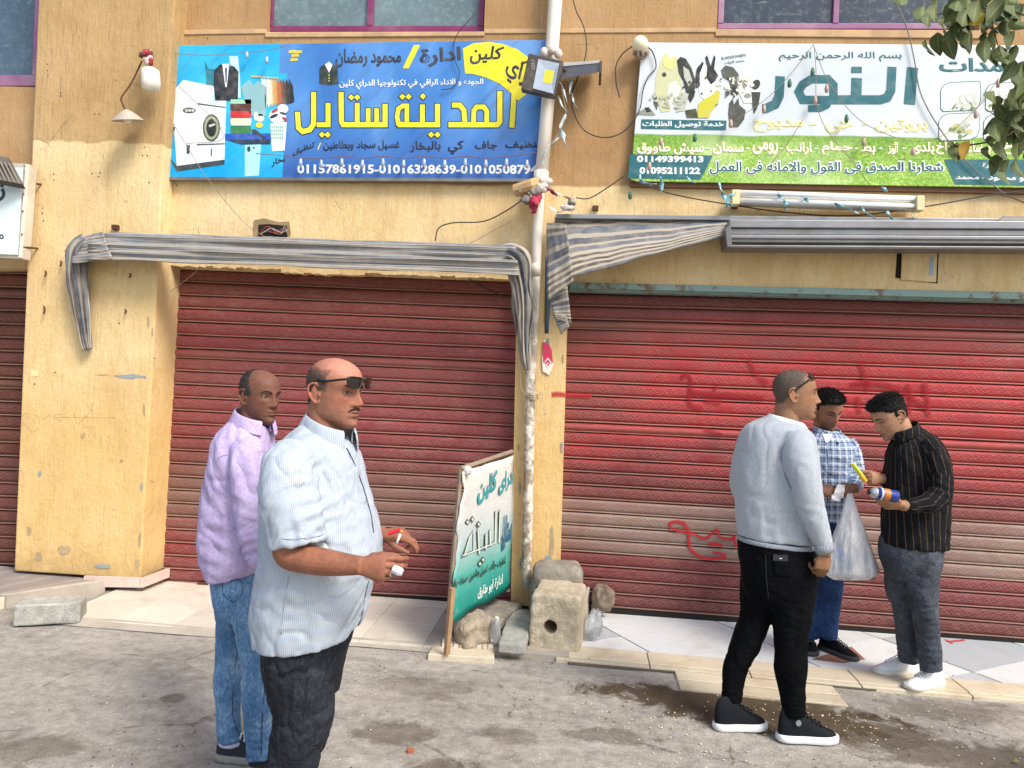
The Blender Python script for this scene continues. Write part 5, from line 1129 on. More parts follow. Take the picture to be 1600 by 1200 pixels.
for k, L in enumerate([[(1000, 272), (1003, 284), (1016, 288), (1026, 287)], [(1032, 276), (1034, 292), (1033, 300)], [(1072, 276), (1080, 284), (1086, 286)], [(1123, 285), (1128, 300), (1136, 315), (1144, 322)], [(1215, 299), (1219, 308), (1226, 312)], [(1227, 313), (1228, 322), (1226, 330)], [(1254, 305), (1258, 310), (1262, 316)],
                       [(1300, 313), (1312, 322), (1325, 326), (1342, 334)], [(1343, 322), (1352, 332), (1368, 342)], [(1385, 330), (1390, 338), (1397, 344)], [(1424, 336), (1428, 342)], [(1150, 300), (1140, 308), (1135, 325)], [(1380, 292), (1385, 300)]]): shred(L, .035, m_shred, sb, 5.0, k)
sb2 = empty('plastic_shreds', P(880, 180, 5.0), 'pale torn plastic strips dangling beside the drain pipe under the floodlight', 'plastic shreds')
for k, L in enumerate([[(893, 145), (896, 158), (902, 170)], [(884, 178), (876, 200), (880, 215), (885, 230)], [(874, 125), (880, 140), (886, 160)], [(872, 150), (878, 165), (886, 175)], [(858, 225), (850, 245), (846, 260)], [(898, 118), (892, 130), (890, 148)], [(862, 228), (872, 215)]]): shred(L, .04 if k in (1,) else .018, m_shred2, sb2, 5.0, k+30)
wire('strand', pxs([(874, 120), (880, 150), (884, 178), (872, 210), (850, 240), (844, 275)], 5.0), .002, m_twine, sb2)
rg = empty('rag_bundle', P(845, 310, 5.0), 'knotted red and white rags tied round the pipe below the blue banner', 'rags')
R1, R2, R3 = plain('red_rag', 'a8324a', .85, 0, .3, .3, 40), plain('dirty_white_rag', 'd0c6bd', .9, 0, .25, .4, 40), plain('grey_rag', '8b857f', .9, 0, .3, .5, 40)
def ragstrip(pts, w_, mat, seed): shred(pts, w_, mat, rg, 4.98, seed)
for k, (x, y, sx, sz, mm) in enumerate([(845, 292, .05, .04, R2), (836, 300, .04, .05, R3), (834, 318, .035, .045, R1), (852, 284, .045, .03, R2), (822, 312, .035, .03, R3), (886, 324, .05, .025, R2), (893, 318, .022, .03, R3)]): crumple('rag', P(x, y, 5.0), (sx, .04, sz), mm, rg, k+20)
for k, (L, w_, mm) in enumerate([([(846, 285), (860, 298), (872, 306)], .05, R1), ([(850, 282), (870, 302), (890, 310), (894, 320)], .035, R2), ([(845, 300), (838, 318), (834, 334)], .06, R1), ([(858, 322), (872, 332), (884, 326)], .04, R2), ([(826, 300), (832, 312), (845, 322)], .04, R2), ([(820, 285), (812, 300), (826, 310)], .03, R3)]): ragstrip(L, w_, mm, k+60)
rt = MB(); [rt.ball(P(x, y, 5.02), (.03, .03, .035), 8, 6) for x, y in ((850, 82), (862, 78), (872, 84))]; rt.build('rag', R2, rg, True)
b = MB().tube([P(805, 298, 5.04), P(832, 290, 5.0), P(846, 286, 5.02)], [.045, .05, .045], 10); tag(b.build('timber_block', plain('pale_timber', 'b9966c', .9, 0, .25, .5), None), 'pale round timber stub wedged under the right corner of the blue banner', 'timber')
fl_ = MB(); pp_ = [(850, 530), (856, 532), (861, 545), (865, 570), (858, 586), (848, 580), (847, 560)]; fl_.poly([P(x, y, Yb-.012) for x, y in reversed(pp_)], (0, .002, 0))
fy = empty('torn_flyer', P(857, 580, Yb), 'torn pink and white paper flyer stuck on the pier between the shutters', 'paper')
fl_.build('paper', plain('white_paper', 'e5e0da', .8), fy)
polys('pink_print', [[(848, 536), (856, 532), (862, 548), (864, 566), (858, 572), (849, 566), (848, 552)]], 0, plain('pink_print', 'c8365c', .6), fy, mapf=lambda x, y: P(x, y, Yb-.0135))
strokes('white_swirl', [([(851, 566), (856, 560), (861, 566), (857, 574), (853, 570), (857, 567)], 1.6)], 0, plain('white_paper', 'e5e0da', .8), fy, mapf=lambda x, y: P(x, y, Yb-.015))
polys('green_print', [[(853, 531), (857, 528), (858, 536), (854, 538)]], 0, plain('green_print', '6f8f74', .6), fy, mapf=lambda x, y: P(x, y, Yb-.015))

# ------------------------------------------------------------------ graffiti on the right shutter and pier
def spray_mat(name, col, a=.85, vn=6):
    t = NT(name); uv = t.sep(t.uv()); v = uv[1]
    e = t.math('SUBTRACT', 1.0, t.math('ABSOLUTE', t.math('SUBTRACT', t.math('MULTIPLY', v, 2), 1)))
    k = t.math('MULTIPLY', t.rng(t.math('ADD', e, t.math('MULTIPLY', t.math('SUBTRACT', t.noise(vn*8, 4, .7), .5), .5)), .0, .6, 0, 1), a)
    t.put(t.b.inputs['Alpha'], k); return t.fin(srgb(col), .6, spec=.3)
def spray_line(name, pts, w_, mat, parent, Y):
    C = catmull([(x, y, 0) for x, y in pts], 6); R = ribbon([(c_[0], c_[1]) for c_ in C], w_)
    vs = []; uv_ = []
    for i, (l, r) in enumerate(R):
        for j in range(5):
            f = j/4; vs.append(P(l[0]*(1-f)+r[0]*f, l[1]*(1-f)+r[1]*f, Y)); uv_.append((i*.1, f))
    me = mesh(vs, [(5*i+j, 5*i+5+j, 5*i+6+j, 5*i+1+j) for i in range(len(R)-1) for j in range(4)]); ul = me.uv_layers.new(name='UVMap')
    for l in me.loops: ul.data[l.index].uv = uv_[l.vertex_index]
    return link(name, me, mat, parent)
gr = empty('graffiti', P(1100, 840, YS-.02), 'red spray painted Arabic scrawl on the pale rows of the right shutter', 'graffiti')
m_sp = spray_mat('red_spray_line', 'b81c2c', .9)
gq = lambda L: [(1020+x/10, 780+y/10) for x, y in L]
for i, (L, w_) in enumerate([([(360, 345), (270, 370), (285, 440), (380, 490), (500, 510), (640, 540), (760, 600), (860, 590), (940, 520), (1000, 480), (1040, 570), (1100, 610), (1260, 620), (1290, 580)], 5.6), ([(360, 340), (470, 370), (540, 470), (560, 560), (565, 680), (600, 790), (700, 880), (850, 925), (1150, 915)], 6.2), ([(870, 700), (980, 700), (1090, 730)], 7.5), ([(940, 830), (1060, 850), (1150, 880)], 5), ([(1250, 560), (1270, 640), (1310, 750)], 6)]):
    spray_line('spray_stroke', gq(L), w_, m_sp, gr, YS-.0185-.0006*i)
gr2 = empty('graffiti', P(1300, 610, YS-.02), 'blurred dark red older spray writing across the middle of the right shutter', 'graffiti')
m_sp2 = spray_mat('dark_red_spray_line', '96101f', .6)
for i, (L, w_) in enumerate([([(1064, 592), (1072, 584), (1080, 596), (1078, 614), (1080, 632), (1098, 640)], 7), ([(1080, 612), (1110, 616), (1150, 618), (1195, 622)], 8), ([(1116, 604), (1122, 606)], 9), ([(1102, 624), (1128, 628)], 7), ([(1345, 566), (1352, 590), (1358, 610)], 7), ([(1330, 600), (1360, 598), (1400, 606), (1420, 618), (1450, 640)], 8), ([(1418, 600), (1424, 620), (1420, 648)], 8), ([(1445, 596), (1450, 625), (1452, 650)], 8), ([(1340, 620), (1345, 645)], 7), ([(1170, 560), (1180, 580), (1200, 600)], 6), ([(1100, 670), (1130, 680)], 6)]):
    spray_line('spray_stroke', L, w_*1.3, m_sp2, gr2, YS-.0187-.0004*i)
gr3 = empty('graffiti', P(875, 617, Yb)); m_rd = spray_mat('bright_red_spray', 'bf2430', .7, 5); spray_line('spray_stroke', [(862, 617), (868, 616), (874, 616), (884, 617)], 11, m_rd, gr3, Yb-.004); spray_line('spray_stroke', [(880, 617), (900, 617), (925, 618)], 8, m_rd, gr3, YS-.0195); tag(gr3, 'bright red spray dash on the pier edge beside the right shutter', 'graffiti')
spl = MB(); [spl.poly([G(x, y, MZ+.0035) for x, y in L]) for L in ([(1475, 998), (1483, 1001), (1506, 999), (1508, 1001), (1484, 1004)], [(1478, 999), (1481, 1003), (1490, 1005), (1488, 1006), (1478, 1002)])]
tag(spl.build('paint_mark', plain('red_floor_paint', 'b83a44', .7), None), 'small red painted tick on the white slabs at the far right', 'paint mark')

# ------------------------------------------------------------------ blocks, stones and litter at the foot of the pier
def stone_mat(name, c1, c2_, c3, sc=14, b=.8):
    t = NT(name); n1 = t.noise(sc, 6, .75); n2 = t.noise(3, 4, .6); v = t.vor(sc*3.4)
    c = t.ramp(t.math('MULTIPLY_ADD', n1, .6, t.math('MULTIPLY', n2, .4)), [(.36, srgb(c1)), (.52, srgb(c2_)), (.64, srgb(c3))])
    return t.fin(c, .93, t.bump(v, .35, .006, t.bump(n1, b, .012)), spec=.2)
m_cb = stone_mat('shelly_block_stone', 'a0947f', 'c0b39c', 'dbd1bd', 20); m_cg = stone_mat('grey_cement_stone', '6f6961', '8f887d', 'a9a296'); m_cd = stone_mat('brown_grey_stone', '62564b', '857869', '9d9282'); m_pv = stone_mat('grey_paver_concrete', '888883', 'a3a29b', 'b8b6ae', 24, .4)
def rough_box(name, c, d, rz, mat, label=None, cat=None, parent=None, amp=.012, rnd_=.03, tilt=None, seed=1, sub=14, hole=None):
    bm = bmesh.new(); bmesh.ops.create_cube(bm, size=1); bmesh.ops.subdivide_edges(bm, edges=bm.edges, cuts=sub, use_grid_fill=True)
    me = bpy.data.meshes.new('mesh'); bm.to_mesh(me); bm.free(); v = get_co(me); d = np.array(d, float); h = d/2
    p = v*d; inner = np.clip(p, -(h-rnd_), h-rnd_); q = p-inner; l = np.linalg.norm(q, axis=1, keepdims=True); p = np.where(l > 1e-6, inner+q/np.maximum(l, 1e-6)*np.minimum(l, rnd_), p)
    nn = p/np.linalg.norm(p/h, axis=1, keepdims=True)/h; p = p + nn/np.linalg.norm(nn, axis=1, keepdims=True)*(amp*fbm(p*14+seed*9, 3, seed)+amp*1.2*vnoise(p*5+seed, seed))[:, None]
    M = Matrix.Rotation(rz, 3, 'Z')
    if tilt: M = Matrix.Rotation(tilt[0], 3, 'X') @ M if len(tilt) < 2 else Matrix.Rotation(tilt[1], 3, 'Y') @ Matrix.Rotation(tilt[0], 3, 'X') @ M
    p = p @ np.array(M).T + np.array(c); set_co(me, p)
    o = link(name, me, mat, parent, True)
    if hole:
        cu = MB().tube(hole[0], hole[1], 20).build('cutter', None, None); md = o.modifiers.new('hole', 'BOOLEAN'); md.object = cu; md.operation = 'DIFFERENCE'
        m2 = bpy.data.meshes.new_from_object(o.evaluated_get(bpy.context.evaluated_depsgraph_get())); o.modifiers.clear(); o.data = m2; bpy.data.objects.remove(cu)
    return tag(o, label, cat)
V_ = lambda *a: Vector(a)
hc = G(861, 1018, .0); f0, f1, f2 = G(828, 1016, 0), G(896, 1024, 0), G(922, 999, 0)
vx = (f1-f0); wid = vx.length; rz = math.atan2(vx.y, vx.x); dirb = Vector((-math.sin(rz), math.cos(rz), 0)); cen = (f0+f1)/2+dirb*.175+V_(.012, 0, 0)
hp = PL(860, 979, f0, dirb)
rough_box('concrete_block', (cen.x, cen.y, .178), (wid*1.16, .38, .355), rz, m_cb, 'pale rough concrete block with a round hole in its face, before the pier', 'block', amp=.006, rnd_=.025, seed=3, sub=26, hole=([hp-dirb*.1, hp+dirb*.2], .043))
bc = G(868, 935, .0); rough_box('concrete_block', (P(870, 905, 4.95).x, 4.98, .22), (.34, .26, .44), .05, m_cg, 'grey round-topped cement block behind the pale block with the hole', 'block', amp=.01, rnd_=.07, seed=5)
c_ = G(941, 962, .06); rough_box('stone', (c_.x, c_.y+.1, .15), (.14, .16, .20), .5, m_cd, 'brown grey stone chunk standing right of the concrete blocks', 'stone', amp=.018, rnd_=.05, seed=7, tilt=(.1, .12))
c_ = G(920, 965, .06); rough_box('stone_slab', (c_.x-.02, c_.y+.1, .13), (.03, .26, .18), -.1, m_pv, 'thin grey slab on edge between block and brown stone', 'stone slab', amp=.006, rnd_=.012, seed=8)
c_ = G(735, 1015, .03); rough_box('stone', (c_.x, c_.y+.1, .115), (.22, .17, .19), .6, stone_mat('warm_grey_stone', '766a5b', '998c7b', 'b3a793', 18), 'rough rounded stone at the foot of the leaning cloth sign', 'stone', amp=.016, rnd_=.05, seed=11, tilt=(.2, -.15))
c_ = G(718, 1000, .03); rough_box('stone', (c_.x-.02, c_.y+.12, .08), (.13, .14, .14), .2, m_cd, 'darker stone tucked behind the sign post', 'stone', amp=.02, rnd_=.05, seed=13)
a_, b2_ = G(800, 1020, .05), G(815, 952, .10); md_ = (a_+b2_)/2; dd = b2_-a_
rough_box('stone_kerb', (md_.x+.0, md_.y, .075), (.16, dd.length*1.0, .06), math.atan2(dd.y, dd.x)-math.pi/2, m_pv, 'long narrow grey kerb stone lying beside the pale block', 'kerb stone', amp=.005, rnd_=.012, seed=15)
a_, b2_ = G(750, 985, .05), G(785, 945, .1); md_ = (a_+b2_)/2; dd = b2_-a_
rough_box('stone_slab', (md_.x, md_.y, .095), (.28, .42, .07), math.atan2(dd.y, dd.x)-math.pi/2, m_cg, 'grey slab lying flat behind the foot of the cloth sign', 'stone slab', amp=.008, rnd_=.015, seed=17)
rough_box('stone', (G(760, 930, 0).x, 5.0, .13), (.2, .12, .08), .3, m_cg, 'grey rubble piece lying behind the cloth sign', 'stone', amp=.015, rnd_=.03, seed=18)
pst = empty('rubble_base', G(730, 1020, 0)); tag(pst, kind='structure')
slab_tile('pale_edge_stone', [tuple(G(668, 1030, 0).xy), tuple(G(772, 1036, 0).xy), tuple(G(772, 1021, 0).xy), tuple(G(676, 1017, 0).xy)], -.01, .03, m_beige, pst, .004)
for k in range(9):
    x = 690+k*9; q = [G(x, 1018+k*.6, .0), G(x+8, 1018.6+k*.6, .0), G(x+8.5, 1009+k*.6, .0), G(x+.5, 1008+k*.6, .0)]; slab_tile('mosaic_brick', [tuple(v.xy) for v in q], .0, .045, m_cb if k % 2 else m_tileL, pst, .002)
slab_tile('cement_bed', [(-.90, 4.40), (-.02, 4.40), (-.02, 5.3), (-.9, 5.3)], -.02, .028, m_grey, pst, .003)
c_ = G(55, 982, .0); pv_ = rough_box('paving_block', (c_.x+.0, c_.y+.13, .075), (.36, .19, .13), .42, m_pv, 'grey concrete paving block lying loose on the road at the far left', 'block', amp=.004, rnd_=.012, seed=21, sub=18)
# drinks bottle, crumpled film
t = NT('clear_plastic'); m_clearp = t.fin(srgb('dfe6ea'), .12, t.bump(t.noise(30, 3), .4, .01), spec=.6, Transmission_Weight=.75, Alpha=.8)
bo = empty('plastic_bottle', G(773, 1008, .05), 'crumpled clear plastic bottle between the rounded stone and the kerb stone', 'bottle')
c_ = G(772, 1010, .05); MB().tube([c_+Vector((0, .06, .02)), c_+Vector((0, .05, .05)), c_+Vector((.0, .04, .10)), c_+Vector((.005, .03, .13)), c_+Vector((.008, .02, .155))], [.03, .033, .03, .026, .012], 14).build('bottle_body', m_clearp, bo, True)
MB().tube([c_+Vector((.008, .02, .155)), c_+Vector((.009, .018, .17))], .012, 10).build('bottle_cap', m_wh, bo)
crumple('plastic_film', G(928, 990, .07)+Vector((0, .03, .04)), (.045, .05, .10), m_clearp, None, 5); tag(bpy.data.objects['plastic_film'], 'crumpled clear plastic film standing against the pale block', 'plastic film')
# grit, chips and crumbs
def scatter(name, n, fn, s0, s1, mat, lab, seed):
    r = random.Random(seed); b = MB()
    for i in range(n):
        x, y = fn(r); p = G(x, y, .0)
        if p.y > 4.36 and not lab.startswith('brown'): p.z = MZ
        s_ = r.uniform(s0, s1); a = r.uniform(0, 3.14); M = Matrix.Rotation(a, 3, 'Z')
        v = [Vector((sx*s_*r.uniform(.6, 1.2), sy*s_*r.uniform(.5, 1), 0)) for sx, sy in ((-1, -1), (1, -1), (1, 1), (-1, 1))]
        b.add([p+M @ q for q in v]+[p+Vector((r.uniform(-.3, .3)*s_, r.uniform(-.3, .3)*s_, s_*r.uniform(.4, .9)))], [(0, 1, 4), (1, 2, 4), (2, 3, 4), (3, 0, 4)])
    o = b.build(name, mat); return tag(o, lab, 'gravel', None, 'stuff')
scatter('pale_grit', 380, lambda r: (r.gauss(1250, 190), r.gauss(1118, 34)), .0018, .0055, plain('pale_chip', 'd5c3a0', .8, 0, .2), 'pale wood and stone chips strewn over the damp road', 1)
scatter('pale_grit', 150, lambda r: (r.uniform(600, 1600), r.uniform(1050, 1230)), .002, .006, plain('pale_chip2', 'c9bda6', .8, 0, .2), 'fine pale grit on the road', 2)
scatter('dark_grit', 420, lambda r: (r.uniform(-50, 1650), r.uniform(1010, 1300)), .002, .006, plain('dark_chip', '5a4f45', .8, 0, .2), 'fine dark grit on the road', 3)
scatter('pale_grit', 120, lambda r: (r.uniform(-60, 640), r.uniform(1000, 1300)), .002, .006, plain('pale_chip2', 'c9bda6', .8, 0, .2), 'pale crumbs on the left part of the road', 4)
scatter('dirt_crumbs', 170, lambda r: (r.gauss(935, 22), r.gauss(975, 10)), .003, .009, plain('brown_chip', '9a8467', .9, 0, .2), 'brown crumbs and dirt on the slabs beside the stones', 5)
scatter('dirt_crumbs', 120, lambda r: (r.gauss(740, 40), r.gauss(1022, 6)), .003, .010, plain('brown_chip', '9a8467', .9, 0, .2), 'brown crumbs round the foot of the sign', 6)
c_ = G(641, 1177, .0); rough_box('brick_chip', (c_.x, c_.y, .012), (.035, .025, .02), .3, plain('red_brick_chip', 'a5563c', .9, 0, .2, .4), 'small red brick chip on the road right of the dark trousers', 'brick chip', amp=.003, rnd_=.004, sub=4)
dk = [(1195, 1037), (1235, 1008), (1260, 1010), (1345, 1035), (1290, 1042)]
st_ = MB().poly([G(x, y, MZ+.003) for x, y in [(1268, 1030), (1330, 1010), (1352, 1030), (1318, 1036)]]); tag(st_.build('rust_stain', plain('brown_stain', '8a5f4c', .8, 0, .3, .2, 60), None), 'reddish brown stain on the slabs behind the black shoes', 'stain')

# ------------------------------------------------------------------ tree branches hanging in at the top right
t = NT('dusty_leaf'); oi = t.n('ObjectInfo'); uvx = t.sep(t.uv())
vein = t.math('MAXIMUM', t.rng(t.math('ABSOLUTE', t.math('SUBTRACT', uvx[0], .5)), .0, .035, 1, 0), t.rng(t.math('ABSOLUTE', t.math('SUBTRACT', t.math('FRACT', t.math('ADD', t.math('MULTIPLY', uvx[1], 6), t.math('MULTIPLY', t.math('ABSOLUTE', t.math('SUBTRACT', uvx[0], .5)), -5))), .5)), 0, .07, .5, 0))
base = t.mix(t.rng(oi.outputs['Random'], 0, 1), srgb('42502a'), srgb('5a6836'))
base = t.mix(t.rng(t.noise(22, 5, .7), .5, .72, 0, .6), base, srgb('7d7a5c')); base = t.mix(oi.outputs['Alpha'], base, oi.outputs['Color'])
m_leaf = t.fin(t.mix(vein, base, srgb('87905a')), .6, t.bump(t.noise(40, 3), .3, .002), spec=.3, Subsurface_Weight=.0)
tr_ = NT('leaf_translucency_dummy') if False else None
m_bark = stone_mat('grey_brown_bark', '3f342b', '5a4c40', '75675a', 40, .5)
YT = 2.7
tree = empty('tree', P(1800, 300, YT), 'leafy tree branches with dusty green leaves hanging in at the top right corner', 'tree')
def TP(x, y, d=0): return P(x, y, YT-d)
MB().tube([Vector((2.9, 2.9, -.05)), Vector((2.85, 2.85, 1.2)), Vector((2.9, 2.8, 2.4)), Vector((2.7, 2.7, 3.6))], [.13, .11, .09, .06], 12).build('trunk', m_bark, tree, True)
br = [([(2050, 250), (1800, 200), (1680, 60), (1600, -30)], 12), ([(1680, 60), (1590, 20), (1520, 12), (1480, 20), (1438, 28)], 3), ([(1600, -30), (1545, 10), (1520, 40)], 3), ([(1560, -30), (1566, 20), (1575, 30)], 2.5), ([(1800, 200), (1680, 200), (1610, 195), (1560, 218), (1500, 228), (1488, 222)], 4),
      ([(1610, 195), (1585, 168), (1566, 154)], 2), ([(1600, 200), (1570, 190), (1540, 170)], 1.8), ([(1610, 195), (1590, 230), (1582, 270)], 2), ([(1545, 10), (1556, 60), (1566, 90)], 2), ([(1700, 100), (1630, 110), (1600, 130), (1588, 180)], 3)]
for L, w_ in br:
    C = catmull([TP(x, y) for x, y in L], 6); n = len(C); MB().tube([Vector(v) for v in C], [w_*mpp(YT)*.5*(1-.55*i/n) for i in range(n)], 7).build('branch', m_bark, tree, True)
def leaf_mesh():
    n = 9; vs = []; uvs = []
    for i in range(n):
        f = i/(n-1); w_ = .5*math.sin(math.pi*min(1, f**.75))**.8*(1-.25*f) if 0 < f < 1 else .0
        for j, k in enumerate((-1, -.5, 0, .5, 1)):
            vs.append((k*w_*.78, abs(k)*w_*.28+.05*math.sin(f*5), -f)); uvs.append((.5+k*.5, f))
    me = mesh(vs, [(5*i+j, 5*i+j+1, 5*i+6+j, 5*i+5+j) for i in range(n-1) for j in range(4)]); ul = me.uv_layers.new(name='UVMap')
    for l in me.loops: ul.data[l.index].uv = uvs[l.vertex_index]
    me.materials.append(m_leaf); me.polygons.foreach_set('use_smooth', [True]*len(me.polygons)); return me
lm = leaf_mesh()
def leaf(x, y, L, ang, yaw, d, col=None, tilt=0.0):
    o = bpy.data.objects.new('leaf', lm); COL.objects.link(o); o.parent = tree
    o.location = TP(x, y, d)-wloc(tree); s_ = L*mpp(YT); o.scale = (s_*.85, s_, s_); o.rotation_euler = (tilt, ang, yaw)
    o.color = (*srgb(col), .85) if col else (0, 0, 0, 0)
LV = [(1462, 6, 34, .2, .4), (1482, 2, 36, -.2, .7), (1505, 30, 34, .15, .2), (1522, 22, 34, -.3, .6), (1548, 32, 34, .2, .3), (1512, 14, 38, .4, -.3), (1538, 50, 32, -.15, .5), (1570, 8, 38, .1, .2), (1558, 20, 36, .5, .6), (1498, 8, 36, -.5, .1), (1586, 48, 32, .3, .4), (1578, 84, 34, -.2, .3), (1447, 62, 34, .1, .5), (1465, 50, 36, -.2, .2), (1478, 60, 34, -.3, -.3), (1452, 20, 30, .3, .6), (1443, 8, 40, .2, .3), (1500, 52, 34, .2, .8), (1517, 46, 36, -.05, .4), (1541, 60, 36, .0, -.2), (1533, 30, 34, .25, .5), (1560, 40, 38, -.4, .3), (1555, 75, 34, .1, .6), (1562, 70, 40, -.15, -.5), (1570, 28, 34, -.6, .4), (1585, 8, 38, .4, .2), (1577, 30, 30, -.9, .1), (1592, 112, 34, .1, .5), (1588, 70, 24, .0, .2),
      (1490, 10, 44, .1, .2), (1510, 5, 44, -.2, .7), (1530, 0, 40, .3, .1), (1550, 5, 38, -.3, .5), (1475, 30, 36, .5, .9), (1496, 30, 34, -.4, .2), (1485, 45, 32, .1, -.6), (1600, 95, 40, .2, .3), (1596, 125, 50, -.1, .2), (1590, 150, 40, .3, .6),
      (1580, 150, 36, .2, .4), (1574, 178, 38, .5, .1), (1600, 170, 44, -.1, .6), (1590, 185, 40, .2, -.4), (1556, 192, 34, .1, .4), (1580, 195, 34, -.2, .2), (1570, 198, 30, .6, .5), (1600, 205, 38, .1, .1), (1488, 220, 22, .3, .5), (1496, 222, 36, .15, .2), (1550, 210, 40, .2, .8), (1543, 228, 40, .25, .3), (1562, 218, 36, -.1, .5), (1592, 222, 30, -.2, .3), (1566, 240, 34, .2, .3), (1576, 248, 26, -.1, .6), (1568, 262, 34, .1, .2), (1586, 250, 30, -.3, .5)]
for i, (x, y, L, a, yw) in enumerate(LV): leaf(x, y, L, a, yw+rnd.uniform(-.4, .4), rnd.uniform(-.06, .06), None, rnd.uniform(-.5, .5))
leaf(1540, 22, 30, 1.1, .2, .03, 'b8a22c', .3); leaf(1515, 220, 30, .3, .3, .03, 'b5862c', .2); leaf(1500, 230, 18, .2, .6, 0, '9a9a3a')
rr = random.Random(9)
for i in range(60):
    x, y = rr.choice([(1520, 10), (1560, 20), (1500, 15), (1600, 190), (1590, 150), (1620, 100)]); leaf(x+rr.gauss(0, 26), y+rr.gauss(-18, 14) if y < 30 else y+rr.gauss(0, 34), rr.uniform(24, 40), rr.uniform(-.7, .7), rr.uniform(-1.2, 1.2), rr.uniform(-.15, .15), None, rr.uniform(-.6, .6)) if x > 1550 or i % 2 else None
for i in range(70):
    leaf(rr.uniform(1600, 2000), rr.uniform(-200, 330), rr.uniform(26, 42), rr.uniform(-.7, .7), rr.uniform(-1.2, 1.2), rr.uniform(-.35, .35), None, rr.uniform(-.6, .6))
c_ = G(1593, 1192, .004); o = bpy.data.objects.new('fallen_leaf', lm); COL.objects.link(o); o.location = c_+Vector((0, 0, .004)); o.scale = (.03, .03, .03); o.rotation_euler = (1.45, .0, 1.2); o.color = (*srgb('8f9a4a'), .9)
tag(o, 'small yellowish fallen leaf on the road at the bottom right corner', 'leaf')
# ------------------------------------------------------------------ people: generic builders
def V3(*a): return Vector(a)
def remesh(name, mb, vox, smooth_n=6, fac=.5):
    me = mesh(mb.v, mb.f); bm = bmesh.new(); bm.from_mesh(me); bmesh.ops.recalc_face_normals(bm, faces=bm.faces); bm.to_mesh(me); bm.free()
    o = bpy.data.objects.new(name, me); COL.objects.link(o)
    md = o.modifiers.new('r', 'REMESH'); md.mode = 'VOXEL'; md.voxel_size = vox
    if smooth_n: s_ = o.modifiers.new('s', 'SMOOTH'); s_.iterations = smooth_n; s_.factor = fac
    m2 = bpy.data.meshes.new_from_object(o.evaluated_get(bpy.context.evaluated_depsgraph_get()))
    bpy.data.objects.remove(o); bpy.data.meshes.remove(me); return m2
class Person:
    def __init__(s, px, Y, zg, label, group='men standing in front of the shutters'):
        s.Y = Y; g = P(px, 900, Y); s.root = empty('person', V3(g.x, Y, zg), label, 'person', group); s.body = MB(); s.cols = []; s.head_me = None; s.fore = []
        s.mp = mpp(Y)
    def J(s, x, y, dy=0): return P(x, y, s.Y+dy)
def loft(mb, p, rings, seg=36, ex=.88, shrink=1.0):
    vs = []; n = len(rings)
    R = np.array([list(r[:6])+[r[6] if len(r) > 6 else 0] for r in rings], float); t = np.arange(n); m = (n-1)*4+1
    C = np.array(catmull([r for r in R], 4)) if n > 2 else R; m = len(C); mid_ = (C[:, 0]+C[:, 1])/2; hw_ = (C[:, 1]-C[:, 0])/2*getattr(p, 'fit', 1.0); C[:, 0] = mid_-hw_; C[:, 1] = mid_+hw_
    for xl, xr, yl, yr, b, dy, sag in C:
        a_ = P(xl, yl, p.Y+dy); c_ = P(xr, yr, p.Y+dy); mid = (a_+c_)/2; hx = (c_-a_)/2
        for j in range(seg):
            q = 2*math.pi*j/seg; cx = math.copysign(abs(math.cos(q))**ex, math.cos(q)); sy = math.copysign(abs(math.sin(q))**ex, math.sin(q))
            w_ = mid + hx*cx*shrink + V3(0, sy*b*shrink, 0); w_.z -= sag*p.mp*max(0, -math.sin(q))
            vs.append(w_)
    fs = [(i*seg+j, i*seg+(j+1) % seg, (i+1)*seg+(j+1) % seg, (i+1)*seg+j) for i in range(m-1) for j in range(seg)]
    fs += [tuple(range(seg)), tuple(range((m-1)*seg, m*seg))[::-1]]
    mb.add(vs, fs)
def limb(mb, pts, rad, seg=20, flat=1.0, up=(0, -1, 0), n=5, k=1.0):
    C = catmull([list(p)+[r] for p, r in zip(pts, rad)], n)
    mb.tube([Vector(c[:3]) for c in C], [float(c[3])*k for c in C], seg, True, 0, flat, up)
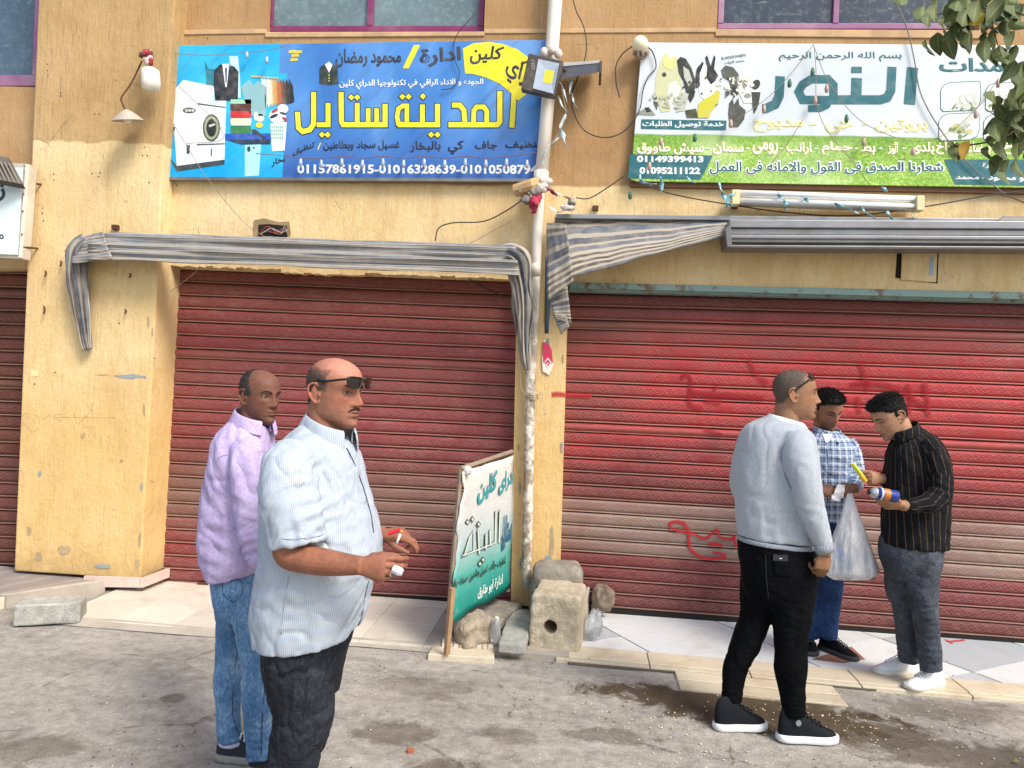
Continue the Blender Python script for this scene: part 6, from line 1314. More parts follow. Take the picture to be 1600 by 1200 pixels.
def garment(name, p, lofts, limbs, mat, vox=.007, noise=(), rings=(), sm=4, hem=None, ex=.88, crease=.006):
    mb = MB(); bones = []
    for L in lofts:
        loft(mb, p, L, ex=ex); a = (P(L[0][0], L[0][2], p.Y)+P(L[0][1], L[0][3], p.Y))/2; b = (P(L[-1][0], L[-1][2], p.Y)+P(L[-1][1], L[-1][3], p.Y))/2
        m_ = L[len(L)//2]; rx = (m_[1]-m_[0])/2*p.mp; bones.append((np.array(a), np.array(b), (rx+m_[4])/2, rx, m_[4]))
    for pts, rad, flat in limbs:
        limb(mb, pts, rad, flat=flat)
        for i in range(len(pts)-1): bones.append((np.array(pts[i]), np.array(pts[i+1]), (rad[i]+rad[i+1])/2, None, None))
    me = remesh(name, mb, vox, sm); co = get_co(me); no = get_no(me)
    best = np.full(len(co), 1e9); U = np.zeros((len(co), 3)); acc = 0
    for bi, (a, b, r, rx, by) in enumerate(bones):
        d = b-a; L = np.linalg.norm(d); d = d/L; t_ = np.clip((co-a)@d, 0, L) if rx is None else (co-a)@d
        q = co-a-np.outer(t_, d)
        dist = np.linalg.norm(q, axis=1)/r if rx is None else np.sqrt((q[:, 0]/rx)**2+(q[:, 1]/by)**2)*.97
        f = np.array([0, -1., 0]); f = f-d*f.dot(d); f /= np.linalg.norm(f); g_ = np.cross(d, f)
        u = np.arctan2(q@g_, q@f)*(r if rx is None else (rx+by)/2)
        k = dist < best; best[k] = dist[k]; U[k, 0] = u[k]+bi*.013; U[k, 1] = ((co-a)@d)[k]+(0 if rx is not None else acc); U[k, 2] = bi
        if rx is None: acc += L
    disp = np.zeros(len(co)); wz = fbm(co*4, 2, 77)[:, None]
    for sc_, k_, sd in (((7, 7, 4.2), 1.0, 101), ((15, 15, 9), .5, 131)):
        nn_ = vnoise((co @ np.array([[.9, .1, .35], [-.1, .95, .2], [-.35, -.2, .9]]))*np.array(sc_)+wz*1.3+len(co) % 17, sd); disp -= crease*k_*(1-np.minimum(1, np.abs(nn_)*2.2))**2.2; disp += crease*k_*.25
    for sc_, amp, seed in noise:
        w_ = fbm(co*np.array(sc_)+fbm(co*5, 2, seed+1)[:, None]*.5+seed, 2, seed)
        disp += amp*(1-2*np.abs(w_))
    for c, rad, dr, wl, amp in rings:
        c = np.array(c); d = np.linalg.norm(co-c, axis=1); g_ = np.exp(-(d/rad)**2); dr = np.array(Vector(dr).normalized())
        w1 = np.sin(((co-c)@dr)*2*math.pi/wl + 3.2*vnoise(co*8+wl*100, 5)+1.2*vnoise(co*19, 8)); disp += amp*(.6 if 'shirt' not in name else 1.0)*g_*np.sign(w1)*np.abs(w1)**.7*(.55+.45*vnoise(co*11, 15))
    co = co+no*disp[:, None]; set_co(me, co)
    at = me.attributes.new('suv', 'FLOAT_VECTOR', 'POINT'); at.data.foreach_set('vector', U.ravel())
    return link(name, me, mat, p.root, True)
SKK = np.array([.80, .80, .82])
# ---- heads
HZ = [-11.7, -11.2, -10.2, -9, -7, -5, -3, 0, 2, 4, 6, 8, 9.6, 10.9, 11.7, 12.0]
HW = [1.8, 3.2, 4.4, 5.3, 6.1, 6.6, 7.0, 7.35, 7.55, 7.6, 7.45, 6.8, 5.7, 4.1, 2.2, .4]
HF = [8.2, 9.0, 9.4, 9.3, 9.3, 9.4, 9.4, 9.3, 9.6, 9.75, 9.45, 8.5, 6.9, 4.6, 2.0, -.6]
HB = [3.5, 1.5, -.5, -2.5, -4.8, -6.4, -7.6, -9.2, -9.8, -10, -9.8, -9.0, -7.7, -5.8, -3.4, -1.2]
FEAT = [(2.4, -4.3, .35, .7, -.2), (2.9, -5.4, .35, .7, -.2), (3.0, -.75, 1.6, .28, -.16), (3.0, 2.5, 2.1, .7, .55), (3.1, .8, 1.5, .95, -1.05), (4.9, -1.3, 1.7, 1.3, .55), (1.45, -3.3, .6, .6, .95), (3.8, -5.6, 1.2, 2.0, -.25)]
FEAT0 = [(0, -5.6, 2.0, .45, .65), (0, -6.3, 2.3, .22, -.5), (0, -6.95, 1.6, .5, .7), (0, -8.1, 2.0, .5, -.5), (0, -9.9, 1.8, 1.1, .75), (0, -6.2, 3.0, 2.2, .55), (0, 2.3, .9, .6, -.1)]
def hp(z): return np.interp(z, HZ, HW), np.interp(z, HZ, HF), np.interp(z, HZ, HB)
def feat(x, z, nose=1.0, jowl=0.0):
    y = 0*x
    for fx, fz, sx, sz, a in FEAT:
        for s_ in (-1, 1): y = y + a*np.exp(-((x-s_*fx)/sx)**2-((z-fz)/sz)**2)
    for fx, fz, sx, sz, a in FEAT0: y = y + a*np.exp(-((x-fx)/sx)**2-((z-fz)/sz)**2)
    nh = np.interp(z, [-4.5, -3.9, -3.3, -2.6, -1.5, 0, 1.3, 2.4, 3.4], [0, 1.1, 2.7, 3.0, 2.4, 1.6, .95, .45, 0])*nose
    nw = np.interp(z, [-4.5, -3, -1, 1.5, 3], [1.5, 1.3, .95, .75, 1.0])
    return y + nh*np.exp(-(np.abs(x)/nw)**2.2)
def front_y(x, z, nose=1.0):
    W_, F_, B_ = hp(z); s_ = np.clip(np.abs(x)/W_, 0, .999); c = (1-s_**(2/.92))**(.92/2)
    return -.5+(F_+.5)*c+feat(np.array(float(x)), np.array(float(z)), nose)*min(1, c*1.6)
def add_head(p, c, f, pitch=0, roll=0, scale=1.0, neck=None, neck_r=.06, skin='a8714f', hairf=None, hair_col='2a2420', hair_th=(.15, .1), beard=.4, beard_col=None, nose=1.0, wide=1.0, jowl=0.0, vox=.0028, brow='2a201a', eye='open', gaze=0.0, moustache=None, lip='8a5248', top_tint=None, hair_noise=9, strand=(.35, 0)):
    f = Vector((f[0], f[1], 0)).normalized(); u = V3(0, 0, 1); r = f.cross(u)
    M = Matrix((r, f, u)).transposed()
    M = M @ Matrix.Rotation(math.radians(-pitch), 3, 'X') @ Matrix.Rotation(math.radians(roll), 3, 'Y')
    S = .01*scale
    Mn = np.array(M); cn = np.array(c)
    TW = lambda q: Vector(cn + Mn @ (np.array(q, float)*S))
    nz, na = 90, 110
    zs = np.concatenate([np.linspace(-11.7, 2, 60), np.linspace(2.4, 12, 34)]); vs = []
    for z in zs:
        W_, F_, B_ = hp(z); W_ = W_*wide + jowl*math.exp(-((z+8)/2.5)**2)
        a = np.arange(na)*2*math.pi/na; sn, cs = np.sin(a), np.cos(a)
        x = W_*np.sign(sn)*np.abs(sn)**.92; k = np.abs(cs)**.92
        y = np.where(cs > 0, -.5+(F_+.5)*k, -.5-(-.5-B_)*k)
        y = y + feat(x, np.full(na, z), nose)*np.clip(cs, 0, 1)**.5
        vs.append(np.stack([x, y, np.full(na, z)], 1))
    A = np.concatenate(vs); n = len(zs)
    W3 = cn + (A*S) @ Mn.T
    mb = MB(); mb.add([Vector(q) for q in W3], [(i*na+j, (i+1)*na+j, (i+1)*na+(j+1) % na, i*na+(j+1) % na) for i in range(n-1) for j in range(na)]+[tuple(range(na)), tuple(range((n-1)*na, n*na))[::-1]])
    for s_ in (-1, 1):
        hx = [(7.0, .2, -2.6), (7.5, -.4, -3.6), (7.9, -1.6, -2.8), (8.5, -2.7, -1), (8.9, -3.2, 1.2), (8.7, -2.7, 2.8), (8.1, -1.2, 3.4), (7.5, 0, 2.6), (7.2, .3, 1.4)]
        C = catmull([TW((s_*q[0]*wide, q[1]-.4, q[2]*.95-.2)) for q in hx], 3); mb.tube([Vector(q) for q in C], [S*.42]*len(C), 7)
        mb.ball(TW((s_*7.5*wide, -1.7, -.1)), (S*.55, S*1.5, S*2.8), 12, 8, rot=M @ Matrix.Rotation(s_*.35, 3, 'Z'))
        mb.ball(TW((s_*7.5*wide, .1, -.7)), (S*.45, S*.5, S*.8), 8, 6)
        mb.ball(TW((s_*3.1, float(front_y(3.1, .8))-1.15, .85)), (S*1.55,)*3, 14, 10)
    if neck is not None:
        nb = Vector(neck); limb(mb, [TW((0, -2.2, -1)), TW((0, -2.6, -5.5)), (TW((0, -2.6, -9))*.5+nb*.5), nb], [neck_r*1.0, neck_r, neck_r*1.02, neck_r*1.15], seg=28)
    me = remesh('head', mb, vox, 3, .5); co = get_co(me); loc = ((co-cn) @ Mn)/S
    x, y, z = loc.T
    # albedo: skin with warmer nose / ears / lips, beard shadow, stubble, brows
    sk = np.array(srgb(skin))*SKK; col = np.tile(sk, (len(co), 1)); nz_ = fbm(loc*.35, 3, 4)*.07+fbm(loc*1.6, 3, 6)*.06
    col *= (1+nz_)[:, None]
    def tint(m, c_, k=1.0): nonlocal col; m = np.clip(m*k, 0, 1)[:, None]; col = col*(1-m)+np.array(srgb(c_))*m
    g = lambda fx, fz, sx, sz: np.exp(-((np.abs(x)-fx)/sx)**2-((z-fz)/sz)**2)*(y > 4)
    red = tuple(min(1, q*w_) for q, w_ in zip(sk, (1.12, .82, .78)))
    m_ = np.clip(g(0, -2.8, 1.7, 1.6)*.6+g(4.6, -2, 2, 1.8)*.4+(np.abs(x) > 7.6*wide)*.5*(z < 4), 0, 1)[:, None]; col = col*(1-m_)+np.array(red)*m_
    if top_tint: tint(np.clip((z-3)/5, 0, 1)*np.clip((y+3)/5, 0, 1), top_tint, .6)
    bc_ = beard_col or hair_col
    sp = np.clip(.75+.5*vnoise(loc*2.2, 9), 0, 1)
    bmask = np.clip((-4.2-z)/1.6, 0, 1)*np.clip((y-1.5)/3, 0, 1) + np.clip(1-np.abs(np.abs(x)-6.6)/1.6, 0, 1)*np.clip((1.0-z)/1.5, 0, 1)*np.clip((y+.3)/1.5, 0, 1)*np.clip((3.6-y)/1.5, 0, 1)
    if beard: tint(np.clip(bmask, 0, 1)*sp*(1-g(0, -6.3, 2.4, .9)), bc_, beard)
    tint(np.exp(-((np.abs(x))/2.3)**4-((z+6.35)/.85)**4)*(y > 6), lip, .75)
    tint(np.exp(-((np.abs(x))/2.2)**4-((z+6.32)/.22)**2)*(y > 6), '3a1f1a', .6)
    tint(g(3.1, .7, 1.9, 1.1), '6a4434', .25)
    tint(np.exp(-((np.abs(x)-1.0)/.4)**2-((z+4.0)/.3)**2)*(y > 8), '3a1f1a', .7)
    hm_ = None
    if hairf is not None:
        hm_ = hairf(x, y, z) + .35*vnoise(loc*1.3, 31); ear = (np.abs(x) > hp(z)[0]*wide+.22) & (z < 3.8) & (z > -4.5) & (y > -4.6) & (y < 1.2)
        hm_ = np.minimum(hm_, (z-np.interp(y, [-8, -5.5, -4, -1, 2.6, 6], [-5.2, -4.6, -2.0, .2, .4, 3]))/.8)
        hm_ = np.where(ear, -1, hm_); tint(np.clip(hm_*1.6, 0, 1)*np.clip(.8+.3*vnoise(loc*3, 2), 0, 1), hair_col, .85)
    p.head_me = me; p.head_col = col; p.TW = TW; p.hM = M; p.hS = S
    if hairf is not None:
        bm = bmesh.new(); bm.from_mesh(me); bm.verts.ensure_lookup_table()
        bmesh.ops.delete(bm, geom=[v for v in bm.verts if hm_[v.index] < -.05], context='VERTS'); m3 = bpy.data.meshes.new('mesh')
        bmesh.ops.delete(bm, geom=[v for v in bm.verts if not v.link_faces], context='VERTS')
        bm.normal_update(); bm.to_mesh(m3); bm.free()
        if len(m3.vertices):
            c3 = get_co(m3); n3 = get_no(m3); l3 = ((c3-cn) @ Mn)/S; h3 = np.minimum(hairf(*l3.T)+.35*vnoise(l3*1.3, 31), (l3[:, 2]-np.interp(l3[:, 1], [-8, -5.5, -4, -1, 2.6, 6], [-5.2, -4.6, -2.0, .2, .4, 3]))/.8)
            k = np.clip(h3/1.6, 0, 1)**.8; th = hair_th[0]+hair_th[1]*np.clip((l3[:, 2]-4)/5, 0, 1)
            if len(hair_th) > 2: th = th + hair_th[2]*np.clip((l3[:, 1]+1)/8, 0, 1)*np.clip((l3[:, 2]-5)/3, 0, 1)
            nn = fbm(l3*np.array([2.0, .7, .9]), 3, hair_noise)
            dd = (-.12 + (th+.12)*k)*(1+.0*nn) + nn*th*.22*k + .12*k*vnoise(l3*5, 3)
            dirn = n3.copy(); 
            c4 = c3+dirn*(dd*S)[:, None]; set_co(m3, c4)
            # strands growing out of the hair shell, sparse at the hairline
            r_ = np.random.RandomState(7); nv = len(c4); N_ = 9000; idx = r_.randint(0, nv, N_); keep = r_.rand(N_) < .35+.65*k[idx]; idx = idx[keep]
            base = c4[idx]+r_.normal(0, .0013, (len(idx), 3)); nl_ = n3[idx]; ll = l3[idx]
            comb = np.stack([ll[:, 0]*.05, np.where(ll[:, 2] > 6, .6, -.25), np.where(ll[:, 2] > 6, .1, -.9)], 1) @ Mn.T
            dr = nl_*.55+comb*.6+r_.normal(0, .38, (len(idx), 3)); dr /= np.linalg.norm(dr, axis=1, keepdims=True)
            Ls = (strand[0]+strand[1]*np.clip((ll[:, 2]-5)/4, 0, 1))*S*r_.uniform(.5, 1.15, len(idx)); sd = np.cross(dr, r_.normal(0, 1, (len(idx), 3))); sd /= np.linalg.norm(sd, axis=1, keepdims=True); w_ = .00055*(S/.01)
            A_ = base-sd*w_-nl_*.0006; B_ = base+sd*w_-nl_*.0006; M_ = base+dr*(Ls*.55)[:, None]+sd*w_*.6; T_ = base+dr*Ls[:, None]-nl_*(Ls*.18)[:, None]
            vv_ = np.stack([A_, B_, M_, T_], 1).reshape(-1, 3); nn4 = len(idx); m5 = bpy.data.meshes.new('mesh'); m5.from_pydata([tuple(q) for q in vv_], [], [t_ for i in range(nn4) for t_ in ((4*i, 4*i+1, 4*i+2), (4*i, 4*i+2, 4*i+3))]); m5.update()
            bm = bmesh.new(); bm.from_mesh(m3); bm.from_mesh(m5); bm.to_mesh(m3); bm.free(); link('hair', m3, hair_mat(hair_col), p.root, True)
    # eyes, brows
    for s_ in (-1, 1):
        ye = float(front_y(3.1, .8)); ec = (s_*3.15, ye+.22, .75)
        if eye == 'open':
            MB().ball(TW((ec[0], ec[1]-.18, ec[2])), (S*1.28, S*.60, S*.42), 14, 10, rot=M @ Matrix.Rotation(-s_*.32, 3, 'Z')).build('eye', EYEW, p.root, True)
            MB().ball(TW((ec[0]+gaze, ec[1]+.28-.02*abs(gaze), ec[2]+.02)), (S*.58, S*.17, S*.41), 12, 8, rot=M @ Matrix.Rotation(-s_*.32, 3, 'Z')).build('iris', EYEI, p.root, True)
            zl = .46; lc = LASH
        else: zl = -.25; lc = LASH
        up = [(s_*(3.15-1.5*q), zl*(1-q*q)+ec[2]-.05+(.0 if eye == 'open' else 0)) for q in (-1, -.6, -.2, .2, .6, 1)]
        MB().tube([TW((a, float(front_y(a, ec[2]))+.52-.42*abs((a-s_*3.15)/1.5)**2, b)) for a, b in up], [S*.07, S*.12, S*.14, S*.14, S*.12, S*.06], 6).build('eyelash', LASH, p.root, True)
        if eye == 'open':
            lid = skin_flat(skin, .9)
            MB().tube([TW((a, float(front_y(a, ec[2]))+.40-.38*abs((a-s_*3.15)/1.5)**2, b+.27)) for a, b in up], [S*.12, S*.26, S*.3, S*.3, S*.26, S*.1], 8).build('eyelid', lid, p.root, True)
            lo_ = [(a, ec[2]-.42*(1-((a-s_*3.15)/1.5)**2)-.1) for a, b in up]
            MB().tube([TW((a, float(front_y(a, ec[2]))+.34-.36*abs((a-s_*3.15)/1.5)**2, b-.12)) for a, b in lo_], [S*.08, S*.17, S*.2, S*.2, S*.17, S*.08], 8).build('eyelid', lid, p.root, True)
        bw = [(s_*1.2, 2.35), (s_*2.2, 2.85), (s_*3.4, 3.1), (s_*4.4, 2.95), (s_*5.3, 2.4)]
        b_ = MB(); b_.tube([Vector(q) for q in catmull([TW((a, float(front_y(a, b))+.02, b)) for a, b in bw], 4)], [S*w_ for w_ in np.interp(np.linspace(0, 1, 17), [0, .15, .5, .8, 1], [.25, .38, .36, .24, .08])], 8, flat=.55, up=tuple(M @ V3(0, 1, 0)))
        b_.build('eyebrow', hair_mat(brow), p.root, True)
    if moustache:
        ms = [(-2.9, -5.9), (-2.2, -5.2), (-1.2, -4.95), (0, -5.0), (1.2, -4.95), (2.2, -5.2), (2.9, -5.9)]; C = catmull([TW((a, float(front_y(a, b))+.12, b)) for a, b in ms], 4)
        mm = MB(); mm.tube([Vector(q) for q in C], [S*w_ for w_ in np.interp(np.linspace(0, 1, len(C)), [0, .15, .4, .5, .6, .85, 1], [.15, .4, .55, .42, .55, .4, .15])], 8, flat=.6, up=tuple(M @ V3(0, 1, 0))); mm.build('moustache', hair_mat(moustache), p.root, True)
_hm = {}
def hair_mat(col):
    if col in _hm: return _hm[col]
    t = NT('hair_'+col); n = t.noise(1, 5, .75, t.map((420, 420, 160))); n2 = t.noise(60, 4, .7)
    c = t.mix(t.rng(n, .3, .75), t_mul(srgb(col), .55), t_mul(srgb(col), 1.5)); c = t.mix(t.rng(n2, .5, .75, 0, .4), c, t_mul(srgb(col), 1.8))
    _hm[col] = t.fin(c, .62, t.bump(n, .9, .004), spec=.35); return _hm[col]
EYEW = plain('eye_white', 'a3968c', .35); EYEI = plain('dark_iris', '1c120d', .15); LASH = plain('dark_lash_line', '1f1512', .7)
def skin_flat(col, k=1.0):
    nm = 'lid_'+col
    if nm in _pc or (nm,) in _pc: return _pc[(nm,)]
    t = NT(nm); _pc[(nm,)] = t.fin(t_mul(srgb(col), k), .5, t.bump(t.noise(200, 3), .2, .001), spec=.35); return _pc[(nm,)]
t = NT('skin'); a_ = t.attr('col'); n1 = t.noise(45, 4, .65); n2 = t.noise(420, 3, .7)
c = t.mix(1, a_.outputs['Color'], t.comb(*[t.rng(n1, .3, .7, .9, 1.1)]*3), 'MULTIPLY')
c = t.mix(t.rng(t.noise(130, 4, .75), .58, .72, 0, .28), c, srgb('5a3428')); SKIN = t.fin(c, t.rng(n1, .3, .7, .48, .66), t.bump(n2, .4, .0012, t.bump(t.noise(90, 4, .7), .4, .003)), spec=.3, Subsurface_Weight=.0); SKIN.node_tree.nodes['Principled BSDF'].inputs['Subsurface Radius'].default_value = (.012, .005, .003); SKIN.node_tree.nodes['Principled BSDF'].inputs['Subsurface Scale'].default_value = .5
def hand(mb, wrist, f, back, s=None, side=None, curl=((20, 30, 20),)*4, thumb=(35, 20, 20), k=1.0, spread=3, palm=.092):
    """f: wrist to knuckles; back: out of the back of the hand; s: towards the thumb"""
    f = Vector(f).normalized(); back = Vector(back); back = (back-f*back.dot(f)).normalized()
    c = f.cross(back); s = c if Vector(side).dot(c) > 0 else -c
    w = Vector(wrist); K = w+f*palm*k
    mb.tube([w-f*.01, w+f*.012*k, w+f*.035*k+s*.003, w+f*.065*k, K-f*.002], [.027*k, .031*k, .040*k, .043*k, .041*k], 18, True, 0, [.78, .62, .46, .40, .34], tuple(back))
    mb.ball(w+f*.035*k+s*.026*k-back*.010*k, (.019*k,)*3, 12, 8)      # thumb pad
    mb.ball(w+f*.045*k-s*.026*k-back*.008*k, (.016*k,)*3, 12, 8)
    ln = [(.043, .026, .021), (.047, .029, .022), (.043, .027, .021), (.034, .021, .018)]
    for i in range(4):
        off = (1.5-i)*.0205*k; b = K+s*off-f*(.0, -.003, .0, .008)[i]*k-back*.002
        th = 0; p0 = b-f*.02*k; pts = [p0, b]; rr = [.0095*k, .0102*k]; spr = (1.5-i)*math.radians(spread)
        for j in range(3):
            th += math.radians(curl[i][j]); d = (f*math.cos(th)-back*math.sin(th)); d = (d+s*math.sin(spr)*math.cos(th)).normalized()
            L = ln[i][j]*k*(.93 if i == 3 else 1); pts += [pts[-1]+d*L*.5, pts[-1]+d*L]; r_ = (.0093, .0084, .0072)[j]*k*(.88 if i == 3 else 1); rr += [r_*1.0, r_*(1.04 if j < 2 else .72)]
        mb.tube(pts, rr, 12)
        mb.ball(pts[-1], (rr[-1],)*3, 8, 6)
    a1, a2, a3 = [math.radians(q) for q in thumb]
    b = w+f*.022*k+s*.022*k-back*.006*k; d1 = (f*math.cos(a1)+s*math.sin(a1)-back*math.sin(a3)*.8).normalized(); p1 = b+d1*.042*k
    d2 = (f*math.cos(a1-a2)+s*math.sin(a1-a2)-back*math.sin(a3)).normalized(); p2 = p1+d2*.031*k; d3 = (f*math.cos(a1-1.7*a2)+s*math.sin(a1-1.7*a2)-back*math.sin(a3*1.3)).normalized(); p3 = p2+d3*.026*k
    mb.tube([b, b+d1*.02*k, p1, (p1+p2)/2, p2, p3], [.014*k, .0145*k, .0118*k, .0105*k, .0108*k, .0078*k], 12); mb.ball(p3, (.0078*k,)*3, 8, 6)
    return K
def finish_body(p, skin, arms, inner_lofts, inner_limbs, vox=.0026, knuckle=True):
    """one mesh: remeshed head + arms with hands + the trunk and legs under the clothes"""
    bm = bmesh.new(); cols = []
    sk = np.array(srgb(skin))*SKK
    def addm(me, col):
        n0 = len(bm.verts); bm.from_mesh(me); cols.append(col)
    addm(p.head_me, p.head_col)
    for build in arms:
        mb = MB(); build(mb); me = remesh('arm', mb, vox, 2, .5); co = get_co(me); col = np.tile(sk, (len(co), 1))*(.82+.12*fbm(co*30, 3, 3)+.08*fbm(co*110, 2, 5))[:, None]*np.array([1, .95, .9]); addm(me, col)
    mb = MB()
    for L in inner_lofts: loft(mb, p, L, 24, shrink=.8)
    for pts, rad, fl_ in inner_limbs: limb(mb, pts, rad, 12, fl_, k=.72)
    me = remesh('trunk', mb, .014, 2); addm(me, np.tile(sk, (len(me.vertices), 1)))
    m2 = bpy.data.meshes.new('body'); bm.to_mesh(m2); bm.free(); C = np.concatenate(cols); C = np.clip(np.concatenate([C, np.ones((len(C), 1))], 1), 0, 1)
    at = m2.color_attributes.new('col', 'FLOAT_COLOR', 'POINT'); at.data.foreach_set('color', C.ravel())
    return link('body', m2, SKIN, p.root, True)
# ---- cloth materials
def cloth_base(name): t = NT(name); s_ = t.sep(t.attr('suv').outputs['Vector']); return t, s_[0], s_[1]
def weave(t, u, v, pitch=.0011):
    return t.math('MULTIPLY', t.math('SINE', t.math('MULTIPLY', u, 2*math.pi/pitch)), t.math('SINE', t.math('MULTIPLY', v, 2*math.pi/pitch)))
def band(t, x, pitch, w_, off=0):   # 1 inside a line of width w_ every pitch
    f = t.math('ABSOLUTE', t.math('SUBTRACT', t.math('FRACT', t.math('ADD', t.math('DIVIDE', x, pitch), off+50)), .5)); return t.rng(f, .5*w_/pitch, .5*w_/pitch+.04, 1, 0)
def denim(name, c1, c2_, c3, worn=.5, rough=.85):
    t, u, v = cloth_base(name); n1 = t.noise(7, 5, .65); n2 = t.noise(1, 4, .7, t.map((110, 110, 55))); n3 = t.noise(300, 2, .6)
    c = t.ramp(t.math('ADD', t.math('MULTIPLY', n1, .55), t.math('MULTIPLY', n2, .45)), [(.36, srgb(c1)), (.5, srgb(c2_)), (.66, srgb(c3))]); c = t.mix(t.rng(n2, .58, .8, 0, worn), c, srgb(c3))
    nm = t.bump(n3, .4, .0012); nm = t.bump(t.math('MULTIPLY', t.math('ADD', ridge(t, 8, 7, (0, 1.2, .3)), ridge(t, 16, 6, (0, 1.4, .3))), -1.0), .3, .008, nm); return t.fin(c, rough, nm, spec=.12)
def ridge(t, sc, k=6, rot=(0, .6, .3), st=(1, 1, .55)):
    n = t.noise(sc, 3, .5, t.map(st, src=t.map(rot=rot)), dist=.5)
    return t.math('POWER', t.math('SUBTRACT', 1.0, t.math('MINIMUM', 1.0, t.math('MULTIPLY', t.math('ABSOLUTE', t.math('SUBTRACT', n, .5)), k))), 2.0)
def tshirt_n(t):
    r = t.math('MULTIPLY', t.math('ADD', ridge(t, 3.4, 8, (0, .7, .3), (1, 1, .4)), t.math('MULTIPLY', ridge(t, 8, 7, (0, -.7, .9), (1, 1, .4)), .4)), -1.0)
    return t.bump(t.noise(350, 2, .6), .3, .001, t.bump(r, .5, .012))
t, u, v = cloth_base('blue_white_check_cloth')
b1 = band(t, u, .0062, .0022); b2_ = band(t, v, .0075, .002); n = t.noise(6, 4, .6)
c = t.mix(t.math('MULTIPLY', b1, .6), srgb('b4bac0'), srgb('7a8fac')); c = t.mix(t.math('MULTIPLY', b2_, .3), c, srgb('93aac6')); c = t.mix(t.rng(t.noise(60, 4, .7), .5, .75, 0, .3), c, srgb('c6ccd2'))
M_P1S = t.fin(c, .85, tshirt_n(t), spec=.15)
t, u, v = cloth_base('lilac_dotted_cloth'); fu = t.math('SUBTRACT', t.math('FRACT', t.math('ADD', t.math('DIVIDE', u, .024), 50)), .5); fv = t.math('SUBTRACT', t.math('FRACT', t.math('ADD', t.math('DIVIDE', v, .024), t.math('MULTIPLY', t.math('FLOOR', t.math('ADD', t.math('DIVIDE', u, .024), 50)), .5))), .5)
dd = t.math('SQRT', t.math('ADD', t.math('MULTIPLY', fu, fu), t.math('MULTIPLY', fv, fv)))
M_P2S = t.fin(t.mix(t.rng(dd, .07, .13, .7, 0), t.mix(t.rng(t.noise(9, 4), .4, .7), srgb('b0a0c6'), srgb('bfb0d3')), srgb('8671ac')), .85, tshirt_n(t), spec=.15)
t, u, v = cloth_base('heather_grey_knit'); n = t.noise(1, 4, .7, t.map((260, 260, 80))); kn = t.math('SINE', t.math('MULTIPLY', u, 2*math.pi/.003))
M_P3S = t.fin(t.mix(t.rng(n, .35, .7), srgb('9ba3ac'), srgb('b9bfc7')), .92, t.bump(kn, .2, .0008, t.bump(t.noise(9, 4, .6), .25, .008)), spec=.1, Sheen_Weight=.25)
t, u, v = cloth_base('rib_knit'); kn = t.math('SINE', t.math('MULTIPLY', u, 2*math.pi/.0065)); M_P3R = t.fin(t.mix(t.rng(kn, -1, 1), srgb('8b939e'), srgb('b4bac3')), .92, t.bump(kn, .6, .003), spec=.1)
t, u, v = cloth_base('blue_plaid_cloth'); P1_, P2_ = .048, .05
c = srgb('b3bfd0'); c = t.mix(t.math('MULTIPLY', band(t, u, P1_, .020), .5), c, srgb('6f86ae')); c = t.mix(t.math('MULTIPLY', band(t, v, P2_, .020), .5), c, srgb('6f86ae'))
c = t.mix(t.math('MULTIPLY', band(t, u, P1_, .005, .30), .75), c, srgb('26345a')); c = t.mix(t.math('MULTIPLY', band(t, v, P2_, .005, .30), .75), c, srgb('1d2a4a'))
c = t.mix(t.math('MULTIPLY', band(t, u, P1_, .004, .68), .7), c, srgb('d6dbe2')); c = t.mix(t.math('MULTIPLY', band(t, v, P2_, .004, .68), .7), c, srgb('d6dbe2'))
M_P4S = t.fin(c, .88, tshirt_n(t), spec=.12)
t, u, v = cloth_base('black_pinstripe_cloth'); c = t.mix(t.math('MULTIPLY', band(t, u, .042, .0022), t.rng(t.noise(80, 3), .3, .6, .15, .6)), t.mix(t.noise(10, 3), srgb('101115'), srgb('191a1e')), srgb('7d664a'))
M_P5S = t.fin(c, .85, tshirt_n(t), spec=.15)
M_J1 = denim('charcoal_denim', '1a1c22', '24272e', '3c4048', .35); M_J2 = denim('washed_blue_denim', '3d5f84', '5d80a4', '93b1ca', .6); M_J3 = denim('black_denim', '08080a', '0c0d10', '141518', .15); M_J3.node_tree.nodes['Principled BSDF'].inputs['Specular IOR Level'].default_value = .06
M_J4 = denim('navy_denim', '1a2a4a', '24385e', '35507c', .3); M_J5 = denim('grey_denim', '33373f', '434851', '60666f', .45)
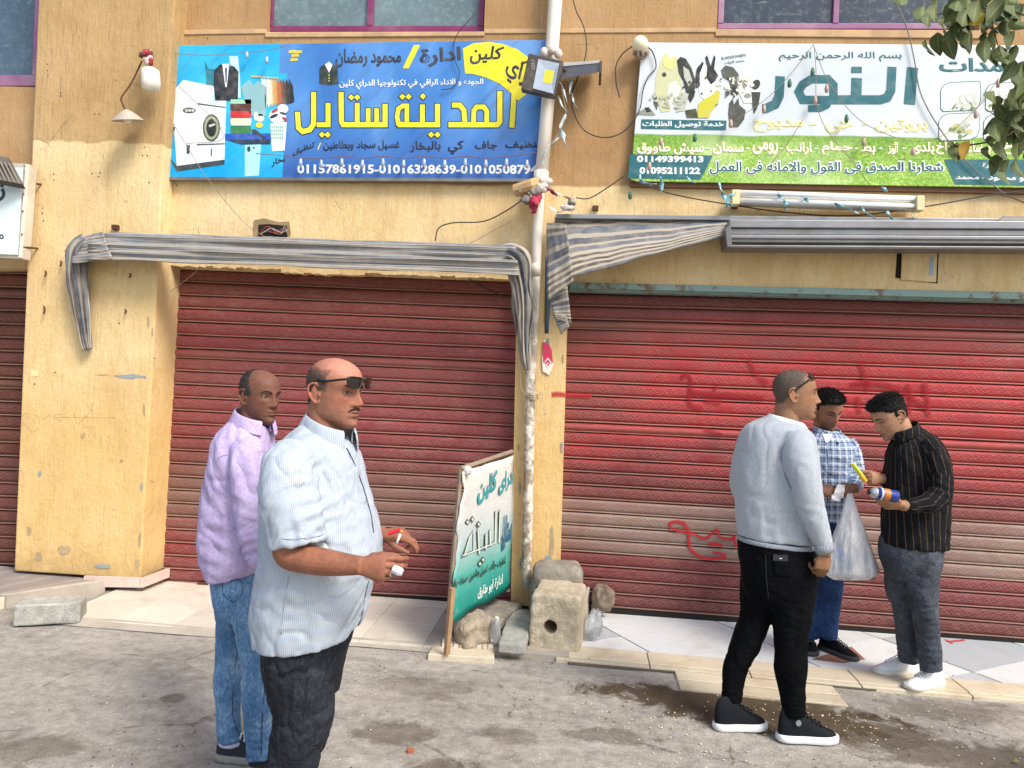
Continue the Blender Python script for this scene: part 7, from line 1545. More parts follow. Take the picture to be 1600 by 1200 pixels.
# ---- shoes
def shoe(p, heel, toe, zg, L=None, hgt=.085, mat=None, sole=None, name='shoe', wd=1.0, sole_h=.028, high=False, laces=None, px=True):
    h = G(*heel, zg) if px else Vector(heel); q = G(*toe, zg) if px else Vector(toe); d = (q-h); d.z = 0
    L = L or d.length; d.normalize(); s = V3(-d.y, d.x, 0)
    S_ = [0, .04, .12, .25, .4, .55, .7, .82, .92, .98, 1.0]; W_ = np.array([.012, .026, .034, .036, .035, .040, .045, .044, .036, .022, .006])*wd
    H_ = np.array([.06, .084, .092, .096, .092, .074, .057, .047, .037, .026, .012])*(hgt/.085)
    if high: H_ = np.array([.10, .138, .15, .148, .128, .09, .068, .054, .042, .028, .014])
    vs = []; seg = 16; sag = sole_h
    for si, w_, hh in zip(S_, W_, H_):
        c = h+d*(si*L)
        for j in range(seg):
            a = 2*math.pi*j/seg; x_ = math.cos(a); z_ = math.sin(a); zz = sag*.6+(hh-sag*.3)*max(0, z_)**.8 if z_ > 0 else sag*.6
            nar = 1-(.45*max(0, z_)**1.5 if si < .55 else .15*max(0, z_)); vs.append(c+s*(w_*.95*x_*nar)+V3(0, 0, zz))
    fs = [(i*seg+j, (i+1)*seg+j, (i+1)*seg+(j+1) % seg, i*seg+(j+1) % seg) for i in range(len(S_)-1) for j in range(seg)]+[tuple(range(seg)), tuple(range(10*seg, 11*seg))[::-1]]
    me = mesh(vs, fs); o = link(name, me, mat, p.root, True); md = o.modifiers.new('s', 'SUBSURF'); md.levels = md.render_levels = 2
    out = []
    for k in range(28):
        a = 2*math.pi*k/28; si = .5-.5*math.cos(a); w_ = np.interp(si, S_, W_*1.08)+.002; out.append(h+d*((si*1.04-.02)*L)+s*(w_*(1 if a < math.pi else -1)))
    b = MB(); n = 28; lev = [0, .004, sole_h*.5, sole_h*.9, sole_h]; sc = [.94, 1, 1.0, .99, .93]; cen = h+d*L*.5
    for z, k in zip(lev, sc):
        b.v += [cen+(q-cen)*k+V3(0, 0, z+(.010*max(0, (q-cen).dot(d)/L-.3)) ) for q in out]
    for i in range(4):
        for j in range(n): b.f.append((i*n+j, i*n+(j+1) % n, (i+1)*n+(j+1) % n, (i+1)*n+j))
    b.f += [tuple(range(n))[::-1], tuple(range(4*n, 5*n))]; b.mi = [0]*len(b.f)
    b.build('sole', sole, o, True)
    if laces:
        lb = MB()
        for k in range(5):
            si = .40+k*.075; hh = np.interp(si, S_, H_)+sole_h*.3+.010; w_ = np.interp(si, S_, W_)*.42; c = h+d*(si*L)
            lb.tube([c+s*w_*1.2+V3(0, 0, hh-.016), c+s*w_*.5+V3(0, 0, hh-.002), c+V3(0, 0, hh), c-s*w_*.5+V3(0, 0, hh-.002), c-s*w_*1.2+V3(0, 0, hh-.016)], .0038, 6)
        lb.build('laces', laces, o, True)
    return o
def collar(p, c, f, rx, ry, h, mat, tilt=0, gap=14, drop=.045, pt=.03, up=None, name='collar'):
    """shirt collar round the neck at c; f = facing direction"""
    f = Vector((f[0], f[1], 0)).normalized(); u = V3(0, 0, 1); r = f.cross(u); M = Matrix((r, f, u)).transposed() @ Matrix.Rotation(math.radians(-tilt), 3, 'X')
    n = 40; vs = []; c = Vector(c)
    for i in range(n+1):
        a = math.radians(gap)+(2*math.pi-2*math.radians(gap))*i/n; k = abs(math.cos(a/2))**6      # near the front points
        e = V3(math.sin(a), math.cos(a), 0)
        back = .5-.5*math.cos(a)
        for (kr, z) in ((1.08, -.012), (.98, h*.5), (.97, h*(.8+.25*back)), (1.04, h*(.85+.25*back)), (1.13+.1*k, h*.35), (1.2+.22*k, h*.85-drop-pt*k)):
            vs.append(c+M @ V3(e.x*rx*kr, e.y*ry*kr, z))
    me = mesh(vs, [(6*i+j, 6*i+6+j, 6*i+7+j, 6*i+j+1) for i in range(n) for j in range(5)])
    at = me.attributes.new('suv', 'FLOAT_VECTOR', 'POINT'); at.data.foreach_set('vector', np.array([(v.co.x*1.0, v.co.z, 0) for v in me.vertices]).ravel())
    o = link(name, me, mat, p.root, True); md = o.modifiers.new('t', 'SOLIDIFY'); md.thickness = .0022; md.offset = 0; s_ = o.modifiers.new('s', 'SUBSURF'); s_.levels = s_.render_levels = 1
    return o
def sheet(p, name, pts, nrm, mat, th=.002, uvs=None):
    b = MB(); b.poly([Vector(q) for q in pts], Vector(nrm)*-th); o = b.build(name, mat, p.root, bevel=0); return o
def seamline(p, name, pts, mat, r=.0012): return MB().tube([Vector(q) for q in catmull(pts, 5)], r, 5).build(name, mat, p.root, True)
def snap(o, pts, off=.001, d=V3(0, 1, 0)):
    """drop points on to a mesh along d (ray from the camera side)"""
    from mathutils.bvhtree import BVHTree
    if 'bvh_'+o.name not in WORLD_ORG: m_ = o.data; WORLD_ORG['bvh_'+o.name] = BVHTree.FromPolygons([v.co.copy() for v in m_.vertices], [tuple(q.vertices) for q in m_.polygons])
    T = WORLD_ORG['bvh_'+o.name]; out = []
    for q in pts:
        q = Vector(q); dr = (q-CO).normalized(); hit = T.ray_cast(CO, dr)
        out.append(hit[0]-dr*off+hit[1]*0 if hit[0] is not None else q)
    return out
def on(o, p, L, off=.0015): return snap(o, [p.J(x, y) for x, y in L], off)
def patch(p, o, name, L, mat, off=.003, n=8):
    """sheet laid on garment o inside the pixel quad L (BL BR TR TL)"""
    vs = []
    for j in range(n+1):
        for i in range(n+1): vs.append(p.J(*quadlerp(L, i/n, j/n)))
    vs = snap(o, vs, off); me = mesh(vs, [(j*(n+1)+i, j*(n+1)+i+1, (j+1)*(n+1)+i+1, (j+1)*(n+1)+i) for j in range(n) for i in range(n)])
    at = me.attributes.new('suv', 'FLOAT_VECTOR', 'POINT'); at.data.foreach_set('vector', np.array([(v.co.x+v.co.y, v.co.z, 0) for v in me.vertices]).ravel())
    ob = link(name, me, mat, p.root, True); md = ob.modifiers.new('t', 'SOLIDIFY'); md.thickness = .002; md.offset = 0; return ob
GRP = None
# ================================================================== man 1: bald, blue-white shirt, in front
p = Person(500, 2.45, 0, 'balding man in pale blue checked short sleeve shirt, sunglasses on forehead, holding a cigarette', 'men in the street')
p.fit = .955; J = p.J; fd = (math.cos(.38), -math.sin(.38))
SK1 = 'ab735a'
hf = lambda x, y, z: np.minimum((3.3-y)/1.4, (8.6-z-(y+3)*.12)/2.2)
add_head(p, J(523, 614), fd, pitch=2, roll=0, scale=1.0, neck=J(508, 690, .0), neck_r=.066, skin=SK1, hairf=hf, hair_col='54463f', hair_th=(.06, .0), strand=(.4, 0), beard=.42, beard_col='5b4a42', wide=1.04, jowl=.5, vox=.0026, moustache='241d1a', top_tint='c68a76', nose=1.08, gaze=.2)
S1 = [(482, 546, 658, 690, .075, 0), (462, 556, 672, 704, .12, 0), (438, 566, 698, 726, .16, 0), (420, 573, 738, 756, .185, 0), (412, 584, 786, 798, .20, 0), (411, 592, 830, 832, .21, 0), (412, 595, 868, 868, .215, 0), (404, 582, 915, 912, .212, 0, 0), (399, 574, 955, 950, .205, 0, 4), (404, 563, 984, 978, .20, 0, 16)]
A1 = [([J(462, 705, -.12), J(452, 735, -.17), J(452, 780, -.21), J(459, 815, -.225), J(465, 851, -.23)], [.075, .092, .096, .093, .090], .88)]
AL1 = [([J(500, 712, .14), J(520, 760, .2), J(545, 815, .2)], [.08, .09, .085], .9)]
sh = garment('shirt', p, [S1], A1+AL1, M_P1S, .0065, [((11, 11, 4.5), .0035, 2), ((24, 24, 14), .0012, 5)],
             [(J(500, 790, -.22), .13, (.5, 0, -.9), .05, .006), (J(500, 740, -.18), .08, (.9, 0, -.5), .035, .005), (J(440, 900, -.2), .14, (-.2, 0, 1), .075, .005), (J(520, 905, -.2), .12, (.35, 0, 1), .06, .004), (J(465, 840, -.3), .07, (1, 0, .2), .05, .003), (J(560, 850, -.15), .1, (.3, 0, 1), .05, .004)])
collar(p, J(512, 676, 0), fd, .078, .088, .045, M_P1S, tilt=16, gap=18, drop=.05, pt=.02)
# placket, seams, cuff band and chest pocket edge
M_seam = plain('shirt_seam_line', '97a3b0', .9, 0, .1); M_btn = plain('dark_edge_line', '3c4658', .8)  # seam lines slightly darker than the shirt cloth
seamline(p, 'placket_edge', on(sh, p, [(542, 700), (553, 722), (562, 745), (572, 775), (580, 805), (584, 832)], .004), M_btn, .0018)
seamline(p, 'placket_edge', on(sh, p, [(577, 905), (571, 930), (566, 960), (560, 978)]), M_btn, .0015)
seamline(p, 'sleeve_hem', on(sh, p, [(424, 838), (445, 842), (470, 841), (495, 838), (507, 834)]), M_seam)
seamline(p, 'side_seam', on(sh, p, [(452, 900), (446, 930), (442, 965), (440, 990)]), M_seam)
# arms
elb = J(447, 864, -.235)
def arm_r(mb):
    limb(mb, [J(458, 790, -.22), J(450, 838, -.235), J(450, 866, -.24), J(482, 874, -.25), J(520, 880, -.26), J(566, 884, -.27)], [.048, .046, .043, .0445, .039, .0275], 20)
    hand(mb, J(564, 884, -.27), (1, -.08, -.03), (.0, -.93, .15), side=(0, 0, 1), curl=((28, 42, 35), (42, 45, 40), (72, 60, 40), (80, 62, 40)), thumb=(24, 22, 22), k=.98, palm=.082)
def arm_l(mb):
    limb(mb, [J(545, 815, .2), J(565, 845, .16), J(590, 838, .12), J(600, 836, .10)], [.042, .042, .034, .029], 20)
    hand(mb, J(598, 835, .10), (1, -.1, .12), (-.05, -.35, .9), side=(0, -1, -.3), curl=((22, 38, 30), (32, 45, 30), (55, 60, 40), (60, 60, 40)), thumb=(30, 22, 38), k=.95, palm=.078)
PN1 = [[(418, 556, 960, 955, .165, 0), (417, 551, 990, 985, .175, 0), (417, 540, 1025, 1020, .175, 0), (424, 530, 1060, 1060, .165, 0), (428, 524, 1090, 1090, .15, 0)]]
kx = lambda x, z, dy: V3(P(x, 1100, 2.45+dy).x, 2.45+dy, z)
LG1 = [([J(470, 1050, -.06), J(474, 1100, -.07), J(464, 1150, -.08), J(458, 1190, -.08), kx(456, .28, -.05), kx(458, .10, -.03)], [.10, .102, .088, .085, .075, .085], .95), ([J(480, 1050, .08), J(484, 1100, .08), J(472, 1160, .10), kx(470, .40, .12), kx(470, .10, .12)], [.09, .088, .08, .07, .08], .95)]
pa = garment('trousers', p, PN1, LG1, M_J1, .0085, [((9, 9, 9), .003, 4)], [(J(480, 1110, -.17), .13, (.4, 0, 1), .06, .006), (J(475, 1165, -.17), .1, (-.3, 0, 1), .045, .008), (J(450, 1040, -.2), .1, (1, 0, .7), .07, .004), (kx(458, .15, -.1), .12, (0, 0, 1), .045, .008)])
patch(p, pa, 'back_pocket', [(440, 1056), (462, 1044), (461, 1005), (419, 1007)], M_J1, .004)
seamline(p, 'pocket_stitch', on(pa, p, [(421, 1010), (421, 1034), (440, 1052), (459, 1041), (459, 1008)]), plain('dark_stitch', '14161b', .9), .0013)
seamline(p, 'side_seam', on(pa, p, [(480, 1000), (481, 1050), (478, 1100), (470, 1150), (468, 1195)]), plain('dark_stitch', '14161b', .9), .0014)
finish_body(p, SK1, [arm_r, arm_l], [S1], LG1+AL1)
M_SH1 = plain('black_leather', '1b1a1a', .4); M_SO1 = plain('dark_rubber', '222222', .7)
for dy, xx in ((-.06, 452), (.12, 468)):
    c_ = kx(xx, 0, dy); shoe(p, c_-V3(.07, 0, 0), c_+V3(.2, -.05, 0), 0, mat=M_SH1, sole=M_SO1, px=False)
MB().tube([J(607+q[0], 900+q[1], -.31+q[2]) for q in ((0, -7, 0), (3, -2, -.01), (3, 3, -.01), (0, 6, 0))], .002, 6).build('ring', m_steel, p.root, True)
# sunglasses pushed up on the forehead
TW = p.TW; sg = empty('sunglasses', TW((0, 10.2, 4.6)), 'black rectangular sunglasses pushed up on the forehead of the man in the checked shirt', 'sunglasses', None)
m_gls = plain('black_glossy_frame', '101012', .12, 0, .05); t = NT('dark_tinted_lens'); m_lens = t.fin(srgb('1a1512'), .05, spec=.8)
def glasses(TW, S, y0, z0, tiltz=.0, ear_z=2.2, sg=None, M=None, th=.18):
    fr_ = MB(); 
    for s_ in (-1, 1):
        q = [(s_*.9, z0+1.5), (s_*3.2, z0+1.75), (s_*6.0, z0+1.6), (s_*6.2, z0+.4), (s_*5.6, z0-1.5), (s_*3.4, z0-1.9), (s_*1.4, z0-1.5), (s_*.9, z0)]
        bend = lambda x: -.045*x*x
        loop = [TW((a, y0+bend(a)+(b-z0)*tiltz, b)) for a, b in q]; C = catmull(loop+[loop[0]], 3); fr_.tube([Vector(c_) for c_ in C], S*.22, 6)
        ln = MB().add([TW((a*.98, y0+bend(a)+(b-z0)*tiltz+.05, b)) for a, b in q]+[TW((s_*3.5, y0+bend(3.5)+.25, z0))], [(i, (i+1) % 8, 8) for i in range(8)]); ln.build('lens', m_lens, sg, True)
        tm = MB(); tm.tube([Vector(c_) for c_ in catmull([TW((s_*6.1, y0+bend(6.1)+.1, z0+1.0)), TW((s_*7.5, y0-4.2, z0+.5)), TW((s_*8.0, 2.0, (z0+ear_z)/2+.3)), TW((s_*8.0, -1.2, ear_z+1.0)), TW((s_*7.9, -3.2, ear_z-.8))], 4)], S*.24, 6, flat=1.6, up=(0, 0, 1)); tm.build('temple', m_gls, sg, True)
    fr_.tube([TW((-.9, y0, z0+.8)), TW((0, y0+.15, z0+.9)), TW((.9, y0, z0+.8))], S*.22, 6); fr_.build('frame', m_gls, sg, True)
glasses(TW, p.hS, 12.0, 4.3, .05, 3.0, sg)
# cigarette, lighter, small white cup
cg = empty('cigarette', J(625, 840, .02), 'lit white cigarette with tan filter between the fingers of the man in the checked shirt', 'cigarette')
a_, b_ = J(628, 828, .0), J(620, 849, -.01); MB().tube([a_.lerp(b_, .28), b_], .0042, 10).build('paper', plain('white_paper', 'e5e0da', .8), cg, True); MB().tube([a_, a_.lerp(b_, .28)], .0043, 10).build('filter', plain('tan_filter', 'c98a4a', .8), cg, True); MB().tube([b_, b_+(b_-a_)*.03], .0040, 10).build('ash', plain('grey_ash', '55504c', .95), cg)
lg = MB().tube([J(607, 834, .03), J(624, 828, .03)], .0115, 10, flat=.6); tag(lg.build('lighter', plain('red_plastic', 'd2263c', .3), None, bevel=.002), 'red plastic lighter held in the far hand of the man in the checked shirt', 'lighter')
cu = MB().tube([J(615, 889, -.30), J(624, 893, -.305), J(629, 895, -.305)], [.013, .014, .010], 12); tag(cu.build('paper_wad', plain('pale_lilac_paper', 'd3cfe0', .7), None, bevel=.001), 'small white wad pinched in the near hand of the man in the checked shirt', 'paper')
bpy.data.objects['lighter'].parent = None

# ================================================================== man 2: lilac shirt
p = Person(370, 3.0, 0, 'dark skinned man in a lilac long sleeve shirt and washed blue jeans, facing right', 'men in the street')
p.fit = .97; J = p.J; fd = (math.cos(.5), -math.sin(.5)); SK2 = '7d5442'
hf2 = lambda x, y, z: (4.2-.5*np.maximum(z-1, 0)-y)/1.4
add_head(p, J(406, 620), fd, pitch=3, scale=.955, neck=J(392, 678), neck_r=.058, skin=SK2, hairf=hf2, hair_col='39332f', hair_th=(.2, .1), strand=(.35, .2), beard=.35, beard_col='3d2e27', lip='7a4a40', wide=.97, vox=.0032, brow='1f1815', nose=.95, gaze=.1)
S2_ = [(372, 424, 650, 668, .068, 0), (356, 424, 664, 684, .11, 0), (338, 427, 692, 708, .145, 0), (328, 430, 735, 744, .16, 0), (320, 432, 790, 795, .165, 0), (317, 430, 840, 842, .168, 0), (322, 424, 870, 868, .165, 0, 0), (330, 417, 894, 882, .158, 0, 10)]
A2 = [([J(388, 694, -.10), J(386, 722, -.15), J(388, 770, -.18), J(393, 825, -.19), J(402, 855, -.185), J(408, 874, -.18)], [.062, .069, .064, .060, .056, .048], .9)]
AL2 = [([J(400, 700, .13), J(415, 750, .17), J(425, 800, .15)], [.055, .055, .05], .9)]
sh = garment('shirt', p, [S2_], A2+AL2, M_P2S, .008, [((10, 10, 4), .004, 12), ((22, 22, 12), .0014, 15)],
             [(J(350, 850, -.15), .14, (.25, 0, 1), .07, .006), (J(395, 860, -.22), .08, (-.3, 0, 1), .035, .006), (J(370, 740, -.15), .1, (1, 0, .35), .06, .006), (J(355, 880, -.12), .1, (0, 0, 1), .06, .004), (J(392, 800, -.22), .1, (.5, 0, 1), .06, .004)])
collar(p, J(395, 662, 0), fd, .076, .086, .045, M_P2S, tilt=14, gap=16, drop=.045, pt=.015)
cf = MB(); limb(cf, [J(404, 862, -.185), J(411, 884, -.18)], [.053, .047], 18, n=2); me_ = mesh(cf.v, cf.f); at = me_.attributes.new('suv', 'FLOAT_VECTOR', 'POINT'); link('cuff', me_, M_P2S, p.root, True)
seamline(p, 'armhole_seam', on(sh, p, [(372, 690), (358, 712), (354, 740), (362, 775)]), plain('lilac_seam', 'a793c4', .9), .0014)
seamline(p, 'yoke_seam', on(sh, p, [(340, 716), (348, 712), (356, 710)]), plain('lilac_seam', 'a793c4', .9), .0014)
def a2(mb):
    limb(mb, [J(400, 840, -.18), J(410, 882, -.18), J(412, 896, -.18)], [.034, .028, .026], 16); hand(mb, J(411, 892, -.18), (.05, -.02, -1), (.1, -1, 0), side=(1, 0, 0), curl=((20, 28, 20), (26, 32, 22), (30, 35, 24), (34, 38, 24)), thumb=(28, 20, 20), k=.92)
PN2 = [[(336, 414, 880, 872, .125, 0), (337, 416, 905, 902, .14, 0), (341, 418, 935, 935, .142, 0), (345, 420, 960, 960, .13, 0)]]
LG2 = [([J(362, 930, .06), J(361, 970, .05), J(357, 1030, .03), J(355, 1075, 0), J(357, 1120, -.02), J(360, 1160, -.04)], [.075, .066, .056, .056, .047, .050], 1), ([J(394, 930, -.06), J(395, 970, -.07), J(403, 1040, -.10), J(403, 1090, -.12), J(405, 1150, -.13), J(405, 1186, -.14)], [.085, .078, .064, .062, .053, .050], 1)]
pa = garment('jeans', p, PN2, LG2, M_J2, .008, [((12, 12, 8), .0022, 22)], [(J(357, 1050, -.05), .07, (.2, 0, 1), .04, .005), (J(358, 1145, -.1), .07, (.1, 0, 1), .03, .006), (J(403, 1055, -.18), .08, (-.3, 0, 1), .045, .005), (J(404, 1165, -.2), .08, (0, 0, 1), .032, .006), (J(380, 975, -.14), .08, (.8, 0, 1), .05, .004)])
patch(p, pa, 'back_pocket', [(364, 942), (378, 930), (377, 905), (345, 908)], M_J2, .004)
M_st = plain('dark_blue_stitch', '1c2c44', .9)
seamline(p, 'pocket_stitch', on(pa, p, [(347, 912), (350, 930), (364, 940), (376, 929), (377, 908)]), M_st, .0014); seamline(p, 'side_seam', on(pa, p, [(404, 905), (412, 960), (412, 1010), (414, 1060), (410, 1120), (408, 1180)]), M_st, .0016)
seamline(p, 'inseam', on(pa, p, [(374, 1000), (368, 1040), (364, 1080), (364, 1120), (375, 1150)]), M_st, .0016)
finish_body(p, SK2, [a2], [S2_], LG2+AL2+A2, .0032)
M_n = plain('dark_navy_suede', '23222e', .8, 0, .2, .2); M_gs = plain('grey_sole', '8f8b84', .6); M_w = plain('white_shoe_leather', 'd8d9da', .5)
s1_ = shoe(p, (338, 1184), (388, 1188), 0, L=.26, mat=M_n, sole=M_gs, laces=M_w); s2_ = shoe(p, (388, 1204), (440, 1206), 0, L=.27, mat=M_n, sole=M_gs, laces=M_w)
MB().ball(J(360, 1160, -.04), (.05, .045, .018), 14, 8).build('shoe_collar', plain('pale_lilac_lining', 'b9b5cc', .8), p.root, True)

# ================================================================== man 3: grey sweater, black trousers
p = Person(1210, 3.66, 0, 'man in a light grey sweater and tight black trousers with sunglasses on his shaved head', 'men in the street')
J = p.J; fd = (1, -.12); SK3 = 'a87c5c'
hf3 = lambda x, y, z: np.minimum(np.minimum((4.2-y+(z-7)*.5)/1.8, 9.0*np.ones_like(x)), (z+5.8+(y+4)*.12)/1.5) - np.clip((y-1.2)/1.2, 0, 1)*np.clip((3.5-z)/1.5, 0, 1)*1.5
add_head(p, J(1241, 617), fd, pitch=0, scale=1.0, neck=J(1226, 668), neck_r=.060, skin=SK3, hairf=hf3, hair_col='5d5048', hair_th=(.06, .0), strand=(.22, 0), beard=.28, beard_col='5b4a42', wide=1.0, vox=.0034, brow='1f1815', gaze=0, jowl=.2)
S3_ = [(1200, 1250, 650, 660, .062, 0), (1184, 1258, 656, 668, .10, 0), (1164, 1270, 668, 682, .135, 0), (1152, 1276, 696, 706, .15, 0), (1148, 1279, 738, 742, .155, 0), (1149, 1279, 785, 788, .155, 0), (1151, 1275, 815, 822, .152, 0), (1154, 1271, 836, 848, .146, 0)]
A3 = [([J(1246, 680, -.11), J(1247, 706, -.15), J(1257, 745, -.18), J(1266, 790, -.18), J(1280, 830, -.17), J(1287, 852, -.16)], [.062, .073, .069, .061, .049, .042], .9), ([J(1176, 690, .08), J(1163, 720, .1), J(1160, 770, .12), J(1190, 800, .26), J(1230, 790, .33)], [.06, .06, .05, .045, .04], .9)]
sh = garment('sweater', p, [S3_], A3, M_P3S, .009, [((8, 8, 4), .003, 31)], [(J(1220, 830, -.12), .12, (-.1, 0, 1), .06, .004), (J(1262, 800, -.22), .07, (.3, 0, 1), .05, .004), (J(1232, 730, -.15), .07, (1, 0, .5), .05, .006), (J(1180, 800, -.1), .15, (.2, 0, 1), .11, .003)], crease=.004)
mb = MB(); loft(mb, p, [(1152, 1273, 836, 850, .150, 0), (1153, 1272, 843, 857, .150, 0)]); me_ = remesh('rib', mb, .006, 2)
co = get_co(me_); at = me_.attributes.new('suv', 'FLOAT_VECTOR', 'POINT'); c_ = J(1212, 850); uu = np.arctan2(co[:, 0]-c_.x, -(co[:, 1]-c_.y))*.17; at.data.foreach_set('vector', np.stack([uu, co[:, 2], uu*0], 1).ravel()); link('hem_band', me_, M_P3R, p.root, True)
mb = MB(); limb(mb, [J(1285, 848, -.162), J(1289, 862, -.158)], [.044, .041], 20, n=2); me_ = mesh(mb.v, mb.f); co = get_co(me_); at = me_.attributes.new('suv', 'FLOAT_VECTOR', 'POINT'); c_ = J(1287, 855, -.16); uu = np.arctan2(co[:, 0]-c_.x, -(co[:, 1]-c_.y))*.045; at.data.foreach_set('vector', np.stack([uu, co[:, 2], uu*0], 1).ravel()); link('cuff', me_, M_P3R, p.root, True)
collar(p, J(1226, 660, 0), fd, .072, .078, .022, plain('white_cotton', 'dfe3e6', .9), tilt=12, gap=1, drop=.022, pt=0, name='undershirt_collar')
seamline(p, 'armhole_seam', on(sh, p, [(1246, 672), (1228, 690), (1220, 712), (1226, 740), (1236, 765)]), plain('grey_seam', '78879a', .9), .002)
def a3(mb):
    limb(mb, [J(1280, 835, -.17), J(1288, 862, -.16), J(1288, 868, -.16)], [.033, .029, .027], 16); hand(mb, J(1288, 862, -.16), (-.10, -.02, -1), (.35, -.9, 0), side=(1, .2, 0), curl=((40, 45, 30), (50, 50, 35), (58, 55, 35), (62, 55, 35)), thumb=(26, 18, 35), k=.98, palm=.085)
PN3 = [[(1154, 1272, 838, 848, .135, 0), (1154, 1275, 865, 870, .145, 0), (1157, 1277, 895, 900, .148, 0), (1163, 1272, 925, 928, .12, 0), (1180, 1256, 948, 950, .08, 0)]]
LG3 = [([J(1186, 880, .04), J(1184, 920, .04), J(1180, 960, .04), J(1168, 1000, .04), J(1152, 1035, .05), J(1146, 1062, .05), J(1143, 1096, .04)], [.088, .086, .079, .074, .062, .053, .047], .97), ([J(1240, 880, -.03), J(1240, 920, -.03), J(1238, 960, -.04), J(1235, 1000, -.05), J(1235, 1040, -.05), J(1238, 1075, -.05), J(1241, 1118, -.05)], [.110, .104, .094, .076, .077, .062, .050], .97)]
pa = garment('trousers', p, PN3, LG3, M_J3, .0085, [((12, 12, 8), .0015, 41)], [(J(1175, 965, -.02), .08, (-.5, 0, 1), .035, .005), (J(1236, 975, -.12), .08, (.2, 0, 1), .035, .005), (J(1236, 1000, -.12), .07, (-.2, 0, 1), .03, .004), (J(1145, 1085, 0), .06, (0, 0, 1), .025, .004), (J(1240, 1105, -.1), .06, (0, 0, 1), .025, .004)], sm=10)
seamline(p, 'seat_seam', on(pa, p, [(1196, 866), (1197, 900), (1200, 930), (1203, 955)]), plain('black_seam', '08080a', .9), .003)
patch(p, pa, 'back_pocket', [(1210, 900), (1236, 902), (1237, 868), (1207, 866)], M_J3, .003); sheet(p, 'brand_patch', on(pa, p, [(1208, 876), (1231, 877), (1231, 867), (1208, 866)], .006), (0, -1, 0), plain('black_leather_tab', '202226', .4)); sheet(p, 'tab_mark', on(pa, p, [(1218, 873.5), (1222, 873.5), (1222, 872), (1218, 872)], .009), (0, -1, 0), plain('pale_mark', 'c9c9c9', .5))
finish_body(p, SK3, [a3], [S3_], LG3+A3, .0032)
M_n2 = plain('navy_black_leather', '12161c', .7, 0, .15, .15, spec=.15); M_ws = plain('white_foam_sole', 'dadcdf', .55, 0, .06)
for hl, tl, dyy in (((1116, 1139), (1188, 1137), 0), ((1215, 1156), (1302, 1158), 0)):
    o = shoe(p, hl, tl, 0, L=.265 if hl[0] < 1200 else .285, mat=M_n2, sole=M_ws, sole_h=.034, high=True, laces=plain('black_lace', '101216', .7))
polys('shoe_badge', [ell(1248, 1130, 4.5, 5, 10)], 0, plain('silver_badge', '9aa0a4', .3, .5), p.root, mapf=lambda x, y: P(x, y, 3.66-.055-.045))
MB().ball(J(1138, 1093, .03), (.03, .03, .02), 10, 6).build('ankle_skin', skin_flat(SK3), p.root, True)
sg = empty('sunglasses', p.TW((0, 8, 9)), 'dark sunglasses worn on top of the head of the man in the grey sweater', 'sunglasses')
def glasses_top(TW, S, sg):
    for s_ in (-1, 1):
        q = [(s_*.9, 0), (s_*3.2, .4), (s_*5.6, .3), (s_*6.0, 1.6), (s_*5.2, 3.2), (s_*3.2, 3.7), (s_*1.4, 3.1)]
        base = lambda a, b: TW((a, 9.2-.05*a*a-b*.62, 7.9+b*.75-.035*a*a*.3))
        C = catmull([base(a, b) for a, b in q]+[base(*q[0])], 3); MB().tube([Vector(c_) for c_ in C], S*.24, 6).build('frame', m_gls, sg, True)
        MB().add([base(a*.98, b) for a, b in q]+[base(s_*3.4, 1.8)+Vector(TW((0, .3, .3))-TW((0, 0, 0)))], [(i, (i+1) % 7, 7) for i in range(7)]).build('lens', m_lens, sg, True)
        MB().tube([Vector(c_) for c_ in catmull([base(s_*6.0, .8), TW((s_*7.6, 5.0, 7.2)), TW((s_*8.0, 2.6, 5.2)), TW((s_*8.1, .6, 3.6)), TW((s_*8.0, -.6, 2.2))], 4)], S*.26, 6, flat=1.5, up=(0, 0, 1)).build('temple', m_gls, sg, True)
glasses_top(p.TW, p.hS, sg)

# ================================================================== man 4: plaid shirt, at the back
p = Person(1292, 4.82, MZ, 'man in a blue plaid shirt looking down, standing between the other two at the right', 'men in the street')
J = p.J; fd = (.35, -1); SK4 = 'a5745a'
hf4 = lambda x, y, z: np.maximum(np.minimum((z-6.2+(-y+6)*.45)/1.2, 5), np.minimum((2.2-y)/1.6, (z+3.5)/1.6)) - np.clip((y-5)/2, 0, 1)*np.clip((7.6-z)/1, 0, 1)*3 + np.minimum((z-7.0), 0)*0
add_head(p, J(1293, 640), fd, pitch=26, roll=6, scale=.97, neck=J(1290, 684, .05), neck_r=.058, skin=SK4, hairf=hf4, hair_col='1c1917', hair_th=(.25, 1.2, .4), strand=(.8, 1.5), beard=.6, beard_col='2c211c', vox=.0036, brow='17120f', eye='down', hair_noise=12)
S4_ = [(1275, 1309, 674, 674, .06, 0), (1264, 1320, 682, 680, .09, 0), (1255, 1329, 694, 692, .11, 0), (1252, 1332, 720, 718, .118, 0), (1253, 1329, 756, 756, .118, 0), (1255, 1323, 790, 790, .112, 0), (1257, 1320, 812, 812, .112, 0, 3)]
A4 = [([J(1324, 690, 0), J(1332, 706, -.01), J(1338, 732, -.04), J(1340, 752, -.10), J(1333, 764, -.22)], [.044, .050, .046, .044, .036], 1), ([J(1262, 690, 0), J(1256, 712, 0), J(1252, 745, -.05), J(1262, 762, -.14), J(1276, 764, -.22)], [.045, .05, .046, .042, .036], 1)]
sh = garment('shirt', p, [S4_], A4, M_P4S, .009, [((12, 12, 6), .003, 51)], [(J(1335, 740, -.08), .07, (.3, 0, 1), .04, .005), (J(1300, 790, -.1), .1, (.4, 0, 1), .05, .003)])
collar(p, J(1292, 678, .02), fd, .072, .080, .040, M_P4S, tilt=10, gap=26, drop=.05, pt=.035)
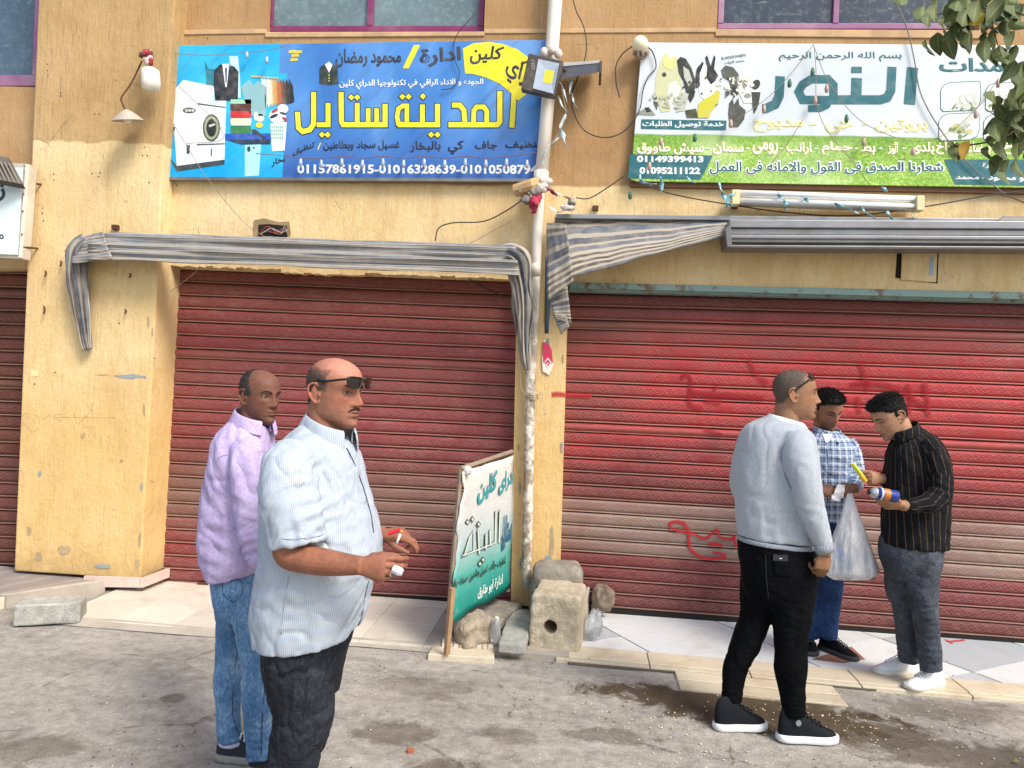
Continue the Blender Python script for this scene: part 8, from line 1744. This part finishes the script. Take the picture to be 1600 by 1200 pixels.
patch(p, sh, 'white_undershirt', [(1290, 692), (1294, 692), (1301, 678), (1284, 678)], plain('white_cotton', 'dfe3e6', .9), .002)
seamline(p, 'placket_edge', on(sh, p, [(1291, 690), (1293, 715), (1294, 745), (1293, 775), (1291, 808)]), plain('navy_line', '1d2a4a', .8), .002)
polys('pocket_emblem', [[(1308, 690), (1312, 692), (1308, 696), (1306, 693)]], 0, plain('navy_line', '1d2a4a', .8), p.root, mapf=lambda x, y: P(x, y, 4.82-.135))
def a4r(mb):
    limb(mb, [J(1262, 764, -.16), J(1279, 765, -.23)], [.036, .028], 14); hand(mb, J(1279, 765, -.23), (1, -.2, -.05), (-.1, -.8, .6), side=(.1, .3, .95), curl=((30, 45, 30), (42, 50, 30), (52, 52, 30), (58, 55, 30)), thumb=(30, 24, 30), k=.98, palm=.082)
def a4l(mb):
    limb(mb, [J(1338, 758, -.16), J(1333, 764, -.24)], [.034, .028], 14); hand(mb, J(1336, 764, -.24), (-.95, -.25, -.05), (.1, -.8, .6), side=(-.1, .3, .95), curl=((35, 50, 35), (60, 60, 40), (72, 65, 40), (76, 65, 40)), thumb=(26, 22, 30), k=.96, palm=.08)
PN4 = [[(1258, 1319, 805, 805, .105, 0), (1257, 1319, 840, 840, .115, 0), (1260, 1317, 870, 870, .11, 0)]]
LG4 = [([J(1300, 860, -.02), J(1300, 900, -.02), J(1298, 945, -.02), J(1294, 975, -.01), J(1292, 996, -.01)], [.074, .067, .061, .060, .062], 1), ([J(1272, 860, 0), J(1270, 900, 0), J(1268, 950, .02), J(1266, 996, .02)], [.074, .066, .058, .056], 1)]
garment('jeans', p, PN4, LG4, M_J4, .009, [((12, 12, 8), .002, 61)], [(J(1296, 970, -.08), .09, (.2, 0, 1), .035, .006), (J(1300, 920, -.08), .07, (-.2, 0, 1), .04, .004)])
finish_body(p, SK4, [a4r, a4l], [S4_], LG4, .0034)
M_bk = plain('black_mesh_shoe', '141517', .8, 0, .2, .2, spec=.15); M_bs = plain('grey_black_sole', '36383a', .7)
shoe(p, (1280, 1012), (1320, 1027), MZ, L=.27, mat=M_bk, sole=M_bs, laces=plain('grey_lace', '4c4e50', .8)); shoe(p, (1264, 1006), (1268, 1030), MZ, L=.26, mat=M_bk, sole=M_bs, laces=plain('grey_lace', '4c4e50', .8))
tp = empty('tissue_roll', J(1312, 765, -.28), 'white paper pulled out between the hands of the man in the plaid shirt', 'paper')
cloth_patch('paper_sheet', [(1300, 776), (1318, 778), (1320, 758), (1309, 757)], [4.52, 4.52, 4.54, 4.54], plain('white_tissue', 'e6e6e4', .9), tp, 8, 8, .008, 3)
cloth_patch('paper_sheet', [(1298, 782), (1312, 783), (1316, 774), (1300, 773)], [4.48, 4.48, 4.50, 4.50], plain('white_tissue', 'e6e6e4', .9), tp, 8, 6, .008, 6)
# plastic carrier bag with bottles inside
bg_ = empty('carrier_bag', P(1330, 903, 4.50), 'white translucent plastic carrier bag full of bottles hanging between the men', 'bag')
t = NT('translucent_film'); n = t.noise(1, 5, .65, t.map((9, 9, 2.2))); n2 = t.noise(14, 5, .7)
m_bag = t.fin(t.mix(t.rng(n, .45, .7), srgb('e2e5ea'), srgb('f2f4f7')), .22, t.bump(n, .9, .03, t.bump(n2, .5, .006)), spec=.6, Alpha=t.rng(n, .4, .6, .35, .85))
class _B: pass
pb_ = _B(); pb_.Y = 4.50; pb_.mp = mpp(4.50)
mb = MB(); loft(mb, pb_, [(1324, 1332, 771, 771, .012, 0), (1320, 1336, 785, 785, .02, 0), (1313, 1343, 808, 808, .04, 0), (1305, 1352, 835, 835, .065, 0), (1297, 1362, 862, 862, .085, 0), (1290, 1371, 885, 884, .092, 0), (1290, 1374, 896, 893, .085, 0), (1300, 1366, 904, 902, .055, 0)], seg=56)
me_ = mesh(mb.v, mb.f); co = get_co(me_); c_ = np.array(P(1330, 840, 4.50)); an = np.arctan2(co[:, 1]-c_[1], co[:, 0]-c_[0]); top = co[:, 2].max(); hgt = top-co[:, 2]
nn = vnoise(np.stack([np.cos(an)*3.5, np.sin(an)*3.5, hgt*1.2], 1), 4)+.5*vnoise(np.stack([np.cos(an)*8, np.sin(an)*8, hgt*3], 1), 8)
q = co-np.array([c_[0], c_[1], 0]); q[:, 2] = 0; co = co+q*(nn*.16*np.clip(hgt*4, .2, 1))[:, None]; set_co(me_, co); link('film', me_, m_bag, bg_, True)
for k, (x, y, r_, cc) in enumerate([(1312, 872, .035, '4a86c4'), (1334, 868, .033, '5b6c7c'), (1352, 880, .034, '9aa05a'), (1322, 888, .032, '6fa0cf'), (1345, 862, .03, 'b98a72'), (1360, 890, .028, '3f6fa8')]):
    o_ = MB().tube([P(x, y+14, 4.50+.02*(k % 3-1)), P(x+1, y-8, 4.50+.02*(k % 3-1)), P(x+2, y-18, 4.50+.02*(k % 3-1))], [r_, r_, r_*.4], 14).build('bottle', plain('bag_content_'+cc, cc, .35), None, True)
    tag(o_, ['blue labelled bottle leftmost in the carrier bag', 'dark grey can in the middle of the carrier bag', 'olive green bottle right inside the carrier bag', 'pale blue bottle lowest in the carrier bag', 'brownish can near the top of the carrier bag', 'dark blue bottle lowest right in the carrier bag'][k], 'bottle')

# ================================================================== man 5: black striped shirt
p = Person(1440, 4.38, MZ, 'black haired man in a black pinstriped shirt and white sneakers', 'men in the street')
J = p.J; fd = (-1, -.22); SK5 = 'c29474'
hf5 = lambda x, y, z: np.maximum(np.minimum((z-5.6+(-y+6)*.5)/1.2, 5), np.minimum((2.0-y)/1.4, (z+4.2+(y+4)*.1)/1.6)) - np.clip((y-5.5)/2, 0, 1)*np.clip((7.2-z)/1, 0, 1)*3
add_head(p, J(1391, 651), fd, pitch=30, roll=0, scale=.98, neck=J(1414, 690, .0), neck_r=.060, skin=SK5, hairf=hf5, hair_col='121113', hair_th=(.25, 1.3, .5), strand=(.7, 1.4), beard=.25, beard_col='4a3a34', vox=.0036, brow='14110f', eye='down', nose=.95, wide=1.02, hair_noise=21, jowl=.2)
S5_ = [(1396, 1432, 684, 668, .058, 0), (1391, 1448, 697, 674, .09, 0), (1386, 1468, 714, 690, .12, 0), (1383, 1481, 742, 722, .135, 0), (1381, 1484, 782, 776, .138, 0), (1379, 1482, 820, 822, .136, 0), (1376, 1480, 846, 856, .132, 0, 3)]
A5 = [([J(1448, 690, -.08), J(1462, 712, -.12), J(1470, 742, -.15), J(1469, 770, -.18), J(1455, 785, -.21), J(1432, 790, -.24), J(1414, 790, -.26)], [.055, .062, .062, .060, .056, .046, .038], .92), ([J(1402, 706, .1), J(1394, 730, .12), J(1390, 750, .08), J(1379, 748, .02)], [.05, .05, .046, .038], .92)]
sh = garment('shirt', p, [S5_], A5, M_P5S, .0085, [((10, 10, 5), .004, 71)], [(J(1470, 770, -.22), .08, (.4, 0, 1), .045, .006), (J(1430, 850, -.1), .12, (1, 0, .2), .07, .004), (J(1450, 720, -.15), .08, (1, 0, .5), .05, .005)])
collar(p, J(1414, 677, 0), fd, .075, .080, .042, M_P5S, tilt=22, gap=22, drop=.045, pt=.025)
def a5n(mb):
    limb(mb, [J(1430, 790, -.24), J(1408, 790, -.27)], [.034, .028], 16); hand(mb, J(1410, 790, -.268), (-1, -.12, -.02), (.1, -.55, -.85), side=(0, -.8, .55), curl=((28, 35, 25), (32, 38, 28), (36, 40, 30), (40, 42, 30)), thumb=(48, 22, 12), k=1.0, palm=.085)
def a5f(mb):
    limb(mb, [J(1392, 750, .06), J(1382, 748, .02), J(1377, 748, .0)], [.036, .030, .028], 16); hand(mb, J(1378, 748, .0), (-1, -.25, .05), (.2, -.9, .3), side=(-.1, .1, 1), curl=((40, 50, 35), (55, 58, 40), (65, 60, 40), (70, 60, 40)), thumb=(30, 25, 25), k=.95, palm=.078)
PN5 = [[(1376, 1474, 838, 846, .12, 0), (1375, 1472, 865, 870, .128, 0), (1380, 1468, 885, 887, .12, 0), (1390, 1460, 905, 905, .09, 0)]]
LG5 = [([J(1403, 862, .05), J(1405, 915, .06), J(1414, 950, .07), J(1419, 990, .10), J(1421, 1020, .12), J(1422, 1034, .12)], [.080, .076, .070, .066, .062, .062], .95), ([J(1441, 862, -.04), J(1441, 915, -.05), J(1446, 955, -.06), J(1450, 1000, -.04), J(1454, 1035, -.03), J(1455, 1048, -.03)], [.094, .084, .070, .065, .060, .060], .95)]
garment('jeans', p, PN5, LG5, M_J5, .009, [((11, 11, 8), .0022, 81)], [(J(1418, 1010, 0), .08, (.1, 0, 1), .035, .006), (J(1454, 1025, -.1), .08, (.1, 0, 1), .033, .006), (J(1445, 960, -.12), .08, (-.4, 0, 1), .045, .005), (J(1410, 940, 0), .08, (.4, 0, 1), .04, .005)])
finish_body(p, SK5, [a5n, a5f], [S5_], LG5, .0034)
M_wl = plain('white_sneaker_leather', 'dfe1e4', .45, 0, .05); M_wsole = plain('off_white_sole', 'd3d1cb', .55, 0, .06)
shoe(p, (1432, 1050), (1362, 1052), MZ, L=.28, mat=M_wl, sole=M_wsole, laces=M_wl); shoe(p, (1472, 1068), (1408, 1079), MZ, L=.285, mat=M_wl, sole=M_wsole, laces=M_wl)
# spray can and yellow cutter
sc_ = empty('spray_can', J(1380, 772, -.31), 'blue and orange spray can held by the man in the black shirt', 'spray can')
ax0, ax1 = J(1402, 776, -.30), J(1356, 768, -.31); ax = (ax1-ax0); Pt = lambda f: ax0+ax*f
MB().tube([Pt(0), Pt(.02), Pt(.55), Pt(.72)], [.030, .032, .032, .031], 20).build('can_body', plain('blue_can_label', '27408a', .3, .2, .1), sc_, True)
MB().tube([Pt(.30), Pt(.50)], [.0325, .0325], 20, caps=False).build('can_label', plain('orange_can_label', 'c8742e', .4), sc_, True); MB().tube([Pt(.535), Pt(.60)], [.0325, .0325], 20, caps=False).build('can_label', plain('white_can_label', 'cfd3da', .4), sc_, True)
MB().tube([Pt(.72), Pt(.78), Pt(.86), Pt(.93)], [.031, .030, .022, .019], 20).build('can_shoulder', m_silv, sc_, True); MB().tube([Pt(.93), Pt(1.0)], [.015, .013], 14).build('nozzle', plain('dark_nozzle', '26272a', .4), sc_, True)
ct = empty('box_cutter', J(1342, 738, -.03), 'yellow plastic box cutter raised in the far hand of the man in the black shirt', 'cutter')
MB().tube([J(1332, 724, -.03), J(1350, 748, -.02)], .013, 4, flat=.45, up=(0, 1, 0)).build('handle', plain('yellow_green_plastic', 'c2c63a', .35), ct, bevel=.002); MB().tube([J(1346, 744, -.035), J(1353, 753, -.03)], .014, 4, flat=.45, up=(0, 1, 0)).build('grip', plain('yellow_plastic', 'e0b02a', .4), ct, bevel=.002)
MB().ball(J(1352, 757, -.03), (.012, .01, .008), 8, 6).build('slider', plain('pink_plastic', 'd24a6a', .4), ct, True)
